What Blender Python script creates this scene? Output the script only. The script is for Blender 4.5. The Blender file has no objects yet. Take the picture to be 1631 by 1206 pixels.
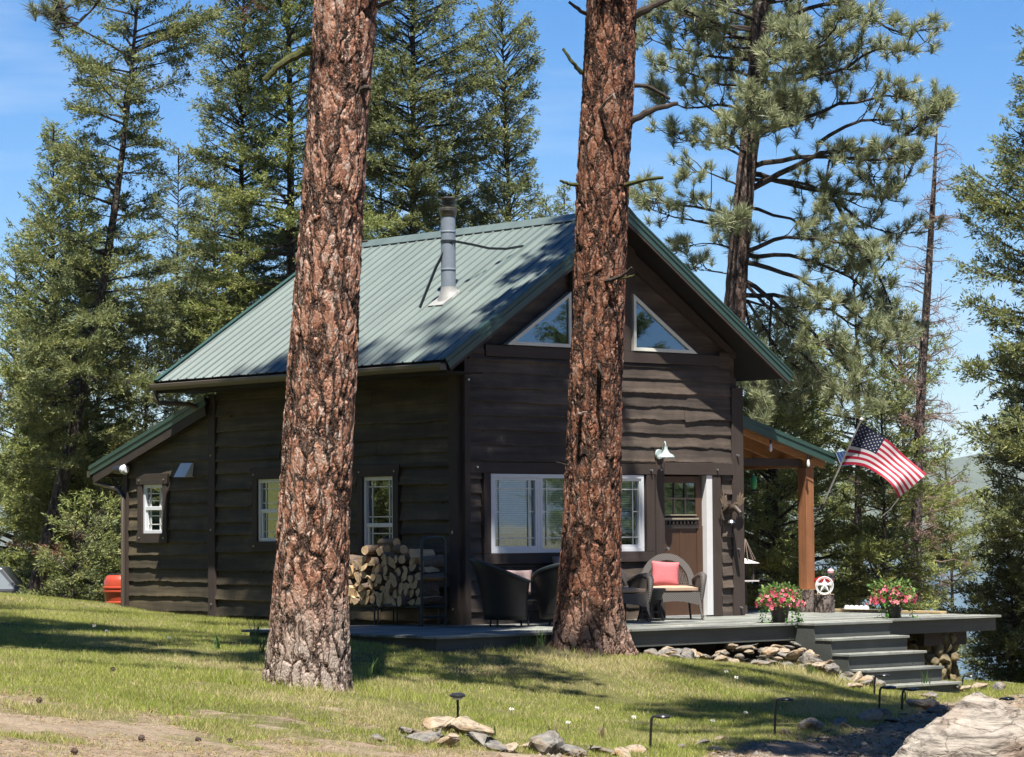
import bpy, bmesh, math, random
import numpy as np
from mathutils import Vector, Matrix, Euler, noise as mnoise
R_ = math.radians
random.seed(7)
scn = bpy.context.scene
# ---------------------------------------------------------------- camera
CX, CY, CZ = -25.978, -30.841, 1.326
YAW, PITCH, ROLL, FPX = R_(-41.103), R_(2.99), R_(-0.395), 4600.0
F_ = np.array([-math.sin(YAW)*math.cos(PITCH), math.cos(YAW)*math.cos(PITCH), math.sin(PITCH)])
R0 = np.array([math.cos(YAW), math.sin(YAW), 0.0]); U0 = np.cross(R0, F_)
RV = R0*math.cos(ROLL) + U0*math.sin(ROLL); UV = -R0*math.sin(ROLL) + U0*math.cos(ROLL)
CAM = np.array([CX, CY, CZ]); FH = np.array([F_[0], F_[1]])/np.hypot(F_[0], F_[1]); RH = R0[:2]
cd = bpy.data.cameras.new('camera'); cam = bpy.data.objects.new('camera', cd); scn.collection.objects.link(cam)
cd.sensor_width = 36; cd.sensor_fit = 'HORIZONTAL'; cd.lens = FPX/1631*36; cd.clip_start = .5; cd.clip_end = 60000
cam.matrix_world = Matrix(((RV[0], UV[0], -F_[0], CX), (RV[1], UV[1], -F_[1], CY), (RV[2], UV[2], -F_[2], CZ), (0, 0, 0, 1)))
scn.camera = cam
def at(u, v, D):
    """world point that lies D metres ahead, measured on the photo"""
    return CAM + (F_ + RV*(u-815.5)/FPX - UV*(v-603)/FPX)*D
def frame_uv(p):
    q = np.asarray(p, float) - CAM; z = q@F_
    return 815.5+FPX*(q@RV)/z, 603-FPX*(q@UV)/z, z
# ---------------------------------------------------------------- light
SUN = np.array([-.38, -.48, 1.52]); SUN = SUN/np.linalg.norm(SUN)     # towards the sun
elev = math.asin(SUN[2]); azim = math.atan2(SUN[0], SUN[1])           # clockwise from +Y
world = bpy.data.worlds.new('World'); scn.world = world; world.use_nodes = True
wn = world.node_tree; wn.nodes.clear()
sky = wn.nodes.new('ShaderNodeTexSky'); sky.sky_type = 'NISHITA'; sky.sun_disc = False
sky.sun_elevation = elev; sky.sun_rotation = azim; sky.altitude = 1200; sky.air_density = 1.0; sky.dust_density = .05; sky.ozone_density = 5.0
bg = wn.nodes.new('ShaderNodeBackground'); bg.inputs['Strength'].default_value = .057
# thin high cloud, laid on the sky dome
geo = wn.nodes.new('ShaderNodeTexCoord'); mp = wn.nodes.new('ShaderNodeMapping'); mp.inputs['Scale'].default_value = (3, 3, 22)
nz = wn.nodes.new('ShaderNodeTexNoise'); nz.inputs['Scale'].default_value = 1.6; nz.inputs['Detail'].default_value = 6; nz.inputs['Roughness'].default_value = .55
cr = wn.nodes.new('ShaderNodeMapRange'); cr.inputs['From Min'].default_value = .56; cr.inputs['From Max'].default_value = .85; cr.inputs['To Max'].default_value = .45
mx = wn.nodes.new('ShaderNodeMixRGB'); mx.inputs['Color2'].default_value = (6.5, 7.2, 8.0, 1)
out = wn.nodes.new('ShaderNodeOutputWorld')
L = wn.links.new
L(geo.outputs['Generated'], mp.inputs['Vector']); L(mp.outputs[0], nz.inputs['Vector']); L(nz.outputs['Fac'], cr.inputs['Value'])
L(cr.outputs[0], mx.inputs['Fac']); hs = wn.nodes.new('ShaderNodeHueSaturation'); hs.inputs['Saturation'].default_value = 1.34; hs.inputs['Hue'].default_value = .505; L(sky.outputs[0], hs.inputs['Color']); L(hs.outputs[0], mx.inputs['Color1']); L(mx.outputs[0], bg.inputs[0]); L(bg.outputs[0], out.inputs[0])
sl = bpy.data.lights.new('sun', 'SUN'); sl.energy = 5.0; sl.angle = R_(.55); sl.color = (1, .95, .87)
so = bpy.data.objects.new('sun', sl); scn.collection.objects.link(so)
so.rotation_euler = Vector(SUN).to_track_quat('Z', 'Y').to_euler()
scn.view_settings.view_transform = 'Standard'; scn.view_settings.look = 'None'
scn.view_settings.exposure = 1.38; scn.view_settings.gamma = 1
scn.render.engine = 'CYCLES'
# ---------------------------------------------------------------- helpers
def tag(o, label=None, cat=None, group=None, kind=None):
    if label: o['label'] = label
    if cat: o['category'] = cat
    if group: o['group'] = group
    if kind: o['kind'] = kind
    return o
def empty(name, loc=(0, 0, 0), rz=0, label=None, cat=None, group=None):
    o = bpy.data.objects.new(name, None); scn.collection.objects.link(o); o.location = [float(a) for a in loc]; o.rotation_euler = (0, 0, rz)
    o.empty_display_size = .1
    return tag(o, label, cat, group)
def copy_tree(o, parent=None):
    c = o.copy(); scn.collection.objects.link(c)
    if parent: c.parent = parent
    for ch in list(o.children): copy_tree(ch, c)
    return c
class MB:
    def __init__(s): s.v = []; s.f = []; s.m = []
    def add(s, vs, fs, mi=0):
        n = len(s.v); s.v += [tuple(map(float, p)) for p in vs]; s.f += [tuple(n+i for i in f) for f in fs]; s.m += [mi]*len(fs); return s
    def box(s, x0, x1, y0, y1, z0, z1, mi=0):
        return s.add([(x0,y0,z0),(x1,y0,z0),(x1,y1,z0),(x0,y1,z0),(x0,y0,z1),(x1,y0,z1),(x1,y1,z1),(x0,y1,z1)],
                     [(0,3,2,1),(4,5,6,7),(0,1,5,4),(1,2,6,5),(2,3,7,6),(3,0,4,7)], mi)
    def bar(s, p, q, w, h, up=(0,0,1), mi=0):
        p = Vector([float(a) for a in p]); q = Vector([float(a) for a in q]); d = (q-p).normalized(); u = Vector(up); sx = d.cross(u).normalized(); uz = sx.cross(d)
        vs = [e + sx*a*w/2 + uz*b*h/2 for e in (p, q) for a, b in ((-1,-1),(1,-1),(1,1),(-1,1))]
        return s.add(vs, [(3,2,1,0),(4,5,6,7),(0,1,5,4),(1,2,6,5),(2,3,7,6),(3,0,4,7)], mi)
    def prism(s, poly, axis, a, b, mi=0):
        """poly: list of 2-D points; axis 0/1/2 = extrude direction between a and b"""
        def P(p, t):
            return {0: (t, p[0], p[1]), 1: (p[0], t, p[1]), 2: (p[0], p[1], t)}[axis]
        n = len(poly); vs = [P(p, a) for p in poly]+[P(p, b) for p in poly]
        fs = [tuple(range(n)), tuple(range(2*n-1, n-1, -1))]+[(i, i+n, (i+1) % n+n, (i+1) % n) for i in range(n)]
        return s.add(vs, fs, mi)
    def tube(s, pts, r, n=8, cap=True, mi=0):
        pts = [Vector([float(a) for a in p]) for p in pts]; rs = r if isinstance(r, (list, tuple)) else [r]*len(pts)
        base = len(s.v); prev = None
        for i, p in enumerate(pts):
            d = (pts[min(i+1, len(pts)-1)]-pts[max(i-1, 0)]).normalized()
            if prev is None: a = d.orthogonal().normalized()
            else:
                a = prev-d*prev.dot(d)
                a = a.normalized() if a.length > 1e-5 else d.orthogonal().normalized()
            prev = a; b = d.cross(a)
            for k in range(n):
                t = 2*math.pi*k/n; s.v.append(tuple(p+(a*math.cos(t)+b*math.sin(t))*rs[i]))
        for i in range(len(pts)-1):
            for k in range(n):
                s.f.append((base+i*n+k, base+i*n+(k+1) % n, base+(i+1)*n+(k+1) % n, base+(i+1)*n+k)); s.m.append(mi)
        if cap:
            s.f.append(tuple(base+k for k in range(n-1, -1, -1))); s.m.append(mi)
            e = base+(len(pts)-1)*n; s.f.append(tuple(e+k for k in range(n))); s.m.append(mi)
        return s
    def lathe(s, prof, c=(0,0,0), n=20, mi=0, closed=True):
        base = len(s.v)
        for r, z in prof:
            for k in range(n):
                t = 2*math.pi*k/n; s.v.append((c[0]+r*math.cos(t), c[1]+r*math.sin(t), c[2]+z))
        for i in range(len(prof)-1):
            for k in range(n):
                s.f.append((base+i*n+k, base+i*n+(k+1) % n, base+(i+1)*n+(k+1) % n, base+(i+1)*n+k)); s.m.append(mi)
        if closed:
            s.f.append(tuple(base+k for k in range(n-1, -1, -1))); s.m.append(mi)
            e = base+(len(prof)-1)*n; s.f.append(tuple(e+k for k in range(n))); s.m.append(mi)
        return s
    def build(s, name, mat, parent=None, smooth=False, bevel=0, recalc=True):
        me = bpy.data.meshes.new(name); me.from_pydata(s.v, [], s.f)
        mats = mat if isinstance(mat, (list, tuple)) else [mat]
        for m in mats: me.materials.append(m)
        if len(mats) > 1: me.polygons.foreach_set('material_index', s.m)
        if recalc:
            bm = bmesh.new(); bm.from_mesh(me); bmesh.ops.recalc_face_normals(bm, faces=bm.faces); bm.to_mesh(me); bm.free()
        if smooth: me.polygons.foreach_set('use_smooth', [True]*len(me.polygons)); me.set_sharp_from_angle(angle=R_(38))
        o = bpy.data.objects.new(name, me); scn.collection.objects.link(o)
        if parent: o.parent = parent
        if bevel:
            b = o.modifiers.new('bevel', 'BEVEL'); b.width = bevel; b.segments = 2; b.limit_method = 'ANGLE'
        return o
def np_mesh(name, V, Fc, mat, parent=None, col=None, smooth=False):
    """V (n,3), Fc (m,k); col (m,3) one colour per face"""
    me = bpy.data.meshes.new(name); V = np.ascontiguousarray(V, np.float32); Fc = np.ascontiguousarray(Fc, np.int32); m, k = Fc.shape
    me.vertices.add(len(V)); me.vertices.foreach_set('co', V.ravel())
    me.loops.add(m*k); me.loops.foreach_set('vertex_index', Fc.ravel())
    me.polygons.add(m); me.polygons.foreach_set('loop_start', np.arange(m, dtype=np.int32)*k)
    me.polygons.foreach_set('loop_total', np.full(m, k, np.int32))
    me.polygons.foreach_set('use_smooth', np.full(m, smooth, bool))
    me.update(calc_edges=True)
    if col is not None:
        a = me.attributes.new('tint', 'FLOAT_COLOR', 'FACE'); c = np.ones((m, 4), np.float32); c[:, :3] = col; a.data.foreach_set('color', c.ravel())
    me.materials.append(mat)
    o = bpy.data.objects.new(name, me); scn.collection.objects.link(o)
    if parent: o.parent = parent
    return o
def boxes(name, mat, lst, parent=None, bevel=.004):
    return [MB().box(*q).build(name, mat, parent, bevel=bevel) for q in lst]
# ---------------------------------------------------------------- materials
def newmat(name):
    m = bpy.data.materials.new(name); m.use_nodes = True; nt = m.node_tree; nt.nodes.clear()
    o = nt.nodes.new('ShaderNodeOutputMaterial'); p = nt.nodes.new('ShaderNodeBsdfPrincipled'); nt.links.new(p.outputs[0], o.inputs['Surface'])
    return m, nt, p, o
def N(nt, t, **kw):
    n = nt.nodes.new('ShaderNode'+t)
    for k, v in kw.items():
        if k in n.inputs: n.inputs[k].default_value = v
        else: setattr(n, k, v)
    return n
def coords(nt, scale=(1, 1, 1), rot=(0, 0, 0), space='Object'):
    tc = N(nt, 'TexCoord'); m = N(nt, 'Mapping'); m.inputs['Scale'].default_value = scale; m.inputs['Rotation'].default_value = rot
    nt.links.new(tc.outputs[space], m.inputs[0]); return m
def ramp(nt, fac, stops):
    r = N(nt, 'ValToRGB'); cr = r.color_ramp
    while len(cr.elements) < len(stops): cr.elements.new(.5)
    for e, (p, c) in zip(cr.elements, stops): e.position = p; e.color = (*c, 1)
    nt.links.new(fac, r.inputs[0]); return r
def bump(nt, p, h, strength=.4, dist=.01, normal=None):
    b = N(nt, 'Bump'); b.inputs['Strength'].default_value = strength; b.inputs['Distance'].default_value = dist
    nt.links.new(h, b.inputs['Height'])
    if normal: nt.links.new(normal, b.inputs['Normal'])
    nt.links.new(b.outputs[0], p.inputs['Normal']); return b
def plain(name, c, rough=.6, metal=0, var=.25, scale=6, bmp=.1, spec=.5, sc3=(1, 1, 1), emit=None):
    m, nt, p, o = newmat(name); p.inputs['Roughness'].default_value = rough; p.inputs['Metallic'].default_value = metal
    p.inputs['Specular IOR Level'].default_value = spec
    mp = coords(nt, sc3); n = N(nt, 'TexNoise', Scale=scale, Detail=7.0, Roughness=.65); nt.links.new(mp.outputs[0], n.inputs['Vector'])
    r = ramp(nt, n.outputs['Fac'], [(.25, [a*(1-var) for a in c]), (.75, [min(1, a*(1+var)) for a in c])]); nt.links.new(r.outputs[0], p.inputs['Base Color'])
    if bmp: bump(nt, p, n.outputs['Fac'], bmp, .01)
    return m
def stained(name, c, axis=1, var=.5, rough=.75, spec=.3, board=False):
    """stained rough-sawn timber, grain along axis"""
    m, nt, p, o = newmat(name); p.inputs['Roughness'].default_value = rough; p.inputs['Specular IOR Level'].default_value = spec
    s = [26, 26, 26]; s[axis] = 1.2
    mp = coords(nt, s); n = N(nt, 'TexNoise', Scale=1.0, Detail=6.0, Roughness=.7); nt.links.new(mp.outputs[0], n.inputs['Vector'])
    mp2 = coords(nt, (1, 1, 1)); n2 = N(nt, 'TexNoise', Scale=2.2, Detail=8.0, Roughness=.7); nt.links.new(mp2.outputs[0], n2.inputs['Vector'])
    s3 = [4, 4, 4]; s3[axis] = 90
    mp3 = coords(nt, s3); n3 = N(nt, 'TexNoise', Scale=1.0, Detail=2.0); nt.links.new(mp3.outputs[0], n3.inputs['Vector'])   # saw marks
    a = N(nt, 'Math', operation='ADD'); nt.links.new(n.outputs['Fac'], a.inputs[0]); nt.links.new(n2.outputs['Fac'], a.inputs[1])
    h = N(nt, 'Math', operation='MULTIPLY'); nt.links.new(a.outputs[0], h.inputs[0]); h.inputs[1].default_value = .5
    r = ramp(nt, h.outputs[0], [(.33, [x*(1-var) for x in c]), (.5, c), (.68, [min(1, x*(1+var*1.3)) for x in c])]); nt.links.new(r.outputs[0], p.inputs['Base Color'])
    if board:
        s4 = [3, 3, 3]; s4[axis] = .45; s4[2] = 5.5; mp4 = coords(nt, s4); n4 = N(nt, 'TexNoise', Scale=1.0, Detail=3.0, Roughness=.5); nt.links.new(mp4.outputs[0], n4.inputs['Vector'])
        r4 = ramp(nt, n4.outputs['Fac'], [(.35, (.62, .62, .62)), (.5, (1, 1, 1)), (.66, (1.55, 1.5, 1.42))]); mu4 = N(nt, 'MixRGB', blend_type='MULTIPLY'); mu4.inputs[0].default_value = 1; nt.links.new(r.outputs[0], mu4.inputs[1]); nt.links.new(r4.outputs[0], mu4.inputs[2])
        nk = N(nt, 'TexVoronoi', feature='F1'); nk.inputs['Scale'].default_value = 2.6; mpk = coords(nt, (1, 1, 1.4)); nt.links.new(mpk.outputs[0], nk.inputs['Vector']); rk = ramp(nt, nk.outputs['Distance'], [(.035, (.30, .27, .25)), (.075, (1, 1, 1))]); mk = N(nt, 'MixRGB', blend_type='MULTIPLY'); mk.inputs[0].default_value = .8; nt.links.new(mu4.outputs[0], mk.inputs[1]); nt.links.new(rk.outputs[0], mk.inputs[2]); nt.links.new(mk.outputs[0], p.inputs['Base Color'])
    b = bump(nt, p, h.outputs[0], .5, .006); b2 = N(nt, 'Bump', Strength=.25, Distance=.003)
    nt.links.new(n3.outputs['Fac'], b2.inputs['Height']); nt.links.new(b.outputs[0], b2.inputs['Normal']); nt.links.new(b2.outputs[0], p.inputs['Normal'])
    return m
M = {}
M['siding_front'] = stained('siding_stain_front', (.060, .047, .038), 0, board=True)
M['siding_side'] = stained('siding_stain_side', (.056, .045, .028), 1, board=True)
M['trim_x'] = stained('trim_stain_x', (.046, .034, .029), 0, .25)
M['trim_y'] = stained('trim_stain_y', (.042, .032, .025), 1, .25)
M['trim_z'] = stained('trim_stain_z', (.046, .034, .029), 2, .25)
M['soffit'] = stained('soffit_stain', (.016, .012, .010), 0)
M['roof'] = plain('green_metal_roof', (.095, .124, .113), .36, 0, .10, 1.5, .03, .6)
def weather_roof(m):
    nt = m.node_tree; p = [n for n in nt.nodes if n.type == 'BSDF_PRINCIPLED'][0]; src = p.inputs['Base Color'].links[0].from_socket
    mp = coords(nt, (.5, 7, .5)); n = N(nt, 'TexNoise', Scale=1.0, Detail=5.0, Roughness=.6); nt.links.new(mp.outputs[0], n.inputs['Vector']); r = ramp(nt, n.outputs['Fac'], [(.35, (.82, .84, .84)), (.65, (1.12, 1.1, 1.08))])
    m1 = N(nt, 'MixRGB', blend_type='MULTIPLY'); m1.inputs[0].default_value = 1; nt.links.new(src, m1.inputs[1]); nt.links.new(r.outputs[0], m1.inputs[2])
    mp2 = coords(nt, (14, 60, 14)); n2 = N(nt, 'TexNoise', Scale=1.0, Detail=3.0); nt.links.new(mp2.outputs[0], n2.inputs['Vector']); n3 = N(nt, 'TexNoise', Scale=.7, Detail=4.0); mp3 = coords(nt); nt.links.new(mp3.outputs[0], n3.inputs['Vector'])
    mu = N(nt, 'Math', operation='MULTIPLY'); nt.links.new(n2.outputs['Fac'], mu.inputs[0]); nt.links.new(n3.outputs['Fac'], mu.inputs[1]); r2 = ramp(nt, mu.outputs[0], [(.385, (0, 0, 0)), (.42, (.75, .75, .75))])
    m2 = N(nt, 'MixRGB'); nt.links.new(r2.outputs[0], m2.inputs[0]); nt.links.new(m1.outputs[0], m2.inputs[1]); m2.inputs[2].default_value = (.07, .045, .028, 1); nt.links.new(m2.outputs[0], p.inputs['Base Color'])
weather_roof(M['roof'])
M['rake'] = plain('dark_green_rake_trim', (.030, .066, .054), .42, 0, .12, 2, .02, .5)
M['gutter'] = plain('brown_gutter', (.075, .058, .045), .4, 0, .12, 3, .03)
M['vinyl'] = plain('white_vinyl', (.62, .64, .66), .35, 0, .04, 4, 0)
M['cream'] = plain('cream_frame', (.62, .62, .55), .45, 0, .05, 4, 0)
M['whitepaint'] = plain('white_paint', (.60, .60, .60), .45, 0, .05, 6, .05)
M['blind'] = plain('blind_slat', (.70, .74, .74), .5, 0, .05, 6, 0)
M['inside'] = plain('interior_wall', (.16, .12, .08), .8, 0, .2, 3, .05)
M['bolt'] = plain('galvanised_bolt', (.45, .45, .45), .3, .9, .15, 20, .1)
M['galv'] = plain('galvanised_pipe', (.20, .235, .28), .5, .12, .14, 9, .06)
M['flash'] = plain('pale_flashing', (.27, .27, .26), .55, .1, .2, 8, .2)
M['black'] = plain('black_metal', (.018, .018, .020), .4, .3, .3, 10, .05)
M['blackpl'] = plain('black_plastic', (.02, .02, .022), .3, 0, .2, 10, .02)
M['rackmetal'] = plain('grey_blue_steel', (.035, .045, .05), .4, .4, .2, 10, .05)
M['lamp_white'] = plain('enamel_lamp', (.38, .46, .45), .35, .2, .1, 10, .02)
M['deck'] = stained('deck_board_grey', (.17, .18, .165), 0, .42, .6, board=True)
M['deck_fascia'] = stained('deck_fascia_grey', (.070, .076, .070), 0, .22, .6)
M['orange_wood'] = stained('cedar_post', (.25, .11, .052), 2, .3, .55)
M['orange_x'] = stained('cedar_rafter', (.30, .145, .055), 0, .3, .55)
M['yellow_wood'] = stained('yellow_board', (.42, .32, .17), 1, .15, .6)
M['door'] = stained('door_brown', (.075, .040, .024), 2, .2, .45)
M['doordark'] = plain('door_ledge', (.03, .022, .018), .5)
M['wicker'] = None
def wicker():
    m, nt, p, o = newmat('grey_brown_wicker'); p.inputs['Roughness'].default_value = .55
    mp = coords(nt); w = N(nt, 'TexWave', Scale=26.0, Distortion=.4, Detail=1.0); w.bands_direction = 'Z'; nt.links.new(mp.outputs[0], w.inputs['Vector'])
    w2 = N(nt, 'TexWave', Scale=20.0, Distortion=.4, Detail=1.0); w2.bands_direction = 'DIAGONAL'; nt.links.new(mp.outputs[0], w2.inputs['Vector'])
    mu = N(nt, 'Math', operation='MULTIPLY'); nt.links.new(w.outputs['Fac'], mu.inputs[0]); nt.links.new(w2.outputs['Fac'], mu.inputs[1])
    r = ramp(nt, mu.outputs[0], [(0, (.035, .03, .027)), (.5, (.13, .115, .105)), (1, (.2, .18, .165))]); nt.links.new(r.outputs[0], p.inputs['Base Color'])
    bump(nt, p, mu.outputs[0], .8, .008); return m
M['wicker'] = wicker()
M['darkwicker'] = plain('dark_wicker', (.009, .009, .010), .5, 0, .4, 60, .4)
M['pink'] = plain('pink_cloth', (.46, .13, .14), .85, 0, .12, 40, .2, .2)
M['tan'] = plain('tan_cushion', (.36, .25, .18), .85, 0, .15, 14, .2, .2, (1, 1, 6))
M['palecloth'] = plain('pale_patterned_cloth', (.26, .19, .18), .85, 0, .35, 22, .2, .2)
M['barrel'] = plain('red_orange_barrel', (.36, .05, .022), .32, 0, .10, 5, .05)
M['carpaint'] = plain('grey_car_paint', (.05, .055, .06), .3, .3, .06, 3, 0)
M['tyre'] = plain('tyre_rubber', (.02, .02, .02), .8)
M['potb'] = plain('dark_pot', (.02, .016, .014), .5, 0, .3, 20, .3)
M['stem'] = plain('flower_stem', (.07, .14, .03), .6)
M['rope'] = plain('white_cord', (.7, .7, .68), .6)
M['cementpad'] = plain('concrete', (.34, .33, .30), .85, 0, .2, 8, .3)
def glass(name='window_glass', tint=(.88, .93, .92), k=.9, base=.03, refl=(.8, .88, 1)):
    m, nt, p, o = newmat(name); nt.nodes.remove(p)
    tr = N(nt, 'BsdfTransparent'); tr.inputs[0].default_value = (*tint, 1)
    gl = N(nt, 'BsdfGlossy', Roughness=.012); gl.inputs['Color'].default_value = (*refl, 1)
    mp = coords(nt, (1, 1, 1)); n = N(nt, 'TexNoise', Scale=1.7, Detail=1.0); nt.links.new(mp.outputs[0], n.inputs['Vector'])
    b = N(nt, 'Bump', Strength=.04, Distance=.02); nt.links.new(n.outputs['Fac'], b.inputs['Height']); nt.links.new(b.outputs[0], gl.inputs['Normal'])
    fr = N(nt, 'Fresnel', IOR=1.9); mx = N(nt, 'MixShader')
    ad = N(nt, 'Math', operation='MULTIPLY_ADD'); ad.inputs[1].default_value = k; ad.inputs[2].default_value = base
    nt.links.new(fr.outputs[0], ad.inputs[0]); nt.links.new(ad.outputs[0], mx.inputs[0]); nt.links.new(tr.outputs[0], mx.inputs[1]); nt.links.new(gl.outputs[0], mx.inputs[2]); nt.links.new(mx.outputs[0], o.inputs[0]); return m
M['glass'] = glass(k=.6, base=.02); M['glass_gable'] = glass('gable_glass', (.6, .65, .65), 1.2, .09, (.55, .74, 1)); M['glass_side'] = glass('side_glass', (.75, .8, .78), 1.3, .10)
def leafmat(name, trans=.3, rough=.6, gain=1.0):
    m, nt, p, o = newmat(name); a = N(nt, 'Attribute', attribute_name='tint')
    p.inputs['Roughness'].default_value = rough; p.inputs['Specular IOR Level'].default_value = .35
    nt.links.new(a.outputs['Color'], p.inputs['Base Color'])
    t = N(nt, 'BsdfTranslucent'); nt.links.new(a.outputs['Color'], t.inputs[0]); mx = N(nt, 'MixShader'); mx.inputs[0].default_value = trans
    nt.links.new(p.outputs[0], mx.inputs[1]); nt.links.new(t.outputs[0], mx.inputs[2]); nt.links.new(mx.outputs[0], o.inputs['Surface']); return m
M['leaf'] = leafmat('fir_foliage', .38); M['needle'] = leafmat('pine_needles', .25, .5); M['grass'] = leafmat('grass_blades', .45, .6)
M['petal'] = leafmat('petals', .3, .6)
def bark(name, dark, mid, light, grey, disp=.045, base_grey=1.2, scale=1.0):
    m, nt, p, o = newmat(name); p.inputs['Roughness'].default_value = .85; p.inputs['Specular IOR Level'].default_value = .25
    k = scale
    wob = coords(nt, (1.6*k, 1.6*k, .9*k)); wn_ = N(nt, 'TexNoise', Scale=3.0, Detail=4.0, Roughness=.6); nt.links.new(wob.outputs[0], wn_.inputs['Vector'])
    mp = coords(nt, (7.0*k, 7.0*k, 2.0*k))
    av = N(nt, 'VectorMath', operation='MULTIPLY_ADD'); nt.links.new(wn_.outputs['Color'], av.inputs[0]); av.inputs[1].default_value = (1.6, 1.6, 1.2); nt.links.new(mp.outputs[0], av.inputs[2])
    vo = N(nt, 'TexVoronoi', feature='DISTANCE_TO_EDGE'); vo.inputs['Scale'].default_value = 1.0; nt.links.new(av.outputs[0], vo.inputs['Vector'])
    vc = N(nt, 'TexVoronoi', feature='F1'); vc.inputs['Scale'].default_value = 1.0; nt.links.new(av.outputs[0], vc.inputs['Vector'])
    mp2 = coords(nt, (30*k, 30*k, 13*k)); av2 = N(nt, 'VectorMath', operation='MULTIPLY_ADD'); nt.links.new(wn_.outputs['Color'], av2.inputs[0]); av2.inputs[1].default_value = (3, 3, 3); nt.links.new(mp2.outputs[0], av2.inputs[2])
    v2 = N(nt, 'TexVoronoi', feature='DISTANCE_TO_EDGE'); nt.links.new(av2.outputs[0], v2.inputs['Vector'])
    v2.inputs['Scale'].default_value = 1.0
    v2c = N(nt, 'TexVoronoi', feature='F1'); v2c.inputs['Scale'].default_value = 1.0; nt.links.new(av2.outputs[0], v2c.inputs['Vector'])
    fine = N(nt, 'TexNoise', Scale=38.0, Detail=6.0, Roughness=.75); mp3 = coords(nt, (1, 1, .5)); nt.links.new(mp3.outputs[0], fine.inputs['Vector'])
    big = N(nt, 'TexNoise', Scale=1.3, Detail=4.0, Roughness=.6); mp4 = coords(nt, (1.6, 1.6, .6)); nt.links.new(mp4.outputs[0], big.inputs['Vector'])
    mp6 = coords(nt, (4.6*k, 4.6*k, 1.0*k)); av6 = N(nt, 'VectorMath', operation='MULTIPLY_ADD'); nt.links.new(wn_.outputs['Color'], av6.inputs[0]); av6.inputs[1].default_value = (1.5, 1.5, 1.1); nt.links.new(mp6.outputs[0], av6.inputs[2])
    v6 = N(nt, 'TexVoronoi', feature='DISTANCE_TO_EDGE'); v6.inputs['Scale'].default_value = 1.0; nt.links.new(av6.outputs[0], v6.inputs['Vector'])
    e6 = N(nt, 'MapRange'); e6.inputs['From Max'].default_value = .11; nt.links.new(v6.outputs['Distance'], e6.inputs[0])
    e1 = N(nt, 'MapRange'); e1.inputs['From Max'].default_value = .15; nt.links.new(vo.outputs['Distance'], e1.inputs[0])
    e2 = N(nt, 'MapRange'); e2.inputs['From Max'].default_value = .22; nt.links.new(v2.outputs['Distance'], e2.inputs[0])
    # height = plates .65 + flakes .25 + fine .1
    def mul(a, b):
        n = N(nt, 'Math', operation='MULTIPLY'); nt.links.new(a, n.inputs[0])
        if isinstance(b, (int, float)): n.inputs[1].default_value = b
        else: nt.links.new(b, n.inputs[1])
        return n.outputs[0]
    def add(a, b):
        n = N(nt, 'Math', operation='ADD'); nt.links.new(a, n.inputs[0]); nt.links.new(b, n.inputs[1]); return n.outputs[0]
    sep = N(nt, 'SeparateColor'); nt.links.new(v2c.outputs['Color'], sep.inputs[0])
    sep1 = N(nt, 'SeparateColor'); nt.links.new(vc.outputs['Color'], sep1.inputs[0])
    h = add(add(add(mul(e1.outputs[0], .32), mul(e6.outputs[0], .42)), mul(e2.outputs[0], .12)), add(mul(sep.outputs[0], .15), add(mul(fine.outputs['Fac'], .22), mul(sep1.outputs[0], .12))))
    # colour
    t = add(mul(sep.outputs[1], .45), add(mul(fine.outputs['Fac'], .5), mul(big.outputs['Fac'], .35)))
    r = ramp(nt, t, [(.28, [a*.55 for a in mid]), (.5, mid), (.72, light), (.92, grey)])
    # cracks between the plates take the dark colour
    e2s = N(nt, 'MapRange'); e2s.inputs['To Min'].default_value = .62; nt.links.new(e2.outputs[0], e2s.inputs[0]); ck = mul(mul(e1.outputs[0], e2s.outputs[0]), e6.outputs[0]); ck2 = ramp(nt, ck, [(.0, (0, 0, 0)), (.5, (1, 1, 1))])
    mx = N(nt, 'MixRGB'); nt.links.new(ck2.outputs[0], mx.inputs[0]); mx.inputs[1].default_value = (*dark, 1); nt.links.new(r.outputs[0], mx.inputs[2])
    # weathered grey foot of the trunk and charcoal patches
    sx = N(nt, 'SeparateXYZ'); tc = N(nt, 'TexCoord'); nt.links.new(tc.outputs['Object'], sx.inputs[0])
    zz = N(nt, 'MapRange'); nt.links.new(sx.outputs['Z'], zz.inputs[0]); zz.inputs['From Min'].default_value = base_grey; zz.inputs['From Max'].default_value = .2
    zb = add(mul(zz.outputs[0], .8), mul(big.outputs['Fac'], .55)); zr_ = ramp(nt, zb, [(.55, (0, 0, 0)), (.95, (1, 1, 1))])
    mg = N(nt, 'MixRGB'); mg.inputs[2].default_value = (*[a*.8 for a in grey], 1); nt.links.new(mul(zr_.outputs[0], ck2.outputs[0]), mg.inputs[0]); nt.links.new(mx.outputs[0], mg.inputs[1])
    n5 = N(nt, 'TexNoise', Scale=1.0, Detail=5.0, Roughness=.6); mp5 = coords(nt, (3.2, 3.2, 1.0)); nt.links.new(mp5.outputs[0], n5.inputs['Vector'])
    bl = ramp(nt, n5.outputs['Fac'], [(.64, (0, 0, 0)), (.74, (.8, .8, .8))]); mb = N(nt, 'MixRGB'); nt.links.new(bl.outputs[0], mb.inputs[0]); nt.links.new(mg.outputs[0], mb.inputs[1]); mb.inputs[2].default_value = (*[a*1.3 for a in dark], 1)
    nt.links.new(mb.outputs[0], p.inputs['Base Color'])
    if disp:
        d = N(nt, 'Displacement', Midlevel=.6, Scale=disp); nt.links.new(h, d.inputs['Height']); nt.links.new(d.outputs[0], o.inputs['Displacement']); m.displacement_method = 'BOTH'
    else: bump(nt, p, h, .8, .03)
    return m
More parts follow.
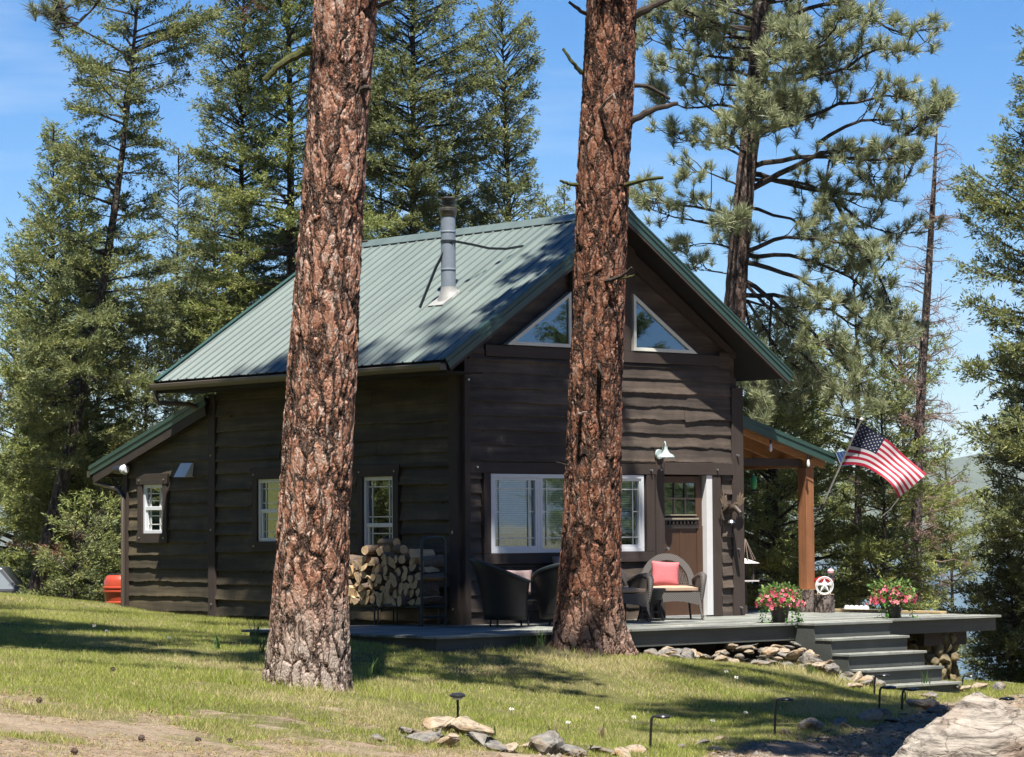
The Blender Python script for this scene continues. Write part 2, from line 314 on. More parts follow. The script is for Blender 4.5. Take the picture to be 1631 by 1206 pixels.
M['bark_pink'] = bark('ponderosa_bark_pale', (.014, .010, .008), (.20, .090, .055), (.355, .195, .135), (.38, .31, .265), base_grey=1.9)
M['bark_red'] = bark('ponderosa_bark_red', (.012, .008, .006), (.125, .048, .027), (.23, .105, .062), (.27, .18, .14))
M['bark_far'] = bark('fir_bark', (.02, .017, .015), (.055, .043, .036), (.11, .088, .075), (.16, .14, .13), 0)
M['bark_mid'] = bark('pine_bark', (.02, .015, .012), (.085, .05, .036), (.15, .10, .08), (.2, .165, .15), 0)
M['limb'] = plain('dark_limb_bark', (.045, .036, .03), .9, 0, .5, 12, .3, .2)
M['moss'] = plain('mossy_limb', (.06, .065, .025), .95, 0, .5, 18, .5, .1)
M['deadtwig'] = plain('dead_twig', (.17, .13, .11), .9, 0, .3, 10, .1, .2)
M['endgrain'] = plain('split_wood', (.50, .35, .20), .8, 0, .3, 22, .3, .2, (.15, 1, 1))
M['logbark'] = plain('log_bark', (.14, .105, .08), .9, 0, .5, 25, .5, .2)
def rockmat(name, c1, c2, c3, scale=4, disp=0, streak=(1, 1, 1), coverage=.5):
    m, nt, p, o = newmat(name); p.inputs['Roughness'].default_value = .85; p.inputs['Specular IOR Level'].default_value = .3
    mp = coords(nt, streak, (.5, .35, .3)); n = N(nt, 'TexNoise', Scale=float(scale), Detail=10.0, Roughness=.68, Distortion=.4); nt.links.new(mp.outputs[0], n.inputs['Vector'])
    mpb = coords(nt); n2 = N(nt, 'TexNoise', Scale=scale*.45, Detail=6.0, Roughness=.6); nt.links.new(mpb.outputs[0], n2.inputs['Vector'])
    r = ramp(nt, n.outputs['Fac'], [(.32, c1), (.5, c2), (.66, [min(1, a*1.25) for a in c2])]); r2 = ramp(nt, n2.outputs['Fac'], [(.48, (0, 0, 0)), (.66, (1, 1, 1))])
    mx = N(nt, 'MixRGB'); nt.links.new(r2.outputs[0], mx.inputs[0]); nt.links.new(r.outputs[0], mx.inputs[1]); mx.inputs[2].default_value = (*c3, 1)
    mu = N(nt, 'MixRGB', blend_type='MULTIPLY'); mu.inputs[0].default_value = .5; nt.links.new(mx.outputs[0], mu.inputs[1]); 
    rr = ramp(nt, n.outputs['Fac'], [(.3, (.35, .33, .3)), (.6, (1, 1, 1))]); nt.links.new(rr.outputs[0], mu.inputs[2]); nt.links.new(mu.outputs[0], p.inputs['Base Color'])
    bump(nt, p, n.outputs['Fac'], .7, .04); return m
M['rock'] = rockmat('grey_rock', (.06, .058, .055), (.17, .16, .145), (.19, .14, .085))
M['rock_tan'] = rockmat('tan_rock', (.12, .09, .06), (.30, .245, .18), (.29, .19, .10))
M['rock_yellow'] = rockmat('yellow_lichen_rock', (.03, .026, .018), (.13, .105, .06), (.19, .135, .06))
def crackle(m):
    nt = m.node_tree; p = [n for n in nt.nodes if n.type == 'BSDF_PRINCIPLED'][0]; src = p.inputs['Base Color'].links[0].from_socket; nrm = p.inputs['Normal'].links[0].from_node
    wv = coords(nt, (2, 2, 2)); wn2 = N(nt, 'TexNoise', Scale=1.5, Detail=5.0); nt.links.new(wv.outputs[0], wn2.inputs['Vector']); mp = coords(nt, (1.3, 1.3, 5), (.5, .35, .3)); av = N(nt, 'VectorMath', operation='MULTIPLY_ADD'); nt.links.new(wn2.outputs['Color'], av.inputs[0]); av.inputs[1].default_value = (1.6, 1.6, 1.6); nt.links.new(mp.outputs[0], av.inputs[2])
    v = N(nt, 'TexVoronoi', feature='DISTANCE_TO_EDGE'); v.inputs['Scale'].default_value = 1.0; nt.links.new(av.outputs[0], v.inputs['Vector']); r = ramp(nt, v.outputs['Distance'], [(.0, (.30, .26, .23)), (.03, (.85, .83, .81)), (.08, (1, 1, 1))])
    mu = N(nt, 'MixRGB', blend_type='MULTIPLY'); mu.inputs[0].default_value = .5; nt.links.new(src, mu.inputs[1]); nt.links.new(r.outputs[0], mu.inputs[2]); nt.links.new(mu.outputs[0], p.inputs['Base Color'])
    b = N(nt, 'Bump', Strength=.5, Distance=.03); nt.links.new(r.outputs[0], b.inputs['Height']); nt.links.new(nrm.outputs[0], b.inputs['Normal']); nt.links.new(b.outputs[0], p.inputs['Normal'])
M['boulder'] = rockmat('boulder_stone', (.05, .042, .036), (.27, .24, .205), (.20, .145, .11), 2.4, streak=(1, 1, 6.5))
# ---------------------------------------------------------------- terrain
def ctrl():
    pts = []
    def c(u, v, D): pts.append(tuple(at(u, v, D)))
    c(16, 1206, 21); c(200, 1206, 22); c(450, 1206, 23.5); c(800, 1210, 25.7); c(1100, 1210, 27); c(1500, 1206, 29); c(1631, 1206, 30)
    c(16, 1090, 27.5); c(16, 1010, 36); c(16, 947, 50); c(130, 960, 48.5); c(200, 968, 46.5); c(120, 1000, 39); c(300, 1060, 33)
    pts.extend([(-.3, 8.5, .10), (-.3, 7.2, .04), (-.2, 5.9, -.02), (-.6, 3.6, -.05), (-2.6, 2.6, -.08), (-3.3, 1.2, -.10)])
    c(490, 1092, 30.7); c(940, 1036, 37.3); c(720, 1166, 27.6); c(700, 1100, 32.5); c(1036, 1197, 28.3); c(1236, 1172, 30.5); c(1402, 1145, 33)
    c(600, 1022, 37.5); c(703, 1030, 37.3); c(800, 1028, 37.6); c(1010, 1046, 38.2); c(1150, 1056, 38.8); c(1290, 1068, 39.4); c(1120, 1120, 34); c(900, 1130, 32.5)
    pts.extend([(3.2, -4.6, -.8), (3.5, -5.2, -.97), (5.3, -5.3, -1.02), (7.5, -4.5, -1.05), (9.5, -4.0, -1.2), (6.5, -2, -.9), (8, 0, -1.0), (7, 4, -1.2), (3, 8.2, -.3), (0, -1.5, -.45), (3, -1.5, -.6), (3, 3, -.4), (10, -7, -1.2), (8, -9, -1.15)])
    return np.array(pts)
CP = ctrl()
def _tps(r2): return np.where(r2 > 1e-9, r2*np.log(np.maximum(r2, 1e-9)), 0)
_n = len(CP); _K = _tps(((CP[:, None, :2]-CP[None, :, :2])**2).sum(-1)) + np.eye(_n)*1.0
_P = np.c_[np.ones(_n), CP[:, :2]]; _A = np.r_[np.c_[_K, _P], np.c_[_P.T, np.zeros((3, 3))]]
_W = np.linalg.solve(_A, np.r_[CP[:, 2], np.zeros(3)])
def sstep(a, b, x): t = np.clip((x-a)/(b-a), 0, 1); return t*t*(3-2*t)
def ground_z(x, y):
    x = np.asarray(x, float); y = np.asarray(y, float); sh = x.shape; q = np.c_[x.ravel(), y.ravel()]
    near = np.empty(len(q))
    for i in range(0, len(q), 20000):
        b = q[i:i+20000]; near[i:i+20000] = _tps(((b[:, None]-CP[None, :, :2])**2).sum(-1))@_W[:_n] + _W[_n] + b@_W[_n+1:]
    rel = q-CAM[:2]; s = rel@FH; t = rel@RH
    right = sstep(-6, 6, t)
    drop = -1.1*sstep(48, 62, s)*(1-right) - right*(1.2*sstep(44, 52, s)) - .24*np.maximum(s-58-10*(1-right), 0)
    far = -.35 + np.maximum(drop, -52) - .6*right*sstep(20, 40, s)
    far = far + 16*sstep(26, 75, -t)*sstep(10, 40, s)*(1-sstep(90, 140, s))
    d = np.hypot(q[:, 0]+1, q[:, 1]+4); w = sstep(15, 27, d)
    return (near*(1-w)+far*w).reshape(sh)
def gz(x, y): return float(ground_z(np.array([x]), np.array([y]))[0])
def vnoise(x, y, s, seed=0):
    """cheap smooth value noise, vectorised"""
    x = np.asarray(x)*s+seed*17.3; y = np.asarray(y)*s+seed*9.1; xi = np.floor(x); yi = np.floor(y); fx = x-xi; fy = y-yi; fx = fx*fx*(3-2*fx); fy = fy*fy*(3-2*fy)
    def h(a, b):
        v = np.sin(a*127.1+b*311.7+seed*74.7)*43758.5453; return v-np.floor(v)
    return (h(xi, yi)*(1-fx)+h(xi+1, yi)*fx)*(1-fy)+(h(xi, yi+1)*(1-fx)+h(xi+1, yi+1)*fx)*fy
def dirt_mask(x, y):
    """1 = bare earth, 0 = lawn"""
    x = np.asarray(x, float); y = np.asarray(y, float); sh = x.shape; x = x.ravel(); y = y.ravel()
    z = ground_z(x, y); q = np.c_[x, y, z]-CAM; d = q@F_; u = 815.5+FPX*(q@RV)/d; v = 603-FPX*(q@UV)/d
    n = (vnoise(x, y, 1.1, 1)-.5)*70+(vnoise(x, y, 3.1, 2)-.5)*50+(vnoise(x, y, 8, 2)-.5)*26
    left = sstep(-24, 34, v-(1120+.125*u)+n*1.7)*(u < 760)
    lineR = np.interp(u, [640, 720, 840, 1100, 1230, 1330, 1420, 1500, 1640], [1230, 1200, 1199, 1206, 1178, 1164, 1144, 1118, 1098])
    right = sstep(-3, 10, v-lineR+n*.12)*(u >= 640)
    m = np.maximum(left*.84, right)
    back = sstep(42, 52, d)*(u > 500) + sstep(52, 56, d)
    m = np.maximum(m, np.clip(back, 0, 1)*.9)
    # needle litter at the two pine feet and along the house
    for (tx, ty, r) in ((-7.37, -6.17, 1.0), (-.63, -3.28, .9)):
        m = np.maximum(m, .55*sstep(r, r*.4, np.hypot(x-tx, y-ty)))
    return m.reshape(sh)
def build_ground():
    rs = np.concatenate([np.arange(0, 30, .22), 30*1.055**np.arange(0, 108)]); nth = 420
    th = np.linspace(0, 2*np.pi, nth, endpoint=False); RR, TT = np.meshgrid(rs, th, indexing='ij')
    X = -1+RR*np.cos(TT); Y = -6+RR*np.sin(TT); Z = ground_z(X, Y)
    nearw = 1-sstep(30, 60, RR)
    Z = Z + nearw*((vnoise(X, Y, 1.3, 5)-.5)*.05+(vnoise(X, Y, 5, 6)-.5)*.02)
    V = np.c_[X.ravel(), Y.ravel(), Z.ravel()]; nr = len(rs)
    i, j = np.meshgrid(np.arange(nr-1), np.arange(nth), indexing='ij'); j2 = (j+1) % nth
    Fc = np.c_[(i*nth+j).ravel(), ((i+1)*nth+j).ravel(), ((i+1)*nth+j2).ravel(), (i*nth+j2).ravel()]
    c = V[Fc].mean(1); dm = np.where(np.hypot(c[:, 0]+1, c[:, 1]+4) < 45, dirt_mask(c[:, 0], c[:, 1]), .4)
    n1 = vnoise(c[:, 0], c[:, 1], .8, 3)[:, None]; n2 = vnoise(c[:, 0], c[:, 1], 4.5, 4)[:, None]
    earth = np.array([.25, .195, .15])*(.8+.4*n2); lawn = np.array([.10, .098, .038])*(.75+.5*n1); col = earth*dm[:, None]+lawn*(1-dm[:, None]); tl = (c[:, :2]-CAM[:2])@RH; hill = sstep(-16, -26, tl)[:, None]; col = col*(1-hill)+np.array([.20, .205, .07])*(.6+.8*n2)*hill
    m, nt, p, o = newmat('ground_earth'); p.inputs['Roughness'].default_value = .95; p.inputs['Specular IOR Level'].default_value = .1
    a = N(nt, 'Attribute', attribute_name='tint'); mp = coords(nt); n = N(nt, 'TexNoise', Scale=9.0, Detail=10.0, Roughness=.75); nt.links.new(mp.outputs[0], n.inputs['Vector'])
    n3 = N(nt, 'TexNoise', Scale=60.0, Detail=4.0, Roughness=.7); nt.links.new(mp.outputs[0], n3.inputs['Vector'])
    ad = N(nt, 'Math', operation='MULTIPLY'); nt.links.new(n.outputs['Fac'], ad.inputs[0]); nt.links.new(n3.outputs['Fac'], ad.inputs[1])
    r = ramp(nt, ad.outputs[0], [(.1, (.45, .42, .38)), (.25, (1, 1, 1)), (.42, (1.5, 1.45, 1.35))]); mu = N(nt, 'MixRGB', blend_type='MULTIPLY'); mu.inputs[0].default_value = 1
    nt.links.new(a.outputs['Color'], mu.inputs[1]); nt.links.new(r.outputs[0], mu.inputs[2]); nt.links.new(mu.outputs[0], p.inputs['Base Color']); bump(nt, p, ad.outputs[0], .8, .05)
    g = np_mesh('ground', V, Fc, m, None, col, True); tag(g, kind='structure'); return g
build_ground()
# ---------------------------------------------------------------- lake, far hills
def arc_hill(name, r0, r1, az0, az1, hfun, col, zbase, mat):
    """real ridge: rises from r0 to a crest and falls to r1"""
    na, nr = 160, 14; V = []; 
    for i in range(nr):
        f = i/(nr-1); r = r0+(r1-r0)*f
        for j in range(na):
            a = az0+(az1-az0)*j/(na-1); hh = hfun(a, f)
            V.append((CX+r*math.sin(a), CY+r*math.cos(a), zbase+hh))
    Fc = [(i*na+j, i*na+j+1, (i+1)*na+j+1, (i+1)*na+j) for i in range(nr-1) for j in range(na-1)]
    o = np_mesh(name, np.array(V), np.array(Fc), mat, None, None, True); tag(o, kind='structure'); return o
def hf(seed, H, rough=.35):
    def f(a, t):
        prof = math.sin(min(1, t*1.0)*math.pi)**.8 if 0 < t < 1 else 0
        n = mnoise.fractal(Vector((a*9+seed, t*2.2, seed)), 1.0, 2.0, 6)
        return max(0, prof*H*(1+rough*n*2.2))
    return f
hillm = plain('forested_far_hill', (.060, .075, .045), .95, 0, .45, .004, 0)
arc_hill('far_hills', 4600, 7600, R_(5), R_(80), hf(3.1, 150), None, -46, hillm)
def snowmat():
    m, nt, p, o = newmat('snow_mountain'); p.inputs['Roughness'].default_value = .9
    g = N(nt, 'NewGeometry'); s = N(nt, 'SeparateXYZ'); nt.links.new(g.outputs['Position'], s.inputs[0])
    n = N(nt, 'TexNoise', Scale=.004, Detail=8.0, Roughness=.7); nt.links.new(g.outputs['Position'], n.inputs['Vector'])
    a = N(nt, 'Math', operation='MULTIPLY_ADD'); nt.links.new(n.outputs['Fac'], a.inputs[0]); a.inputs[1].default_value = 500; nt.links.new(s.outputs['Z'], a.inputs[2])
    mr = N(nt, 'MapRange'); mr.inputs['From Min'].default_value = 370; mr.inputs['From Max'].default_value = 470; nt.links.new(a.outputs[0], mr.inputs[0])
    r = ramp(nt, mr.outputs[0], [(.4, (.05, .06, .06)), (.6, (.75, .78, .82))]); nt.links.new(r.outputs[0], p.inputs['Base Color']); return m
arc_hill('snowy_mountains', 5000, 7200, R_(95), R_(175), hf(7.7, 265, .5), None, -40, snowmat())
def lake():
    m, nt, p, o = newmat('lake_water'); p.inputs['Base Color'].default_value = (.03, .05, .055, 1); p.inputs['Roughness'].default_value = .12; p.inputs['IOR'].default_value = 1.33
    n = N(nt, 'TexNoise', Scale=.25, Detail=6.0); mp = coords(nt); nt.links.new(mp.outputs[0], n.inputs['Vector']); bump(nt, p, n.outputs['Fac'], .6, .6)
    b = MB(); rr = [120, 400, 1200, 3000, 6500]; na = 40; pts = []
    for r in rr:
        for j in range(na):
            a = R_(-30)+R_(140)*j/(na-1); pts.append((CX+r*math.sin(a), CY+r*math.cos(a), -45))
    b.add(pts, [(i*na+j, i*na+j+1, (i+1)*na+j+1, (i+1)*na+j) for i in range(len(rr)-1) for j in range(na-1)])
    tag(b.build('lake', m), kind='structure')
lake()
# ---------------------------------------------------------------- the cabin
W, LM, LB = 5.49, 5.95, 8.4                 # width, main depth, depth with the lean-to
OX, OY, ZE, ZR, LF = .69, .48, 3.66, 5.95, 6.57
def roofz(x): return ZE+(ZR-ZE)*(1-abs(x-W/2)/(W/2+OX))
cabin = empty('cabin', (0, 0, 0), 0, 'dark brown two storey cabin with live edge siding and a pale green metal roof', 'cabin')
def holes_panel(b, axis, a0, a1, z0, z1, holes, t0, t1):
    """wall panel (axis 0: runs along x, 1: along y) with rectangular holes"""
    xs = sorted({a0, a1, *[h[0] for h in holes], *[h[1] for h in holes]}); zs = sorted({z0, z1, *[h[2] for h in holes], *[h[3] for h in holes]})
    for i in range(len(xs)-1):
        for j in range(len(zs)-1):
            xm, zm = (xs[i]+xs[i+1])/2, (zs[j]+zs[j+1])/2
            if any(h[0] < xm < h[1] and h[2] < zm < h[3] for h in holes): continue
            if axis == 0: b.box(xs[i], xs[i+1], t0, t1, zs[j], zs[j+1])
            else: b.box(t0, t1, xs[i], xs[i+1], zs[j], zs[j+1])
WF = (.48, 3.45, .99, 2.11)                 # front window
DR = (3.86, 4.86, .02, 2.12)                # door opening
W1, W2, W3 = (7.30, 7.87, 1.30, 2.08), (4.10, 4.76, 1.17, 2.11), (1.47, 2.17, .72, 2.10)
b = MB(); holes_panel(b, 0, .02, W-.02, -.3, 3.6, [WF, DR], .02, .14)
# gable core above the eaves, solid behind the two triangular windows
gx = [(.5, 3.6), (.5, 3.95), (W-.5, 3.95), (W-.5, 3.6)]
b.prism([(.02, 3.6), (W-.02, 3.6), (W-.02, roofz(W-.02)-.15), (W/2, ZR-.15), (.02, roofz(.02)-.15)], 1, .06, .16)
b.build('front_wall_core', M['siding_front'], cabin)
b = MB(); holes_panel(b, 1, .02, LM, -.3, 3.9, [W2, W3], .02, .14); holes_panel(b, 1, LM, LB, -.3, 2.35, [W1], .02, .14)
b.prism([(LM, 2.35), (LB, 2.35), (LB, 2.5), (LM, 3.2)], 0, .02, .14)
b.build('side_wall_core', M['siding_side'], cabin)
b = MB(); b.box(W-.12, W-.02, .15, LM, -.3, 3.8); b.box(W-.12, W-.02, LM, LB, -.3, 2.3); b.box(.15, W-.12, LB-.12, LB, -.3, 2.4)
b.prism([(.02, 2.3), (W-.02, 2.3), (W-.02, roofz(W-.02)-.15), (W/2, ZR-.15), (.02, roofz(.02)-.15)], 1, LM-.1, LM)
b.box(.15, W-.12, .15, LB-.12, -.02, .02); b.box(.15, W-.12, .15, LM-.1, 2.75, 2.8); b.box(.15, W-.12, 3.2, 3.3, .02, 2.75)
b.build('back_walls_and_floor', M['inside'], cabin)
# ---- live edge lap boards
def siding(name, axis, a0, a1, rows, mat, holes=(), ztop=None, seed=1, t=.034, joints=True):
    """boards as one mesh; every board is thicker along its wavy bottom edge"""
    rr = random.Random(seed); b = MB()
    for k in range(len(rows)-1):
        z0, z1 = rows[k], rows[k+1]; h = z1-z0; cuts = [a0]
        if joints:
            x = a0+rr.uniform(1.2, 3.2)
            while x < a1-.8: cuts.append(x); x += rr.uniform(1.6, 3.4)
        cuts.append(a1)
        for c in range(len(cuts)-1):
            c0, c1 = cuts[c], cuts[c+1]; n = max(2, int((c1-c0)/.035)); sd = rr.uniform(0, 99); tilt = rr.uniform(-.012, .012); tt = t*rr.uniform(.8, 1.25); amp = rr.uniform(.5, 1.25); run = []
            def flush(run):
                if len(run) < 2: return
                base = len(b.v)
                for (x, zb, zt, th) in run:
                    for (d, z) in ((.012, zt), (th*.80, zb+(zt-zb)*.25), (th, zb+.012), (th*.93, zb), (0, zb+.004)):
                        y = -d; b.v.append((x, y, z) if axis == 0 else (y, x, z))
                for i in range(len(run)-1):
                    for j in range(4):
                        p = base+i*5+j; b.f.append((p, p+1, p+6, p+5)); b.m.append(0)
                b.f.append(tuple(base+j for j in range(5))); e = base+(len(run)-1)*5; b.f.append(tuple(e+j for j in range(4, -1, -1))); b.m += [0, 0]
            for i in range(n+1):
                x = c0+(c1-c0)*i/n+(.003 if i == 0 else -.003 if i == n else 0)
                w = mnoise.fractal(Vector((x*1.3+sd, 0, 0)), 1, 2, 3)*.024*amp+mnoise.fractal(Vector((x*9+sd, 3, 0)), .7, 2, 4)*.013*amp+tilt*((x-c0)/(c1-c0)-.5)*2
                if rr.random() < .004: w -= .02
                zb = z0+w; zt = z1+.03
                if ztop is not None: zt = min(zt, ztop(x))
                dead = False
                for H in holes:
                    if H[0] < x < H[1]:
                        if zb < H[2] < zt and zt <= H[3]+.3 and (H[2]-zb) > (zt-H[3] if zt > H[3] else -9): zt = min(zt, H[2])
                        elif zb < H[3] < zt: zb = max(zb, H[3])
                        elif zb >= H[2] and zt <= H[3]: dead = True
                if dead or zt-zb < .02: flush(run); run = []
                else: run.append((x, zb, zt, tt*(1+.25*mnoise.noise(Vector((x*3+sd, 7, 0))))))
            flush(run)
    return b.build(name, mat, cabin, False, 0, False)
rowsF = [-.24, -.03, .17, .40, .60, .80, 1.0, 1.2, 1.42, 1.63, 1.83, 2.03, 2.2, 2.30, 2.52, 2.72, 2.93, 3.12, 3.32, 3.53, 3.70, 3.80, 4.0, 4.2, 4.4, 4.6, 4.8, 5.0, 5.2, 5.4, 5.6, 5.8]
tri_holes = [(.35, 5.1, 3.80, 5.6)]
gtop = lambda x: roofz(x)-.17
siding('siding', 0, .10, W-.19, [r for r in rowsF if r < 3.9]+[3.95], M['siding_front'], [(.34, 3.70, .84, 2.28), (3.68, 5.06, -.1, 2.28), (.40, 5.08, 3.76, 6)], gtop, 5, .046)
rowsL = [-.22, .03, .26, .50, .72, 1.0, 1.27, 1.46, 1.71, 1.97, 2.22, 2.41, 2.62, 2.86, 3.11, 3.34, 3.56, 3.8]
siding('siding', 1, .20, LM-.09, rowsL, M['siding_side'], [(W2[0]-.13, W2[1]+.13, W2[2]-.13, W2[3]+.15), (W3[0]-.13, W3[1]+.13, W3[2]-.13, W3[3]+.15)], lambda y: 3.62, 8, .062)
rowsK = [-.1, .07, .30, .53, .74, .95, 1.16, 1.35, 1.56, 1.76, 1.97, 2.19, 2.44, 2.70, 2.95, 3.2, 3.45]
ltop = lambda y: 3.34-(y-6.1)*.31-.16
siding('siding', 1, LM+.09, LB-.10, rowsK, M['siding_side'], [(W1[0]-.13, W1[1]+.13, W1[2]-.13, W1[3]+.14)], ltop, 12, .046)
# ---- corner boards and trim
boxes('corner_board', M['trim_z'], [(0, .10, -.058, .02, -.28, 3.72), (W-.19, W+.05, -.058, .02, -.28, 3.45)], cabin)
boxes('corner_board', M['trim_z'], [(-.078, .02, .022, .21, -.28, 3.5), (-.078, .02, LM-.09, LM+.09, -.28, 3.45), (-.074, .02, LB-.10, LB+.03, -.28, 2.45)], cabin)
boxes('head_trim', M['trim_x'], [(.10, 3.68, -.062, .02, 2.12, 2.27), (3.86, 5.30, -.075, .02, 2.122, 2.30)], cabin)
boxes('post_trim', M['trim_z'], [(3.50, 3.66, -.058, .02, .99, 2.118), (3.685, 3.855, -.066, .02, 0.005, 2.50), (4.87, 5.04, -.062, .02, .005, 2.119), (.345, .475, -.058, .02, .99, 2.118)], cabin)
b = MB(); b.box(.345, 3.66, -.060, .02, .84, .985); b.build('sill_trim', M['trim_x'], cabin, bevel=.004)
b = MB(); b.box(.40, 5.08, -.050, .05, 3.765, 3.925); b.build('gable_band', M['trim_x'], cabin, bevel=.004)
b = MB(); b.box(2.06, 3.23, -.044, .05, 3.927, 5.35); b.build('gable_post', M['trim_z'], cabin, bevel=.004)
# dark raking boards that fill the gable round the windows
b = MB()
for k in range(5):
    o0 = .17+.15*k; o1 = o0+.155; d = .024+.006*(k % 2)
    for s in (0, 1):
        def xx(x): return x if s == 0 else W-x
        pl = []
        for (x, off) in ((.06, o1), (.06, o0), (W/2, o0), (W/2, o1)): pl.append((xx(x), max(3.9, roofz(x)-off)))
        if k < 2: b.prism(pl, 1, -d, .055)
b.box(W/2-.6, W/2+.6, -.02, .05, 5.0, 5.5)
b.build('raking_board', M['trim_x'], cabin)
def win_trim(H):
    y0, y1, z0, z1 = H; b = MB(); w = .125
    boxes('side_casing', M['trim_z'], [(-.078, .02, y0-w, y0, z0, z1), (-.078, .02, y1, y1+w, z0, z1)], cabin)
    b = MB(); b.box(-.084, .02, y0-w-.02, y1+w+.02, z0-.15, z0); b.build('sill_casing', M['trim_y'], cabin, bevel=.004)
    b = MB(); b.prism([(y0-w-.05, z1+.17), (y0-w-.015, z1), (y1+w+.015, z1), (y1+w+.05, z1+.17)], 0, -.086, .02); b.build('head_casing', M['trim_y'], cabin, bevel=.004)
    b = MB()
    for (y, z) in ((y0-.06, z1+.07), (y1+.06, z1+.07), (y0-.06, z0-.07), (y1+.06, z0-.07)): b.lathe([(.016, 0), (.012, .008), (0.002, .012)], (0, 0, 0), 8); 
    b.v = []; b.f = []; b.m = []
    for (y, z) in ((y0-.06, z1+.07), (y1+.06, z1+.07), (y0-.06, z0-.07), (y1+.06, z0-.07)): b.tube([(-.07, y, z), (-.10, y, z)], [.017, .012], 8)
    b.build('bolts', M['bolt'], cabin)
for H in (W1, W2, W3): win_trim(H)
b = MB()
for (x, z) in ((.20, 2.20), (3.58, 2.18), (3.77, 2.19), (4.95, 2.20), (5.40, 2.42), (5.40, 1.0), (5.44, .12), (5.42, 3.46), (5.40, 1.55), (.05, 3.42)): b.tube([(x, -.055, z), (x, -.098, z)], [.02, .014], 8)
for (y, z) in ((.12, .22), (.12, 1.3), (.12, 1.28), (LM, .2), (LM, 1.35), (LM, 2.5)): b.tube([(-.07, y, z), (-.096, y, z)], [.018, .013], 8)
b.build('bolts', M['bolt'], cabin)
# ---- windows: frame > muntins, pane, blinds
def win_sash(H, split, name='window'):
    """double hung window on the side wall"""
    y0, y1, z0, z1 = H; f = .055; b = MB(); X0, X1 = -.045, .05
    b.box(X0, X1, y0, y1, z0, z0+f).box(X0, X1, y0, y1, z1-f, z1).box(X0, X1, y0, y0+f, z0+f, z1-f).box(X0, X1, y1-f, y1, z0+f, z1-f)
    b.box(X0+.008, X1, y0+f, y1-f, split-.03, split+.03)
    b.box(X0+.018, X1, y0+f, y0+f+.025, z0+f, split-.03).box(X0+.018, X1, y1-f-.045, y1-f, z0+f, split-.03)
    w = b.build(name, M['vinyl'], cabin, bevel=.004)
    g = MB(); g.box(.004, .008, y0+f, y1-f, z0+f, z1-f); g.build('pane', M['glass_side'], w)
    m = MB(); a0, a1 = y0+f, y1-f
    for (q0, q1) in ((split+.03, z1-f), (z0+f, split-.03)):
        for yy in (a0+.10, a1-.10): m.box(-.006, .003, yy-.011, yy+.011, q0, q1)
        for zz in (q0+.09, q1-.09): m.box(-.006, .001, a0, a1, zz-.008, zz+.008)
    m.build('muntins', M['cream'], w)
    return w
w_small = win_sash(W1, 1.70); w_mid = win_sash(W2, 1.63); w_tall = win_sash(W3, 1.40)
tag(w_small, 'small double hung window in the lean-to wall, half in sun'); tag(w_tall, 'tall double hung window above the firewood')
# fly screen of the small window
b = MB(); b.box(.012, .016, W1[0]+.06, W1[1]-.06, W1[2]+.06, 1.67); b.build('fly_screen', plain('dark_fly_screen', (.05, .05, .055), .8), w_small)
x0, x1, z0, z1 = WF; f = .055; b = MB(); Y0, Y1 = -.05, .05
b.box(x0, x1, Y0, Y1, z0, z0+f).box(x0, x1, Y0, Y1, z1-f, z1).box(x0, x0+f, Y0, Y1, z0+f, z1-f).box(x1-f, x1, Y0, Y1, z0+f, z1-f)
for xm in (1.41, 2.52): b.box(xm-.055, xm-.003, Y0+.01, Y1, z0+f, z1-f).box(xm+.003, xm+.055, Y0+.014, Y1, z0+f, z1-f)
# inner sash of the left and right light
for a0, a1 in ((x0+f, 1.355), (2.575, x1-f)):
    b.box(a0, a1, Y0+.012, Y1-.01, z0+f, z0+f+.045).box(a0, a1, Y0+.012, Y1-.01, z1-f-.035, z1-f).box(a0, a0+.035, Y0+.012, Y1-.01, z0+f+.045, z1-f-.035).box(a1-.035, a1, Y0+.012, Y1-.01, z0+f+.045, z1-f-.035)
wf = b.build('window', M['vinyl'], cabin, bevel=.004); tag(wf, 'wide three light front window with closed pale blinds')
g = MB(); g.box(x0+f, x1-f, .004, .008, z0+f, z1-f); g.build('pane', M['glass'], wf)
m_ = MB()
for a0, a1 in ((x0+f+.035, 1.32), (1.465, 2.465), (2.61, x1-f-.035)):
    q0, q1 = z0+f+.045, z1-f-.035
    for xx_ in (a0+.10, a1-.10): m_.box(xx_-.009, xx_+.009, -.006, .001, q0, q1)
    for zz in (q0+.11, q1-.12): m_.box(a0, a1, -.008, .0, zz-.009, zz+.009)
    for sx in (a0, a1-.10): m_.box(sx, sx+.10, -.009, .0, (q0+q1)/2-.009+.02, (q0+q1)/2+.009+.02)
m_.build('muntins', M['cream'], wf)
bl = MB()
for a0, a1 in ((x0+f+.04, 1.33), (1.45, 2.47), (2.60, x1-f-.1)):
    z = z1-f-.05
    while z > z0+f+.22: bl.add([(a0, .030, z-.009), (a1, .030, z-.009), (a1, .046, z+.009), (a0, .046, z+.009)], [(0, 1, 2, 3)]); z -= .026
bl.build('blinds', M['blind'], wf)
fr = MB()
for (xc, w, h) in ((.93, .17, .17), (1.22, .15, .15), (1.85, .3, .1), (3.15, .09, .18), (2.0, .18, .14)):
    fr.box(xc-w/2, xc+w/2, .085, .10, z0+f+.0, z0+f+h)
fo = fr.build('picture_frames', plain('brown_picture_frame', (.16, .09, .05), .5, 0, .5, 30), wf)
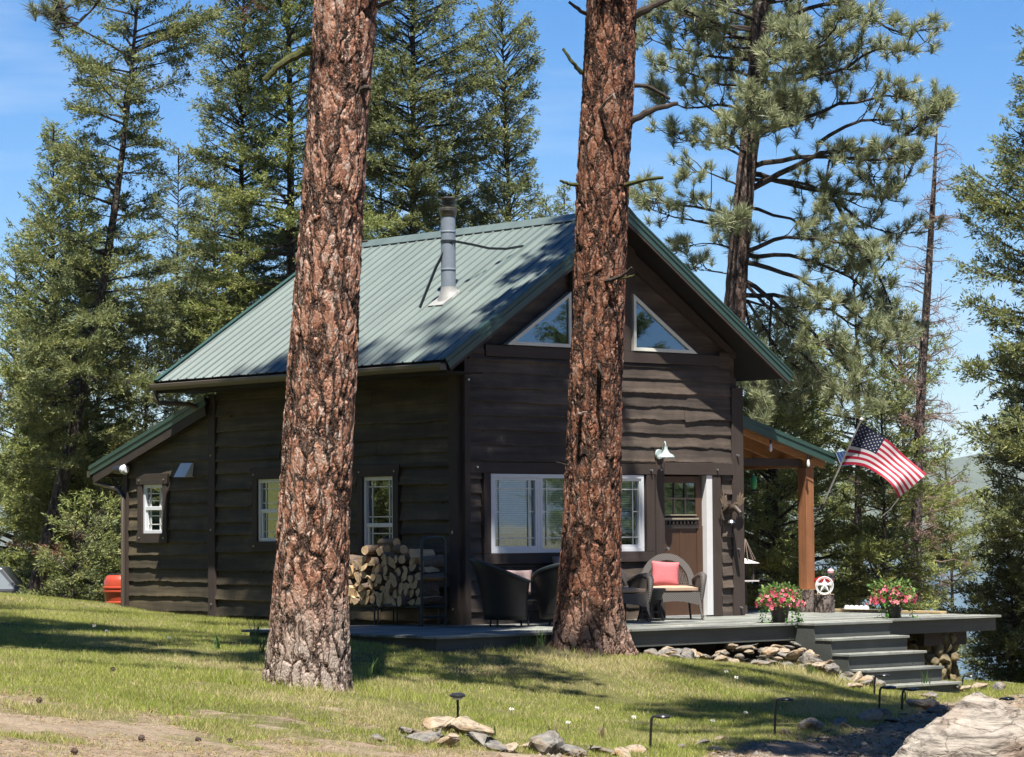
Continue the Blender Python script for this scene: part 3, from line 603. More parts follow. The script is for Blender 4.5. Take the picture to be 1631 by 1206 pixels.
# triangular gable windows
def tri_window(pts):
    P = [Vector((p[0], 0, p[1])) for p in pts]; c = sum(P, Vector())/3; w = .05; b = MB(); inn = []
    for i in range(3):
        a, q, r = P[i-1], P[i], P[(i+1) % 3]; d1 = (a-q).normalized(); d2 = (r-q).normalized(); bis = (d1+d2).normalized(); s = abs(d1.cross(bis).length); inn.append(q+bis*(w/s))
    vs = [(p.x, y, p.z) for y in (-.06, .04) for p in P+inn]; fs = []
    for i in range(3):
        j = (i+1) % 3; fs += [(i, j, 3+j, 3+i), (6+j, 6+i, 9+i, 9+j), (i, 6+i, 6+j, j), (3+j, 9+j, 9+i, 3+i)]
    b.add(vs, fs); o = b.build('gable_window', M['cream'], cabin, bevel=.003)
    g = MB(); g.prism([(p.x, p.z) for p in inn], 1, -.030, -.024); g.build('pane', M['glass_gable'], o)
    k = MB(); k.prism([(p.x, p.z) for p in inn], 1, .015, .035); k.build('unlit_room_sheet', plain('unlit_room_dark', (.035, .038, .045), .9), o)  # dark sheet stands in for the unlit room behind the glass
    return o
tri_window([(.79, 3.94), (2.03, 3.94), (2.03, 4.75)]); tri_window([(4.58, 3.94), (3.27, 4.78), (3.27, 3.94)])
# ---- door
dr = MB(); dr.box(3.86, 4.73, .035, .085, .03, 1.50).box(3.86, 3.93, .035, .085, 1.50, 2.10).box(4.60, 4.73, .035, .085, 1.50, 2.10).box(3.93, 4.60, .035, .085, 2.0, 2.10)
for xs in ((3.93, 4.24), (4.29, 4.60)):                # two raised stiles round the flat panels
    pass
dr.box(3.86, 3.95, .022, .035, .03, 1.36).box(4.61, 4.73, .022, .035, .03, 1.36).box(4.255, 4.275, .026, .035, .25, 1.30).box(3.95, 4.61, .022, .035, .03, .25)
door = dr.build('door', M['door'], cabin, bevel=.003); tag(door, 'brown front door with a six pane light and a toothed ledge')
dl = MB(); dl.box(3.90, 4.64, -.005, .05, 1.435, 1.475)
for k in range(9): dl.box(3.93+k*.077, 3.965+k*.077, .0, .035, 1.385, 1.432)
dl.box(3.90, 4.64, .012, .034, 1.32, 1.38); dl.build('ledge', M['doordark'], door, bevel=.003)
lg = MB(); lg.box(3.88, 4.62, -.012, -.006, 1.455, 1.478); lg.box(3.90, 4.60, .015, .03, 1.515, 1.53); lg.build('ledge_edge', plain('pale_ledge_edge', (.30, .26, .19), .6), door)  # paler strips along the ledge front and under the pane
g = MB(); g.box(3.93, 4.60, .045, .05, 1.53, 2.0); g.build('pane', M['glass'], door)
g = MB(); g.box(3.93, 4.60, .07, .08, 1.53, 2.0); g.build('curtain', plain('dark_curtain', (.03, .035, .045), .9), door)
mm = MB()
for xx_ in (4.153, 4.377): mm.box(xx_-.012, xx_+.012, .032, .044, 1.53, 2.0)
mm.box(3.93, 4.60, .034, .0445, 1.755, 1.778); mm.build('muntins', M['doordark'], door)
hb = MB(); hb.tube([(3.93, .03, 1.02), (3.93, -.03, 1.02)], .012, 8); hb.lathe([(.0, -.028), (.024, -.02), (.03, 0), (.024, .02), (0, .028)], (3.93, -.045, 1.02), 12); hb.build('door_knob', M['bolt'], door, True)
b = MB(); b.box(4.745, 4.865, -.055, .10, .02, 2.118); b.build('white_door_jamb', M['whitepaint'], cabin, bevel=.004)
b = MB(); b.box(3.86, 4.74, -.03, .03, .0, .03); b.build('threshold', M['flash'], cabin, bevel=.003)
# ---- gooseneck barn lamp beside the door
b = MB(); b.tube([(3.74, -.066, 2.42), (3.74, -.095, 2.42)], [.075, .07], 20); 
lamp = b.build('barn_lamp', M['lamp_white'], cabin, True)
b = MB(); b.tube([(3.74, -.09, 2.42), (3.74, -.13, 2.43), (3.735, -.16, 2.50), (3.73, -.19, 2.58), (3.72, -.22, 2.60), (3.71, -.245, 2.575), (3.71, -.25, 2.51)], .011, 8); b.build('gooseneck', M['lamp_white'], lamp, True)
b = MB(); b.lathe([(.024, .16), (.028, .12), (.04, .10), (.048, .08), (.065, .06), (.11, .036), (.13, .008), (.132, 0), (.127, 0), (.105, .032), (.06, .056), (.026, .09)], (3.71, -.25, 2.37), 28, closed=False); b.build('lamp_shade', M['lamp_white'], lamp, True)
b = MB(); b.lathe([(.0, -.03), (.025, -.02), (.03, .01), (.018, .05), (.01, .06)], (3.71, -.25, 2.38), 12); b.build('bulb', M['vinyl'], lamp, True)
# ---- roof
def slope_frame(side):
    """u runs down the slope from the ridge"""
    dx = (W/2+OX); dz = ZR-ZE; Ls = math.hypot(dx, dz); sgn = -1 if side == 0 else 1
    d = Vector((sgn*dx/Ls, 0, -dz/Ls)); n = Vector((sgn*dz/Ls, 0, dx/Ls)); return Vector((W/2, 0, ZR)), d, n, Ls
def ribbed(y0, y1, org, d, n, Ls, name, parent, pitch=.229, u0=0.0, flip=False, mat=None):
    prof = []; y = y0
    while y < y1-.01:
        e = min(y+pitch, y1)
        for (dy, h) in ((0, 0), (.012, .021), (.034, .021), (.046, 0), (.105, 0), (.110, .004), (.122, .004), (.127, 0), (.165, 0), (.170, .004), (.182, .004), (.187, 0)):
            if y+dy <= y1: prof.append((y+dy, h))
        y += pitch
    prof.append((y1, 0)); us = np.linspace(u0, Ls, 7); V = []; Fc = []; m = len(prof)
    for i, u in enumerate(us):
        for (yy, h) in prof:
            wv = .0022*math.sin(yy*5.1+u*2.3)+.0015*math.sin(yy*13.0-u*4.1)
            p = org+d*u+n*(h+wv)+Vector((0, yy, 0)); V.append(p)
    for i in range(len(us)-1):
        for k in range(m-1): Fc.append((i*m+k, i*m+k+1, (i+1)*m+k+1, (i+1)*m+k))
    b = MB(); b.add(V, Fc); o = b.build(name, mat or M['roof'], parent, False, 0, False)
    s = o.modifiers.new('sheet', 'SOLIDIFY'); s.thickness = .002; s.offset = -1; return o
roof = None
for side in (0, 1):
    org, d, n, Ls = slope_frame(side); r_ = ribbed(-OY, LF, org, d, n, Ls, 'roof_panel', cabin, .229, .0, side == 1)
    # sheathing and rafters under the metal
    b = MB(); th = .13; o0 = n*-.012; p = [org+o0+Vector((0, -OY+.02, 0)), org+o0+d*(Ls-.03)+Vector((0, -OY+.02, 0))]
    vs = [];
    for yy in (-OY+.02, LF-.02):
        for (uu, nn) in ((.0, -.012), (Ls-.03, -.012), (Ls-.03, -.10), (.0, -.10)): vs.append(org+d*uu+n*nn+Vector((0, yy, 0)))
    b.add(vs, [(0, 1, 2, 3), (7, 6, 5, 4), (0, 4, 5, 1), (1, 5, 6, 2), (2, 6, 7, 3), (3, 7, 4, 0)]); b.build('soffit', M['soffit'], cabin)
    # rake trim: face board + top cap with two raised lips
    for (ya, yb, out) in ((-OY-.012, -OY+.085, -1), (LF-.085, LF+.012, 1)):
        b = MB()
        def strip(n0, n1, y0_, y1_, ue=Ls+.015):
            vs = []
            for yy in (y0_, y1_):
                for (uu, nn) in ((0, n0), (ue, n0), (ue, n1), (0, n1)):
                    q = org+d*uu+n*nn+Vector((0, yy, 0))
                    if uu == 0: q = Vector((W/2, yy, ZR+nn/n.z))
                    vs.append(q)
            b.add(vs, [(0, 1, 2, 3), (7, 6, 5, 4), (0, 4, 5, 1), (1, 5, 6, 2), (2, 6, 7, 3), (3, 7, 4, 0)])
        strip(.024, .034, ya, yb)
        strip(-.135, .032, *((ya-.004, ya+.004) if out < 0 else (yb-.004, yb+.004)))
        strip(-.055, -.043, *((ya-.016, ya-.004) if out < 0 else (yb+.004, yb+.016)))
        strip(.006, .018, *((ya-.012, ya-.004) if out < 0 else (yb+.004, yb+.012)))
        b.build('rake_trim', M['rake'], cabin)
        b = MB(); strip(-.175, -.136, *((ya+.002, ya+.04) if out < 0 else (yb-.04, yb-.002))); b.build('barge_board', M['trim_x'], cabin)
b = MB(); org, d, n, Ls = slope_frame(0); org2, d2, n2, _ = slope_frame(1); capw = .20
pr = [(W/2+d.x*capw, ZR+d.z*capw+.030), (W/2-.02, ZR+.040), (W/2+.02, ZR+.040), (W/2+d2.x*capw, ZR+d2.z*capw+.030), (W/2+d2.x*capw, ZR+d2.z*capw+.026), (W/2+.02, ZR+.034), (W/2-.02, ZR+.034), (W/2+d.x*capw, ZR+d.z*capw+.026)]
b.prism(pr, 1, -OY-.03, LF+.03); b.build('ridge_cap', M['roof'], cabin)
# closed foam strip under the cap: small dark closures between ribs
b = MB()
for s_ in (0, 1):
    o_, d_, n_, _ = slope_frame(s_)
    vs = []
    for yy in (-OY, LF):
        for (uu, nn) in ((capw-.03, .001), (capw-.005, .001), (capw-.005, .024), (capw-.03, .024)): vs.append(o_+d_*uu+n_*nn+Vector((0, yy, 0)))
    b.add(vs, [(0, 1, 2, 3), (7, 6, 5, 4), (0, 4, 5, 1), (1, 5, 6, 2), (2, 6, 7, 3), (3, 7, 4, 0)])
b.build('ridge_closure', M['black'], cabin)
# fascia, gutter and downspouts on the side wall
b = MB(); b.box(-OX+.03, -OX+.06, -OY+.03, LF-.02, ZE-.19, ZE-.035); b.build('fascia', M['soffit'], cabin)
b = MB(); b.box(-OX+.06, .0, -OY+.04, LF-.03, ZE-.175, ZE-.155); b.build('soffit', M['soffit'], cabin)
b = MB(); gy0, gy1 = -OY+.02, LF+.04
pr = [(-OX-.075, ZE-.045), (-OX-.095, ZE-.055), (-OX-.09, ZE-.10), (-OX-.065, ZE-.145), (-OX+.025, ZE-.145), (-OX+.025, ZE-.05), (-OX+.018, ZE-.05), (-OX+.018, ZE-.138), (-OX-.06, ZE-.138), (-OX-.082, ZE-.10), (-OX-.087, ZE-.06), (-OX-.075, ZE-.055)]
b.prism(pr, 1, gy0, gy1); b.box(-OX-.088, -OX+.02, gy0-.004, gy0+.002, ZE-.142, ZE-.06); b.box(-OX-.088, -OX+.02, gy1-.002, gy1+.004, ZE-.142, ZE-.06)
gut = b.build('gutter', M['gutter'], cabin)
b = MB(); b.tube([(-OX-.03, LF-.05, ZE-.13), (-OX-.03, LF-.05, ZE-.27), (-OX+.0, LF-.09, ZE-.34), (-.28, LF-.30, 3.30), (-.1, LF-.42, 3.22)], .038, 10); b.build('downspout', M['gutter'], cabin, True)
# ---- lean-to behind, roof falls away from the main gable
def lz(y): return 3.38-(y-6.05)*.315
b = MB(); lx0, lx1, ly0, ly1 = -.17, W+.25, LM+.03, 9.24
vs = [(x, y, lz(y)+o) for o in (-.105, -.012) for (x, y) in ((lx0+.02, ly0), (lx1, ly0), (lx1, ly1-.02), (lx0+.02, ly1-.02))]
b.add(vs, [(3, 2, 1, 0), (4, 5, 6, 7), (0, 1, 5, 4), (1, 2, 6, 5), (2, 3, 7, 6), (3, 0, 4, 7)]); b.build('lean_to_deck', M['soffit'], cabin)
b = MB(); x = lx0; prof = []
while x < lx1-.05:
    prof += [(x, 0), (x+.012, .02), (x+.034, .02), (x+.046, 0), (x+.15, 0)]; x += .229
prof.append((lx1, 0)); m = len(prof); V = [(px, y, lz(y)+h) for y in np.linspace(ly0, ly1, 4) for px, h in prof]
b.add(V, [(i*m+k, (i+1)*m+k, (i+1)*m+k+1, i*m+k+1) for i in range(3) for k in range(m-1)]); b.build('lean_to_roof', M['roof'], cabin, False, 0, False)
b = MB(); b.bar((lx0-.004, ly0, lz(ly0)-.052), (lx0-.004, ly1+.01, lz(ly1)-.052), .012, .15); b.bar((lx0+.03, ly0, lz(ly0)+.03), (lx0+.03, ly1+.01, lz(ly1)+.03), .08, .01); b.bar((lx0-.016, ly0, lz(ly0)-.03), (lx0-.016, ly1+.01, lz(ly1)-.03), .012, .012); b.build('lean_to_rake_trim', M['rake'], cabin)
b = MB(); b.bar((lx0+.018, ly0+.0, lz(ly0)-.205), (lx0+.018, ly1-.10, lz(ly1)-.175), .035, .145); b.build('lean_to_barge_board', M['trim_y'], cabin)
b = MB(); b.bar((-.05, LM+.1, lz(LM+.1)-.20), (-.05, LB-.05, lz(LB-.05)-.20), .05, .15); b.build('raking_trim', M['trim_y'], cabin)
b = MB(); b.box(lx0-.0, lx1, ly1+.0, ly1+.09, lz(ly1)-.15, lz(ly1)-.05); b.build('lean_to_gutter', M['gutter'], cabin)
b = MB(); b.tube([(lx0+.1, ly1+.04, lz(ly1)-.13), (lx0+.1, ly1, lz(ly1)-.24), (-.09, LB+.12, 2.02), (-.095, LB-.02, 1.9), (-.095, LB-.02, .12), (-.2, LB-.1, .07)], .036, 10); b.build('downspout', M['gutter'], cabin, True)
# vent hood on the lean-to wall
b = MB(); b.add([(-.03, 6.49, 2.18), (-.03, 6.80, 2.18), (-.03, 6.80, 2.40), (-.03, 6.49, 2.40), (-.20, 6.49, 2.18), (-.20, 6.80, 2.18), (-.06, 6.80, 2.40), (-.06, 6.49, 2.40)], [(0, 1, 2, 3), (4, 7, 6, 5), (3, 2, 6, 7), (0, 3, 7, 4), (1, 5, 6, 2)])
b.build('vent_hood', M['vinyl'], cabin)
# flood light on the corner: black base, black collar, white bulb
b = MB(); b.tube([(-.06, LB-.05, 2.34), (-.10, LB-.05, 2.34)], .07, 16); b.tube([(-.10, LB-.05, 2.34), (-.15, LB-.07, 2.33)], .03, 10); b.tube([(-.17, LB+.10, 2.33), (-.16, LB-.02, 2.33), (-.155, LB-.10, 2.33)], [.06, .075, .075], 18)
fl = b.build('flood_light', M['blackpl'], cabin, True)
b = MB(); b.tube([(-.155, LB-.10, 2.33), (-.15, LB-.17, 2.33), (-.148, LB-.20, 2.33)], [.07, .085, .05], 18); b.build('flood_lamp', M['vinyl'], fl, True)
b = MB(); b.tube([(-.10, LB-.02, 2.42), (-.10, LB-.02, 2.52)], .045, 14); b.build('motion_sensor', M['blackpl'], fl, True)
# stovepipe through the roof
px_, py_ = .90, 1.36; pz = roofz(px_); pipe_r = .108
b = MB(); b.lathe([(pipe_r, -.1), (pipe_r, .38), (pipe_r+.008, .385), (pipe_r+.008, .40), (pipe_r, .405), (pipe_r, .93), (pipe_r+.006, .935), (pipe_r+.006, .95), (pipe_r, .955), (pipe_r, 1.22)], (px_, py_, pz), 32)
pipe = b.build('stovepipe', M['galv'], cabin, True)
b = MB(); b.lathe([(pipe_r+.004, 1.16), (pipe_r+.012, 1.18), (pipe_r+.02, 1.24), (pipe_r+.03, 1.25), (pipe_r+.03, 1.285), (pipe_r+.005, 1.30), (pipe_r-.02, 1.31), (pipe_r-.02, 1.34), (pipe_r+.02, 1.35), (pipe_r+.02, 1.37), (pipe_r-.01, 1.38), (pipe_r-.01, 1.41), (pipe_r+.05, 1.415), (pipe_r+.055, 1.43), (.05, 1.455), (0.001, 1.46)], (px_, py_, pz), 32); b.build('rain_cap', plain('tarnished_cap', (.13, .12, .10), .4, .7, .4, 14), pipe, True)
b = MB(); b.lathe([(.112, .16), (.116, .13), (.135, .07), (.175, .02), (.18, .0), (.17, .0)], (px_, py_, pz-.02), 32, closed=False)
for i, v in enumerate(b.v):
    k = max(0, 1-(v[2]-pz+.02)/.17); b.v[i] = (v[0], v[1], v[2]+(v[0]-px_)*.666*k)
b.build('pipe_flashing', M['flash'], pipe, True)
b = MB(); org, d, n, Ls = slope_frame(0)
def onroof(x, y, h=.006): return Vector((x, y, roofz(x)))+n*h
q = [onroof(px_-.24, py_-.16, .024), onroof(px_+.05, py_-.16, .024), onroof(px_+.05, py_+.17, .024), onroof(px_-.24, py_+.17, .024)]
b.add(q+[p-n*.02 for p in q], [(0, 1, 2, 3), (7, 6, 5, 4), (0, 4, 5, 1), (1, 5, 6, 2), (2, 6, 7, 3), (3, 7, 4, 0)]); b.build('roof_flashing_sheet', M['flash'], pipe)
# bracing straps from the pipe to the roof
b = MB()
for (e, s_) in ((onroof(2.02, .96, .03), 1), (onroof(.62, 1.66, .03), -1)):
    a = Vector((px_+.02*s_, py_-.11, pz+.80)); mid = a.lerp(e, .5)+Vector((0, 0, -.07 if s_ > 0 else .10)); q1 = a.lerp(e, .25)+Vector((0, 0, -.03 if s_ > 0 else .08)); q3 = a.lerp(e, .75)+Vector((0, 0, -.06 if s_ > 0 else .05))
    pts = [a, q1, mid, q3, e]
    for i in range(4): b.bar(pts[i], pts[i+1], .03, .035, up=(n.x, n.y, n.z))
b.build('brace_strap', M['rackmetal'], pipe)
b = MB(); b.lathe([(pipe_r+.001, -.02), (pipe_r+.006, -.02), (pipe_r+.006, .02), (pipe_r+.001, .02)], (px_, py_, pz+.80), 32, closed=False); b.build('strap_ring', M['rackmetal'], pipe)
# overlapping panel seam, slightly lifted
b = MB(); b.bar(onroof(2.45, .93, .022), onroof(.95, .93, .028), .05, .006, up=(n.x, n.y, n.z)); b.build('lifted_seam', M['roof'], cabin)
# ---- side porch roof on the right
def pz2(x): return 3.06-(x-5.5)*.275
PX1 = 7.72; PY0, PY1 = .10, 4.6
b = MB(); vs = [(x, y, pz2(x)+o) for o in (-.03, -.006) for (x, y) in ((W+.06, PY0+.02), (PX1-.02, PY0+.02), (PX1-.02, PY1), (W+.06, PY1))]
b.add(vs, [(3, 2, 1, 0), (4, 5, 6, 7), (0, 1, 5, 4), (1, 2, 6, 5), (2, 3, 7, 6), (3, 0, 4, 7)]); b.build('porch_ceiling', M['orange_x'], cabin)
b = MB(); y = PY0; prof = []
while y < PY1-.05: prof += [(y, 0), (y+.012, .02), (y+.034, .02), (y+.046, 0), (y+.15, 0)]; y += .229
prof.append((PY1, 0)); m = len(prof); V = [(x, py, pz2(x)+h) for x in np.linspace(W+.05, PX1, 3) for py, h in prof]
b.add(V, [(i*m+k, i*m+k+1, (i+1)*m+k+1, (i+1)*m+k) for i in range(2) for k in range(m-1)]); b.build('porch_roof', M['roof'], cabin, False, 0, False)
b = MB(); b.bar((W+.06, PY0-.006, pz2(W+.06)-.06), (PX1+.02, PY0-.006, pz2(PX1+.02)-.06), .012, .16, up=(0, 0, 1)); b.bar((W+.06, PY0+.03, pz2(W+.06)+.03), (PX1+.02, PY0+.03, pz2(PX1+.02)+.03), .08, .012); b.bar((W+.06, PY0-.018, pz2(W+.06)-.02), (PX1+.02, PY0-.018, pz2(PX1+.02)-.02), .012, .014); b.build('porch_rake_trim', M['rake'], cabin)
for yy in (.24, .85, 1.46, 2.07, 2.68, 3.29, 3.9, 4.5): b = MB(); b.bar((W+.06, yy, pz2(W+.06)-.125), (PX1-.06, yy, pz2(PX1-.06)-.125), .042, .185); b.build('rafter', M['orange_x'], cabin, bevel=.004)
b = MB(); b.box(7.22, 7.36, .16, PY1, 2.26, 2.40); b.build('porch_beam', M['orange_x'], cabin, bevel=.004)
boxes('tie_beam', M['trim_x'], [(W+.06, 7.215, .30, .40, 2.28, 2.40), (W+.06, 7.215, 2.95, 3.05, 2.28, 2.40)], cabin)
boxes('porch_post', M['orange_wood'], [(7.19, 7.37, .20, .38, .36, 2.257), (7.20, 7.36, 3.3, 3.46, .0, 2.257)], cabin, .008)
# solar panel clipped to the porch eave
b = MB(); b.add([(7.66, .0, 2.50), (7.88, -.02, 2.52), (7.92, -.10, 2.30), (7.70, -.08, 2.28), (7.66, .03, 2.50), (7.88, .01, 2.52), (7.92, -.07, 2.30), (7.70, -.05, 2.28)], [(0, 3, 2, 1), (4, 5, 6, 7), (0, 1, 5, 4), (1, 2, 6, 5), (2, 3, 7, 6), (3, 0, 4, 7)])
sp = b.build('solar_panel', plain('blue_solar_cells', (.02, .04, .10), .18, .2, .15, 3, 0), cabin)
b = MB(); b.bar((7.66, -.004, 2.50), (7.70, -.084, 2.28), .012, .012); b.bar((7.88, -.024, 2.52), (7.92, -.104, 2.30), .012, .012); b.bar((7.73, -.010, 2.505), (7.77, -.09, 2.285), .003, .004); b.bar((7.80, -.014, 2.51), (7.84, -.096, 2.29), .003, .004); b.build('panel_frame', M['galv'], sp)
# festoon bulbs under the porch rake
b = MB(); pts = []
for k in range(9):
    x = W+.15+k*.25; pts.append((x, PY0-.02, pz2(x)-.16-.03*(k % 2)))
b.tube(pts, .005, 5); fw = b.build('festoon_wire', M['black'], cabin)
for x in (6.28, 7.12):
    b = MB(); z = pz2(x)-.20; b.tube([(x, PY0-.02, z+.03), (x, PY0-.02, z-.03)], .016, 8); fb = b.build('bulb_socket', M['black'], fw)
    b = MB(); b.lathe([(.004, -.15), (.02, -.14), (.028, -.11), (.02, -.06), (.013, -.03)], (x, PY0-.02, z), 12); b.build('clear_bulb', M['vinyl'], fb, True)
# ---------------------------------------------------------------- deck and stairs
deck = empty('deck', (0, 0, 0), 0, 'low grey board deck wrapping the front of the cabin', 'deck')
b = MB(); y = -3.06; rr = random.Random(3)
while y < 1.0:
    x0_ = -3.02; x1_ = 7.92 if y < -.05 else -.06
    segs = []; x = x0_
    while x < x1_-.1:
        e = min(x+rr.uniform(2.6, 3.8), x1_); e = x1_ if x1_-e < .6 else e; segs.append((x, e)); x = e
    for (a, e) in segs: b.box(a+.002, e-.002, y, y+.137, -.034, rr.uniform(-.0015, .0015))
    y += .143
y = -.05
while y < 5:
    b.box(W+.07, 7.92, y+.02, y+.157, -.034, rr.uniform(-.0015, .0015)); y += .143
b.build('deck_boards', M['deck'], deck, bevel=.003)
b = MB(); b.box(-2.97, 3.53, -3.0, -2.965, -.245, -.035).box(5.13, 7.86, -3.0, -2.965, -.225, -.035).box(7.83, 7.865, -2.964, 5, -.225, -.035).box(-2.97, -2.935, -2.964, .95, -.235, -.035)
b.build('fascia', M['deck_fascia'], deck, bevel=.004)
b = MB()
for x in np.arange(-2.8, 7.8, .5):
    b.box(x, x+.04, -2.96, -.02, -.19, -.036)
b.box(6.35, 7.30, -2.90, -2.76, -.42, -.192); b.box(-2.9, 3.5, -1.6, -1.5, -.33, -.192)
for x in (-2.5, 0, 2.5): b.box(x, x+.14, -2.6, -2.46, -1.3, -.192)
b.box(-2.9, 7.8, -.4, -.3, -1.3, -.192); b.build('joists', M['trim_x'], deck)
# wooden border board on the far side, pale yellow
b = MB(); b.box(7.66, 7.80, -2.1, 2.2, .006, .045); tag(b.build('border_board', M['yellow_wood'], None, bevel=.004), 'pale yellow board lying along the far edge of the grey deck', 'board')
stairs = empty('stairs', (3.5, -3.06, -1.0), 0, 'five grey wooden steps going down from the deck to the grass', 'stairs')
SX0, SX1 = 3.50, 5.10; so_ = Vector((3.5, -3.06, -1.0))
zs_ = [0, -.205, -.41, -.615, -.82, -1.03]
for i in range(5):
    z = zs_[i]; yf = -3.40-.315*i
    b = MB(); yb = -3.064 if i == 0 else yf+.33
    if i == 0: b.box(SX0, SX1, yf, yb, z-.036, z+.002)
    else: b.box(SX0, SX1, yf, yf+.162, z-.036, z); b.box(SX0, SX1, yf+.168, yb-.004, z-.036, z)
    b.v = [tuple(Vector(p)-so_) for p in b.v]; b.build('tread', M['deck'], stairs, bevel=.005)
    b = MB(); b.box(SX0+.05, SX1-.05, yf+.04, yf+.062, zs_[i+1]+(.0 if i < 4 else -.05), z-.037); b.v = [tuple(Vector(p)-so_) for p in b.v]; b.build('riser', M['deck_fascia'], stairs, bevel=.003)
for sx in (SX0+.012, SX1-.048):
    pl = [(-3.005, -.04)]
    for i in range(5): pl += [(-3.36-.315*i+.0, zs_[i]-.038), (-3.36-.315*i, zs_[i+1]-.038 if i < 4 else -1.1)]
    pl += [(-3.9, -1.1), (-3.005, -.55)]
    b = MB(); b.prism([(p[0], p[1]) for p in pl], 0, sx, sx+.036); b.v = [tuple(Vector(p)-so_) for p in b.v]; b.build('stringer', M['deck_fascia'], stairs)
# ---------------------------------------------------------------- rocks
def ordinal(k):
    a = ['first', 'second', 'third', 'fourth', 'fifth', 'sixth', 'seventh', 'eighth', 'ninth', 'tenth', 'eleventh', 'twelfth', 'thirteenth', 'fourteenth', 'fifteenth', 'sixteenth', 'seventeenth', 'eighteenth', 'nineteenth']
    t = {20: 'twent', 30: 'thirt', 40: 'fort', 50: 'fift'}
    if k < 20: return a[k-1]
    return t[k//10*10]+('ieth' if k % 10 == 0 else 'y-'+a[k % 10-1])
def rock_mesh(seed, sx=1, sy=1, sz=.6, n=16, sub=1):
    r = random.Random(seed); bm = bmesh.new()
    for k in range(n):
        v = Vector((r.gauss(0, 1), r.gauss(0, 1), r.gauss(0, 1))).normalized()*r.uniform(.8, 1); bm.verts.new((v.x*sx*.5, v.y*sy*.5, v.z*sz*.5))
    bmesh.ops.convex_hull(bm, input=bm.verts); bm.verts.ensure_lookup_table()
    bmesh.ops.delete(bm, geom=[v for v in bm.verts if not v.link_faces], context='VERTS')
    bmesh.ops.bevel(bm, geom=list(bm.edges), offset=.035, segments=1, affect='EDGES')
    bmesh.ops.triangulate(bm, faces=bm.faces); bmesh.ops.subdivide_edges(bm, edges=bm.edges, cuts=1, use_grid_fill=True)
    for v in bm.verts:
        v.co += v.co.normalized()*mnoise.fractal(v.co*4+Vector((seed, 0, 0)), 1, 2, 3)*.05
    bmesh.ops.recalc_face_normals(bm, faces=bm.faces)
    me = bpy.data.meshes.new('rock'); bm.to_mesh(me); bm.free(); return me
ROCKS = [rock_mesh(s, 1, .75, [.30, .42, .24, .6, .36][s % 5]) for s in range(10)]
for i, me in enumerate(ROCKS): me.materials.append([M['rock'], M['rock_tan'], M['rock'], M['rock'], M['rock_tan']][i % 5])
YR = [rock_mesh(50+s, 1, .85, .75) for s in range(3)]
for me in YR: me.materials.append(M['rock_yellow'])
def put_rock(me, p, s, rz, rx=0, ry=0, label='', group=None, name='rock', sc=(1, 1, 1)):
    o = bpy.data.objects.new(name, me); scn.collection.objects.link(o); o.location = [float(a) for a in p]; o.scale = (s*sc[0], s*sc[1], s*sc[2]); o.rotation_euler = (rx, ry, rz)
    return tag(o, label, 'rock', group)
rr = random.Random(21)
gA = 'flat rocks piled under the front edge of the deck'
for k in range(58):
    x = rr.uniform(.55, 3.75); lay = rr.random(); y = -3.0-rr.uniform(-.02, .45)*(.3+lay); zg = gz(x, y)
    top = -.27+(.0 if x < 2.4 else -.0); hfree = max(.0, top-zg); z = zg+.02+hfree*rr.random()*(1-.6*max(0, (-3.0-y)/.45))
    put_rock(ROCKS[rr.randrange(10)], (x, y, z), rr.uniform(.16, .40), rr.uniform(0, 6.3), rr.gauss(0, .18), rr.gauss(0, .18), 'grey flat rock in the pile under the deck edge left of the stairs', gA)
for k in range(40):                                     # beside the stair stringer, stepping down
    t = rr.random(); y = -3.1-1.6*t; x = 3.35-rr.uniform(0, .38); z = gz(x, y)+.03+rr.random()*.25*(1-t)
    put_rock(ROCKS[rr.choice([1, 4, 6, 9, 0, 3, 3, 8])], (x, y, z), rr.uniform(.2, .5), rr.uniform(0, 6.3), rr.gauss(0, .25), rr.gauss(0, .25), 'rock in the heap that steps down beside the left of the stairs', 'rocks beside the stairs')
gB = 'stones edging the lawn along the dirt path'
stones = [(600, 1178, .16), (655, 1168, .3), (676, 1180, .38), (700, 1163, .5), (712, 1186, .34), (752, 1172, .56), (775, 1190, .42), (792, 1196, .34), (810, 1198, .26), (838, 1193, .2), (870, 1199, .5), (912, 1203, .36), (960, 1201, .3), (990, 1206, .3), (1010, 1200, .26),
          (1085, 1192, .12), (1120, 1186, .2), (1138, 1196, .2), (1146, 1180, .16), (1252, 1172, .2), (1290, 1165, .36), (1318, 1168, .18), (1336, 1155, .26), (1347, 1160, .2), (1382, 1150, .38), (1405, 1142, .26), (1420, 1152, .2), (1437, 1140, .2), (1450, 1150, .16), (1470, 1130, .5), (1495, 1138, .3), (1505, 1146, .24), (1520, 1104, .3), (1538, 1100, .26), (1560, 1098, .34), (1590, 1100, .3), (1480, 1112, .3), (1610, 1090, .26), (1362, 1098, .3), (1385, 1084, .38), (1325, 1076, .2), (1600, 1125, .3), (1580, 1130, .25)]
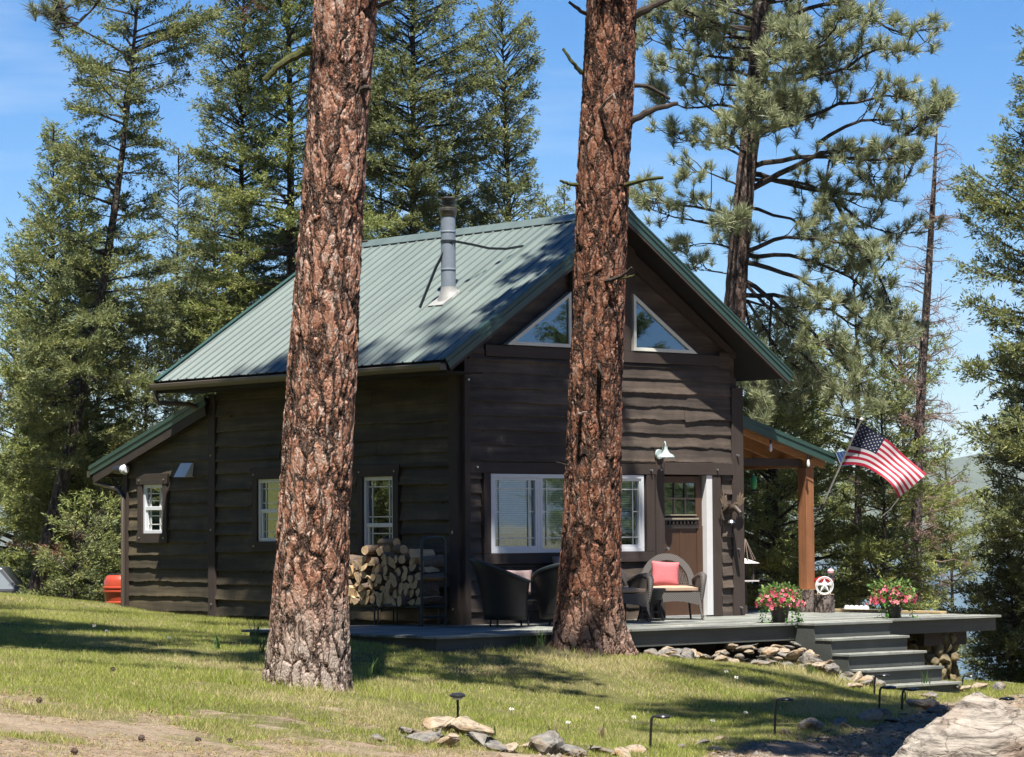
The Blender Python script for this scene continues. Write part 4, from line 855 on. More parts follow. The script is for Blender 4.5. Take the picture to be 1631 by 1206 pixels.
for i, (u, v, s) in enumerate(stones):
    D = float(np.interp(v, [1076, 1100, 1120, 1150, 1172, 1206], [41, 38.5, 36, 32, 29.8, 27.2]))
    if u < 1000: D = float(np.interp(v, [1160, 1206], [28.6, 26.6]))
    p = at(u, v, D); z = gz(p[0], p[1])
    for _ in range(3):                                     # march to the terrain so the stone really sits on it
        r = (p-CAM); k = (z-CZ)/r[2]; p = CAM+r*min(max(k, .8), 1.25); z = gz(p[0], p[1])
    lab = ('large ' if s > .35 else 'small ' if s < .22 else '')+('tan' if (i*7+3) % 5 in (1, 4) else 'grey')+' stone, '+ordinal(1+sorted(stones).index((u, v, s)))+' from the left edging the lawn'
    if i == 5: lab = 'large tan rock right of the mushroom shaped path light'
    put_rock(ROCKS[(i*7+3) % 10 if i != 5 else 1], (p[0], p[1], z+s*.12), s*1.15, rr.uniform(0, 6.3), rr.gauss(0, .15), rr.gauss(0, .15), lab, gB if i != 5 else None)
# boulder in the near right corner
def boulder():
    bm = bmesh.new(); bmesh.ops.create_icosphere(bm, subdivisions=6, radius=1)
    for v in bm.verts:
        p = v.co.normalized(); q = p.copy()
        q.x *= 1.02; q.y *= .72; q.z *= .80
        q.z = q.z*(1-.30*abs(p.x)**.9) + .12*max(0, 1-abs(p.x-.05)*1.3)*max(0, p.z)
        n = mnoise.fractal(p*1.2+Vector((4, 1, 9)), .9, 2, 5)*.13
        # layered ledges dipping across the stone
        lay = (p.z*.8+p.x*.35+p.y*.2)*5+mnoise.fractal(p*2.3, 1, 2, 3)*1.4; fr = lay-math.floor(lay); led = .032*(fr**2.2)
        f2 = mnoise.fractal(Vector((p.x*6, p.y*6, p.z*16)), 1, 2, 4)*.022
        v.co = q*(1+n+led+f2)
    me = bpy.data.meshes.new('boulder'); bm.to_mesh(me); bm.free(); me.materials.append(M['boulder'])
    me.polygons.foreach_set('use_smooth', [True]*len(me.polygons))
    o = bpy.data.objects.new('boulder', me); scn.collection.objects.link(o); p = at(1562, 1238, 23.0)
    o.location = [float(a) for a in p]; o.rotation_euler = (.08, -.02, YAW+.15); o.scale = (.80, .84, .68)
    tag(o, 'big pale weathered boulder in the near right corner', 'boulder')
boulder()
crackle(M['boulder'])
# stone pier that carries the deck right of the stairs
def pier():
    r = random.Random(5); root = empty('stone_pier', (6.85, -2.42, -1.12), 0, 'round yellowish stone pier under the right part of the deck', 'pier'); b = MB()
    for lay in range(7):
        z = .06+lay*.15; n = 13
        for k in range(n):
            a = 2*math.pi*(k+.5*(lay % 2))/n; rx = .50-.03*lay; me = YR[r.randrange(3)]; s = r.uniform(.24, .36)
            mat = Matrix.Translation((rx*math.cos(a), .44*math.sin(a), z)) @ Euler((r.uniform(0, 6), r.uniform(0, 6), r.uniform(0, 6))).to_matrix().to_4x4() @ Matrix.Diagonal((s, s, s*.9, 1))
            b.add([mat @ v.co for v in me.vertices], [tuple(f.vertices) for f in me.polygons])
    b.build('stones', M['rock_yellow'], root); c = MB(); c.lathe([(.46, -.3), (.44, .2), (.38, .72)], (0, 0, 0), 16); c.build('mortar_core', M['cementpad'], root)
pier()
# ---------------------------------------------------------------- path lights
def path_light(u, vtop, D, hook, label, tall=.40, white=False):
    p = at(u, vtop, D); z = gz(p[0], p[1]); root = empty('path_light', (p[0], p[1], z), YAW, label, 'path light', 'solar path lights along the lawn edge'); h = p[2]-z
    b = MB()
    if hook:
        b.tube([(-.10, 0, -.05), (-.092, 0, h*.5), (-.082, 0, h-.035), (-.07, 0, h-.012), (-.045, 0, h-.004), (-.02, 0, h-.004)], .013, 8); b.build('stake', M['black'], root, True)
        b = MB(); b.lathe([(.0, .016), (.035, .015), (.072, .005), (.080, -.008), (.072, -.020), (.0, -.022)], (.03, 0, h-.002), 20)
    else:
        b.tube([(0, 0, -.08), (0, 0, h-.03)], .0125, 8); b.build('stake', M['black'], root, True)
        b = MB(); b.lathe([(.0, .028), (.045, .026), (.075, .010), (.08, -.004), (.070, -.014), (.0, -.016)], (0, 0, h), 22)
    hd = b.build('lamp_head', M['blackpl'], root, True)
    b = MB(); c = (.03, 0, h-.024) if hook else (0, 0, h-.024); b.lathe([(.05, .006), (.052, -.006), (.03, -.016), (.0, -.018)] if not hook else [(.045, .004), (.044, -.004), (.0, -.008)], c, 18); b.build('diffuser', M['vinyl'], hd, True)
path_light(729, 1108, 27.9, False, 'mushroom shaped black path light standing behind the two big edging rocks')
path_light(1051, 1140, 28.5, True, 'hooked black path light nearest the camera, right of the middle of the lawn edge')
path_light(1248, 1113, 30.6, True, 'hooked black path light alone on the shaded lawn left of the stairs')
path_light(1413, 1094, 33.4, True, 'hooked black path light in front of the lowest step, left of a pair')
path_light(1449, 1097, 34.6, True, 'hooked path light in front of the lowest step, right of a pair')
path_light(1404, 1075, 37.0, True, 'thin hooked path light beside the pointed rock at the stairs')
path_light(1543, 1076, 41.0, True, 'small path light in front of the stone pier')
path_light(1602, 1112, 35.0, True, 'path light behind the big boulder at the right edge')
# ---------------------------------------------------------------- firewood rack
rack = empty('firewood_rack', (-.55, -.02, 0), 0, 'grey tubular steel firewood rack with tall hoop ends', 'rack')
b = MB()
for y in (0, 2.25):
    pts = [(-.21, y, .0), (-.21, y, 1.10), (-.20, y, 1.17), (-.165, y, 1.215), (-.12, y, 1.23), (.12, y, 1.23), (.165, y, 1.215), (.20, y, 1.17), (.21, y, 1.10), (.21, y, .0)]; h = MB(); h.tube(pts, .020, 8); h.tube([(-.21, y, .13), (.21, y, .13)], .016, 8); h.tube([(-.21, y, .27), (.21, y, .27)], .014, 8); h.build('hoop_end', M['rackmetal'], rack, True)
for x in (-.17, .17):
    b.tube([(x, 0, .28), (x, 2.25, .28)], .015, 8)
    for (ya, yb) in ((.10, 1.02), (1.10, 2.12)): b.tube([(x, ya, .0), (x, ya, .22), (x, ya+.06, .265), (x, yb-.06, .265), (x, yb, .22), (x, yb, .0)], .013, 8)
b.build('base_rails', M['rackmetal'], rack, True)
def log_mesh(kind, seed):
    r = random.Random(seed); b = MB(); L_ = .40; rad = r.uniform(.060, .080)
    if kind == 0: poly = [(rad*math.cos(t)*r.uniform(.93, 1.05), rad*math.sin(t)*r.uniform(.93, 1.05)) for t in np.linspace(0, 2*math.pi, 14, endpoint=False)]; bark_n = 14
    else:
        a = {1: 1.9, 2: 2.9, 3: 1.5}[kind]; R1 = rad*1.5; poly = [(0, 0)]+[(R1*math.cos(t)*r.uniform(.95, 1.04), R1*math.sin(t)*r.uniform(.95, 1.04)) for t in np.linspace(-a/2, a/2, 7)]; cx = sum(p[0] for p in poly)/len(poly); cy = sum(p[1] for p in poly)/len(poly); poly = [(p[0]-cx, p[1]-cy) for p in poly]; bark_n = 6
    n = len(poly); ns = 6; vs = []
    for i in range(ns):
        x = -L_/2+L_*i/(ns-1); ox = r.gauss(0, .003); oy = r.gauss(0, .003); s = r.uniform(.95, 1.05)
        for p in poly: vs.append((x+r.gauss(0, .002), p[0]*s+ox, p[1]*s+oy))
    fs = []; mi = []
    b.add(vs, [tuple(range(n-1, -1, -1)), tuple((ns-1)*n+k for k in range(n))], 0)
    for i in range(ns-1):
        for k in range(n):
            isbark = kind == 0 or (1 <= k <= 6)
            b.f.append((i*n+k, i*n+(k+1) % n, (i+1)*n+(k+1) % n, (i+1)*n+k)); b.m.append(1 if isbark else 0)
    o = b.build('split_log', [M['endgrain'], M['logbark']], None); return o
LOGS = [log_mesh(k, 40+i) for i, k in enumerate([1, 2, 1, 3, 0, 2, 1])]
rr = random.Random(9); first = {}; nlog = 0
for row in range(7):
    y = .07+rr.uniform(0, .05)
    while y < 2.16:
        hmax = 5.2+.8*math.sin(y*2.1+.2)+.35*math.sin(y*9)
        if row > hmax: y += .12; continue
        i = rr.randrange(7); src = LOGS[i]
        if i not in first: o = src; first[i] = 1
        else: o = src.copy(); scn.collection.objects.link(o)
        z = .345+row*.108+rr.gauss(0, .010)
        o.location = (-.55+rr.gauss(0, .025), y, z); o.rotation_euler = (rr.uniform(0, 6.28), rr.gauss(0, .09), rr.gauss(0, .15)); s = rr.uniform(.72, 1.18); o.scale = (rr.uniform(.95, 1.1), s, s)
        tag(o, 'split firewood log stacked in the steel rack', 'log', 'split logs stacked in the firewood rack'); nlog += 1
        y += rr.uniform(.108, .145)
for (y, z, rz) in ((1.02, 1.06, 1.2), (.72, 1.06, 1.35), (1.25, 1.05, .3), (.90, 1.15, 1.45), (.40, .92, .2)):
    o = LOGS[4 if y != 1.5 else 1].copy(); scn.collection.objects.link(o); o.location = (-.60, y, z); o.rotation_euler = (rr.uniform(0, 6), 0, rz); o.scale = (1.05, .95, .95)
    tag(o, 'firewood log lying loose on top of the stack', 'log', 'loose logs lying on top of the firewood stack')
# ---------------------------------------------------------------- chairs
def arcpts(f, a0, a1, n): return [f(a0+(a1-a0)*i/(n-1)) for i in range(n)]
def wicker_chair(name, loc, rz, w, label, cat, mat, dark=False):
    root = empty(name, loc, rz, label, cat); hw = w/2
    # arched back frame, wide flat band, leaning back
    def back(t, o=0):
        a = math.pi*t; x = -(hw-.04+o)*math.cos(a)*(1-.12*math.sin(a)); z = .50+(.44+o)*math.sin(a)**.8; y = .24+.16*(z-.45)
        return (x, y, z)
    b = MB(); n = 26; outer = [back(i/n, .02) for i in range(n+1)]; inner = [back(i/n, -.075) for i in range(n+1)]
    for i in range(n):
        for (d0, d1) in ((0, .045),):
            A, B, C_, D_ = outer[i], outer[i+1], inner[i+1], inner[i]
            vs = [(p[0], p[1]+d0-.02, p[2]) for p in (A, B, C_, D_)]+[(p[0], p[1]+d1-.02, p[2]) for p in (A, B, C_, D_)]
            b.add(vs, [(3, 2, 1, 0), (4, 5, 6, 7), (0, 1, 5, 4), (1, 2, 6, 5), (2, 3, 7, 6), (3, 0, 4, 7)])
    bk = b.build('back_frame', mat, root)
    # open lattice inside the arch
    lt = MB(); m = 17 if w < 1.1 else 27
    for k in range(m):
        x = -(hw-.13)+(2*hw-.26)*k/(m-1); top = .50+(.36)*max(0, 1-(x/(hw-.10))**2)**.42
        for s in (-1, 1): 
            x2 = x+s*.09; x2 = max(-(hw-.12), min(hw-.12, x2)); lt.tube([(x, .245, .44), (x2, .245+.16*(top-.45), top)], .006, 4, False)
    for z in (.5, .58, .66, .74, .80):
        q = max(0, 1-((z-.5)/.38)**2)**.5*(hw-.12); lt.tube([(-q, .24+.16*(z-.45), z), (q, .24+.16*(z-.45), z)], .006, 4, False)
    lt.build('lattice', mat, bk)
    for s in (-1, 1):
        # rolled arm
        b = MB(); pts = [(s*(hw-.05), .27, .56), (s*(hw-.03), .15, .60), (s*(hw-.0), .0, .635), (s*(hw+.01), -.14, .645), (s*(hw+.01), -.25, .63), (s*(hw+.0), -.30, .585), (s*(hw-.01), -.31, .50), (s*(hw-.02), -.30, .38), (s*(hw-.03), -.28, .28)]
        b.tube(pts, [.028, .035, .044, .05, .05, .046, .038, .032, .026], 10)
        # woven side below the arm
        vs = []; q = [(.24, .30, .54), (.05, .30, .60), (-.12, .30, .62), (-.27, .30, .60)]
        for (y, z0_, z1_) in q: vs += [(s*(hw-.035), y, z0_), (s*(hw-.01), y, z1_), (s*(hw-.06), y, z0_), (s*(hw-.04), y, z1_)]
        fs = []
        for i in range(3): k = i*4; fs += [(k, k+1, k+5, k+4), (k+3, k+2, k+6, k+7)]
        b.add(vs, fs); b.build('arm', mat, root, True)
    # seat box with curved apron
    b = MB(); n = 14; vs = []
    for i in range(n+1):
        x = -(hw-.02)+(2*hw-.04)*i/n; zz = .20+.075*math.sin(math.pi*i/n); vs += [(x, -.30-.03*math.sin(math.pi*i/n), .40), (x, -.29-.03*math.sin(math.pi*i/n), zz)]
    fs = [(2*i, 2*i+2, 2*i+3, 2*i+1) for i in range(n)]; b.add(vs, fs)
    b.box(-hw+.03, hw-.03, -.29, .25, .36, .395); b.box(-hw+.02, -hw+.045, -.28, .25, .26, .36); b.box(hw-.045, hw-.02, -.28, .25, .26, .36); b.box(-hw+.03, hw-.03, .235, .26, .26, .46); b.build('seat', mat, root)
    for sx in (-1, 1):
        b = MB(); b.tube([(sx*(hw-.05), -.27, .36), (sx*(hw-.045), -.28, .18), (sx*(hw-.03), -.30, .09), (sx*(hw-.02), -.31, .06), (sx*(hw-.03), -.305, .0)], [.030, .026, .017, .024, .015], 10); b.build('leg', mat, root, True)
        b = MB(); b.tube([(sx*(hw-.12), .22, .36), (sx*(hw-.10), .25, .15), (sx*(hw-.08), .29, .0)], [.022, .017, .014], 8); b.build('leg', mat, root, True)
    return root
def cushion(name, root_loc, rz, w, d, h, mat, label, cat, rx=0, ry=0, group=None):
    bm = bmesh.new(); bmesh.ops.create_cube(bm, size=1); bmesh.ops.subdivide_edges(bm, edges=bm.edges, cuts=7, use_grid_fill=True)
    for v in bm.verts:
        x, y, z = v.co*2; k = (1-abs(x)**4)*(1-abs(y)**4); t = .45+.55*max(0, k)**.5
        v.co = Vector((x*w/2*(1-.05*(1-abs(y)**2)*abs(x)), y*d/2*(1-.05*(1-abs(x)**2)*abs(y)), z*h/2*t))+Vector((0, 0, mnoise.noise(Vector((x*2, y*2, z)))*.006))
    me = bpy.data.meshes.new(name); bm.to_mesh(me); bm.free(); me.materials.append(mat); me.polygons.foreach_set('use_smooth', [True]*len(me.polygons))
    o = bpy.data.objects.new(name, me); scn.collection.objects.link(o); o.location = root_loc; o.rotation_euler = (rx, ry, rz); return tag(o, label, cat, group)
ca = (3.42, -.62, 0); ra = R_(-34)
wicker_chair('wicker_armchair', ca, ra, .86, 'grey brown wicker armchair with a pink pillow in front of the door', 'armchair', M['wicker'])
def loc_of(c, rz, x, y, z): return (c[0]+x*math.cos(rz)-y*math.sin(rz), c[1]+x*math.sin(rz)+y*math.cos(rz), c[2]+z)
cushion('seat_cushion', loc_of(ca, ra, 0, -.04, .445), ra, .70, .52, .10, M['tan'], 'tan striped seat cushion on the wicker armchair by the door', 'cushion')
cushion('pillow', loc_of(ca, ra, -.06, .10, .66), ra, .40, .36, .13, M['pink'], 'square pink pillow leaning on the wicker armchair by the door', 'pillow', R_(78), R_(4))
lvr = R_(-12); lv = (2.0, -.60, 0)
wicker_chair('wicker_loveseat', lv, lvr, 1.40, 'dark wicker loveseat mostly hidden behind the pine trunk', 'loveseat', M['wicker'])
cushion('seat_cushion', loc_of(lv, lvr, 0, -.04, .445), lvr, 1.22, .52, .10, M['tan'], 'long tan seat cushion on the wicker loveseat behind the trunk', 'cushion')
cushion('back_cushion', loc_of(lv, lvr, -.30, .20, .72), lvr, .60, .44, .12, M['palecloth'], 'faded patterned back cushion showing left of the pine trunk', 'cushion', R_(80))
# small round wicker table
tb = empty('wicker_side_table', (2.84, -.80, 0), 0, 'small dark round wicker side table between the loveseat and the armchair', 'table')
b = MB(); b.lathe([(.0, .47), (.21, .47), (.225, .455), (.225, .43), (.20, .42), (.17, .36), (.16, .30), (.0, .30)], (0, 0, 0), 24); b.build('table_top', M['darkwicker'], tb)
for k in range(4):
    a = R_(45+90*k); b = MB(); b.tube([(.15*math.cos(a), .15*math.sin(a), .36), (.13*math.cos(a), .13*math.sin(a), .18), (.19*math.cos(a), .19*math.sin(a), 0)], [.018, .014, .012], 8); b.build('leg', M['darkwicker'], tb, True)
b = MB(); b.lathe([(.0, .12), (.13, .12), (.13, .135), (.0, .135)], (0, 0, 0), 16); b.build('shelf', M['darkwicker'], tb)
def tub_chair(loc, rz, label, r=.40, top=.92):
    root = empty('tub_chair', loc, rz, label, 'chair', 'dark round backed tub chairs'); nphi, nt = 33, 9; vs = []
    for j in range(nt):
        t = j/(nt-1)
        for i in range(nphi):
            ph = R_(-118+236*i/(nphi-1)); back = .5+.5*math.cos(ph); h = .10+t*((.48+(top-.58)*back**1.6)); rad = r*(1-.08*(1-t))+.16*t*t*back
            vs.append((rad*math.sin(ph), rad*math.cos(ph)*.95, h))
    b = MB(); b.add(vs, [(j*nphi+i, j*nphi+i+1, (j+1)*nphi+i+1, (j+1)*nphi+i) for j in range(nt-1) for i in range(nphi-1)])
    o = b.build('shell', M['darkwicker'], root, True); s = o.modifiers.new('thick', 'SOLIDIFY'); s.thickness = .03
    b = MB(); b.tube([vs[(nt-1)*nphi+i] for i in range(nphi)], .022, 8); b.build('rim', M['rackmetal'], root, True)
    b = MB(); b.lathe([(.0, .30), (r*.92, .30), (r*.95, .36), (0, .37)], (0, 0, 0), 24); b.build('seat', M['darkwicker'], root)
    for k in range(4):
        a = R_(45+90*k); b = MB(); b.tube([(.26*math.cos(a), .26*math.sin(a), .32), (.31*math.cos(a), .31*math.sin(a), .0)], [.02, .014], 8); b.build('leg', M['black'], root, True)
    return root
c1 = (-.02, -1.0, 0); tub_chair(c1, R_(62), 'dark tub chair seen from the side near the cabin corner')
cushion('pillow', (.13, -1.02, .60), R_(-50), .36, .34, .12, M['palecloth'], 'pale patterned pillow in the tub chair near the cabin corner', 'pillow', R_(70))
c2 = (.72, -1.40, 0); tub_chair(c2, R_(155), 'black tub chair seen from behind next to the pine trunk', .44, .88)
# ---------------------------------------------------------------- porch things
def stump(x, y, z, r, h, label, mat=None):
    b = MB(); n = 40; rg = random.Random(int(x*100)); vs = []; ns = 14
    for j in range(ns):
        zz = h*j/(ns-1)
        for k in range(n):
            a = 2*math.pi*k/n; rad = r*(1+.05*math.sin(3*a+x)+.035*mnoise.noise(Vector((math.cos(a)*5, math.sin(a)*5, zz*4+x)))+.03*math.sin(a*17+zz*3)); vs.append((rad*math.cos(a), rad*math.sin(a), zz))
    b.add(vs, [(j*n+k, j*n+(k+1) % n, (j+1)*n+(k+1) % n, (j+1)*n+k) for j in range(ns-1) for k in range(n)], 0)
    b.add([vs[(ns-1)*n+k] for k in range(n)], [tuple(range(n))], 1)
    o = b.build('log_stump', [M['bark_mid'], M['endgrain']], None); o.location = (x, y, z); return tag(o, label, 'stump')
stump(7.28, .29, .003, .165, .355, 'barked log stump under the cedar porch post')
stump(7.31, -.06, .003, .155, .28, 'barked log stump carrying the star ornament')
# white planter with red flowers, star wheel in front
b = MB(); b.box(-.12, .12, -.07, .07, .13, .19)
for (x, y) in ((-.1, -.05), (.1, -.05), (.1, .05), (-.1, .05)): b.box(x-.006, x+.006, y-.006, y+.006, 0, .129)
pl = b.build('white_planter', M['whitepaint'], None, bevel=.006); pl.location = (7.33, -.02, .285); pl.rotation_euler = (0, 0, YAW); tag(pl, 'small white box planter topped with red flowers on the log stump', 'planter')
def blossoms(name, centre, n, rad, size, cols, parent, seed, flat=1.0, mat=None, squash=1.0):
    r = np.random.RandomState(seed); V = []; Fc = []; C_ = []; k = 0
    for i in range(n):
        d = r.normal(size=3); d /= np.linalg.norm(d); d[2] = abs(d[2])*squash-(.35 if squash < 1.2 else 0); p = np.array(centre)+d*np.array(rad)*r.uniform(.75, 1.05)
        nn = d+r.normal(size=3)*.35; nn /= np.linalg.norm(nn); a = np.cross(nn, [0.3, .2, 1]); a /= np.linalg.norm(a); bb = np.cross(nn, a); col = np.array(cols[r.randint(len(cols))])*r.uniform(.75, 1.2); s = size*r.uniform(.7, 1.2)
        for q in range(5):
            t = 2*np.pi*q/5+r.uniform(0, .3); e = (a*np.cos(t)+bb*np.sin(t)); f_ = (a*np.cos(t+.55)+bb*np.sin(t+.55)); g_ = (a*np.cos(t-.55)+bb*np.sin(t-.55))
            V += [p, p+f_*s*.7+nn*s*.2, p+e*s+nn*s*.1, p+g_*s*.7+nn*s*.2]; Fc.append([k, k+1, k+2, k+3]); k += 4; C_.append(col)
    return np_mesh(name, np.array(V), np.array(Fc), mat or M['petal'], parent, np.array(C_))
blossoms('red_flowers', (0, 0, .22), 46, (.14, .10, .05), .035, [(.55, .02, .03), (.62, .05, .05)], pl, 3)
star = empty('star_ornament', loc_of((7.33, -.02, .285), YAW, -.01, -.20, .135), YAW, 'round white metal wheel with a five pointed star on the log stump', 'ornament')
b = MB(); n = 40; b.tube([(.135*math.cos(2*math.pi*k/n), 0, .135*math.sin(2*math.pi*k/n)) for k in range(n+1)], .010, 6, False); b.tube([(.115*math.cos(2*math.pi*k/n), 0, .115*math.sin(2*math.pi*k/n)) for k in range(n+1)], .005, 6, False); b.build('rim', M['whitepaint'], star, True)
b = MB(); P5 = []
for k in range(10):
    a = math.pi/2+k*math.pi/5; rr_ = .118 if k % 2 == 0 else .047; P5.append((rr_*math.cos(a), 0, rr_*math.sin(a)))
b.add(P5+[(0, -.022, 0), (0, .012, 0)], [(k, (k+1) % 10, 10) for k in range(10)]+[((k+1) % 10, k, 11) for k in range(10)]); b.build('star', M['whitepaint'], star)
jar = empty('pink_topped_jar', (7.45, -.06, .475), 0, 'glass jar with a pink lid above the red flowers on the stump', 'jar')
b = MB(); b.lathe([(.04, 0), (.05, .01), (.05, .12), (.035, .14)], (0, 0, 0), 18); b.build('glass_body', M['glass'], jar, True)
b = MB(); b.lathe([(.03, .13), (.05, .14), (.054, .17), (.03, .20), (0, .205)], (0, 0, 0), 18); b.build('lid', plain('pale_pink', (.62, .36, .42), .5), jar, True)
b = MB()
for k in range(5): b.lathe([(.0, .10), (.035, .09), (.05, .05), (.052, 0)], (0, -.10*k, 0), 12)
ed = b.build('scalloped_edging', M['whitepaint'], None, True); ed.location = (7.86, -.02, .005); tag(ed, 'low white scalloped edging behind the stumps', 'edging')
# bird feeder on a dark post beside the cabin corner
bf = empty('bird_feeder', (6.02, .42, 0), R_(-20), 'wooden bird feeder house on a post beyond the right cabin corner', 'bird feeder')
b = MB(); b.bar((0, 0, 0), (0, 0, .50), .06, .06, up=(1, 0, 0)); b.build('post', M['trim_z'], bf)
b = MB(); b.box(-.17, .17, -.17, .17, .50, .52); b.build('tray', plain('weathered_board', (.48, .45, .42), .8, 0, .2, 14), bf)
b = MB()
for (x, y) in ((-.1, -.1), (.1, -.1), (.1, .1), (-.1, .1)): b.box(x-.014, x+.014, y-.014, y+.014, .52, .78)
b.box(-.10, .10, .085, .10, .52, .78); b.build('corner_posts', M['trim_z'], bf)
b = MB(); b.add([(-.18, -.18, .78), (.18, -.18, .78), (.18, .18, .78), (-.18, .18, .78), (0, 0, .86)], [(3, 2, 1, 0), (0, 1, 4), (1, 2, 4), (2, 3, 4), (3, 0, 4)]); b.build('roof', plain('pale_feeder_roof', (.50, .48, .46), .8, 0, .2, 14), bf)
b = MB(); r = random.Random(2)
for k in range(9): a = r.uniform(0, 6.28); b.tube([(.02, 0, 1.16), (.02+.16*math.cos(a), .12*math.sin(a), .83)], .007, 5)
b.build('twig_tepee', M['deadtwig'], bf)
hf_ = empty('hanging_feeder', (6.12, .30, 2.0), 0, 'green glass feeder hanging under the side porch roof', 'feeder')
b = MB(); b.lathe([(.01, .14), (.04, .12), (.055, .08), (.05, -.05), (.03, -.09), (.0, -.10)], (0, 0, 0), 16); b.build('green_bottle', plain('green_bottle_glass', (.03, .22, .07), .15, 0, .1, 4, 0), hf_, True)
b = MB(); b.lathe([(.0, -.13), (.05, -.125), (.065, -.11), (.05, -.095), (0, -.09)], (0, 0, 0), 16); b.build('dish', M['black'], hf_, True)
b = MB(); b.tube([(0, 0, .13), (0, 0, pz2(6.12)-2.0-.05)], .003, 5); b.build('wire', M['black'], hf_)
# moose head with spread antlers
mo = empty('moose_head', (5.17, -.06, 1.60), 0, 'small bronze moose head with antlers hung on the wall right of the door', 'wall ornament')
br = plain('bronze_brown', (.04, .027, .019), .55, .2, .4, 20, .2)
b = MB(); b.tube([(0, .03, -.02), (0, -.06, .0), (0, -.13, .03), (0, -.19, .02), (0, -.25, -.03), (.0, -.29, -.06)], [.07, .065, .055, .045, .040, .034], 14); b.tube([(0, -.08, -.06), (0, -.09, -.15)], [.02, .008], 8)
for s in (-1, 1): b.tube([(s*.04, -.10, .07), (s*.09, -.09, .10), (s*.11, -.09, .11)], [.018, .02, .004], 8)
b.build('head', br, mo, True)
for s in (-1, 1):
    b = MB(); b.tube([(s*.03, -.10, .06), (s*.09, -.10, .09), (s*.13, -.10, .10)], [.014, .013, .016], 8)
    pl_ = [(s*.11, .07), (s*.16, .05), (s*.24, .10), (s*.27, .18), (s*.22, .15), (s*.235, .24), (s*.19, .17), (s*.18, .26), (s*.15, .18), (s*.12, .22), (s*.11, .14)]
    b.prism(pl_ if s > 0 else pl_[::-1], 1, -.115, -.095); b.build('antler', plain('pale_antler', (.12, .085, .055), .6, 0, .3, 20), mo)
b = MB(); b.lathe([(.0, -.20), (.06, -.20), (.045, -.165), (.02, -.15), (.0, -.14)], (0, -.09, 0), 14); b.build('bell', M['bolt'], mo, True)
# ---------------------------------------------------------------- potted flowers
def pot(loc, seed, label, lush):
    root = empty('flower_pot', loc, 0, label, 'flower pot', 'pots of pink flowers at the head of the stairs')
    b = MB(); b.lathe([(.10, 0), (.135, .20), (.15, .215), (.15, .25), (.135, .25), (.125, .22)], (0, 0, 0), 24, closed=False); b.lathe([(0, .001), (.10, .001)], (0, 0, 0), 24, closed=False); b.build('pot', M['potb'], root, True)
    r = np.random.RandomState(seed); V = []; Fc = []; C_ = []; k = 0
    def leaf(p, d, s, col):
        nonlocal k
        d = d/np.linalg.norm(d); a = np.cross(d, r.normal(size=3)); a /= np.linalg.norm(a)
        V.extend([p, p+d*s*.5+a*s*.33, p+d*s, p+d*s*.5-a*s*.33]); Fc.append([k, k+1, k+2, k+3]); C_.append(col); k += 4
    for i in range(900):
        d = r.normal(size=3); d /= np.linalg.norm(d); d[2] = d[2]*.75+.25; rad = r.uniform(.35, 1)**.6; p = np.array([0, 0, .30])+d*np.array([.31, .31, .25])*rad*(1+.28*math.sin(d[0]*5+seed)*math.cos(d[2]*4+seed*.7))
        g = r.rand(); col = np.array([.07+.20*g, .17+.20*g, .035+.07*g])*(r.uniform(.6, 1.2)); leaf(p, d+r.normal(size=3)*.7, r.uniform(.035, .07), col)
    for q in range(lush):                           # trailing stems over the rim
        a = r.uniform(0, 6.28); L_ = r.uniform(.15, .42)
        for j in range(16):
            t = j/15; p = np.array([np.cos(a)*(.17+.16*t), np.sin(a)*(.17+.16*t), .30+.06*t-L_*1.5*t*t]);
            if p[2] < .01 and not (loc[1]+p[1] < -3.1): p[2] = .01+r.uniform(0, .02)
            leaf(p+r.normal(size=3)*.015, r.normal(size=3), r.uniform(.03, .055), np.array([.12, .28, .06])*r.uniform(.6, 1.2))
    np_mesh('leaves', np.array(V), np.array(Fc), M['leaf'], root, np.array(C_))
    blossoms('blossoms', (0, 0, .31), 135, (.37, .35, .30), .034, [(.78, .10, .22), (.85, .22, .33), (.62, .06, .13), (.80, .30, .30)], root, seed+1, squash=.95)
pot((3.42, -2.80, 0), 11, 'pot of pink flowers and trailing green leaves left of the stairs', 26)
pot((5.88, -2.72, 0), 23, 'pot of pink flowers spilling over a dark pot right of the stairs', 18)
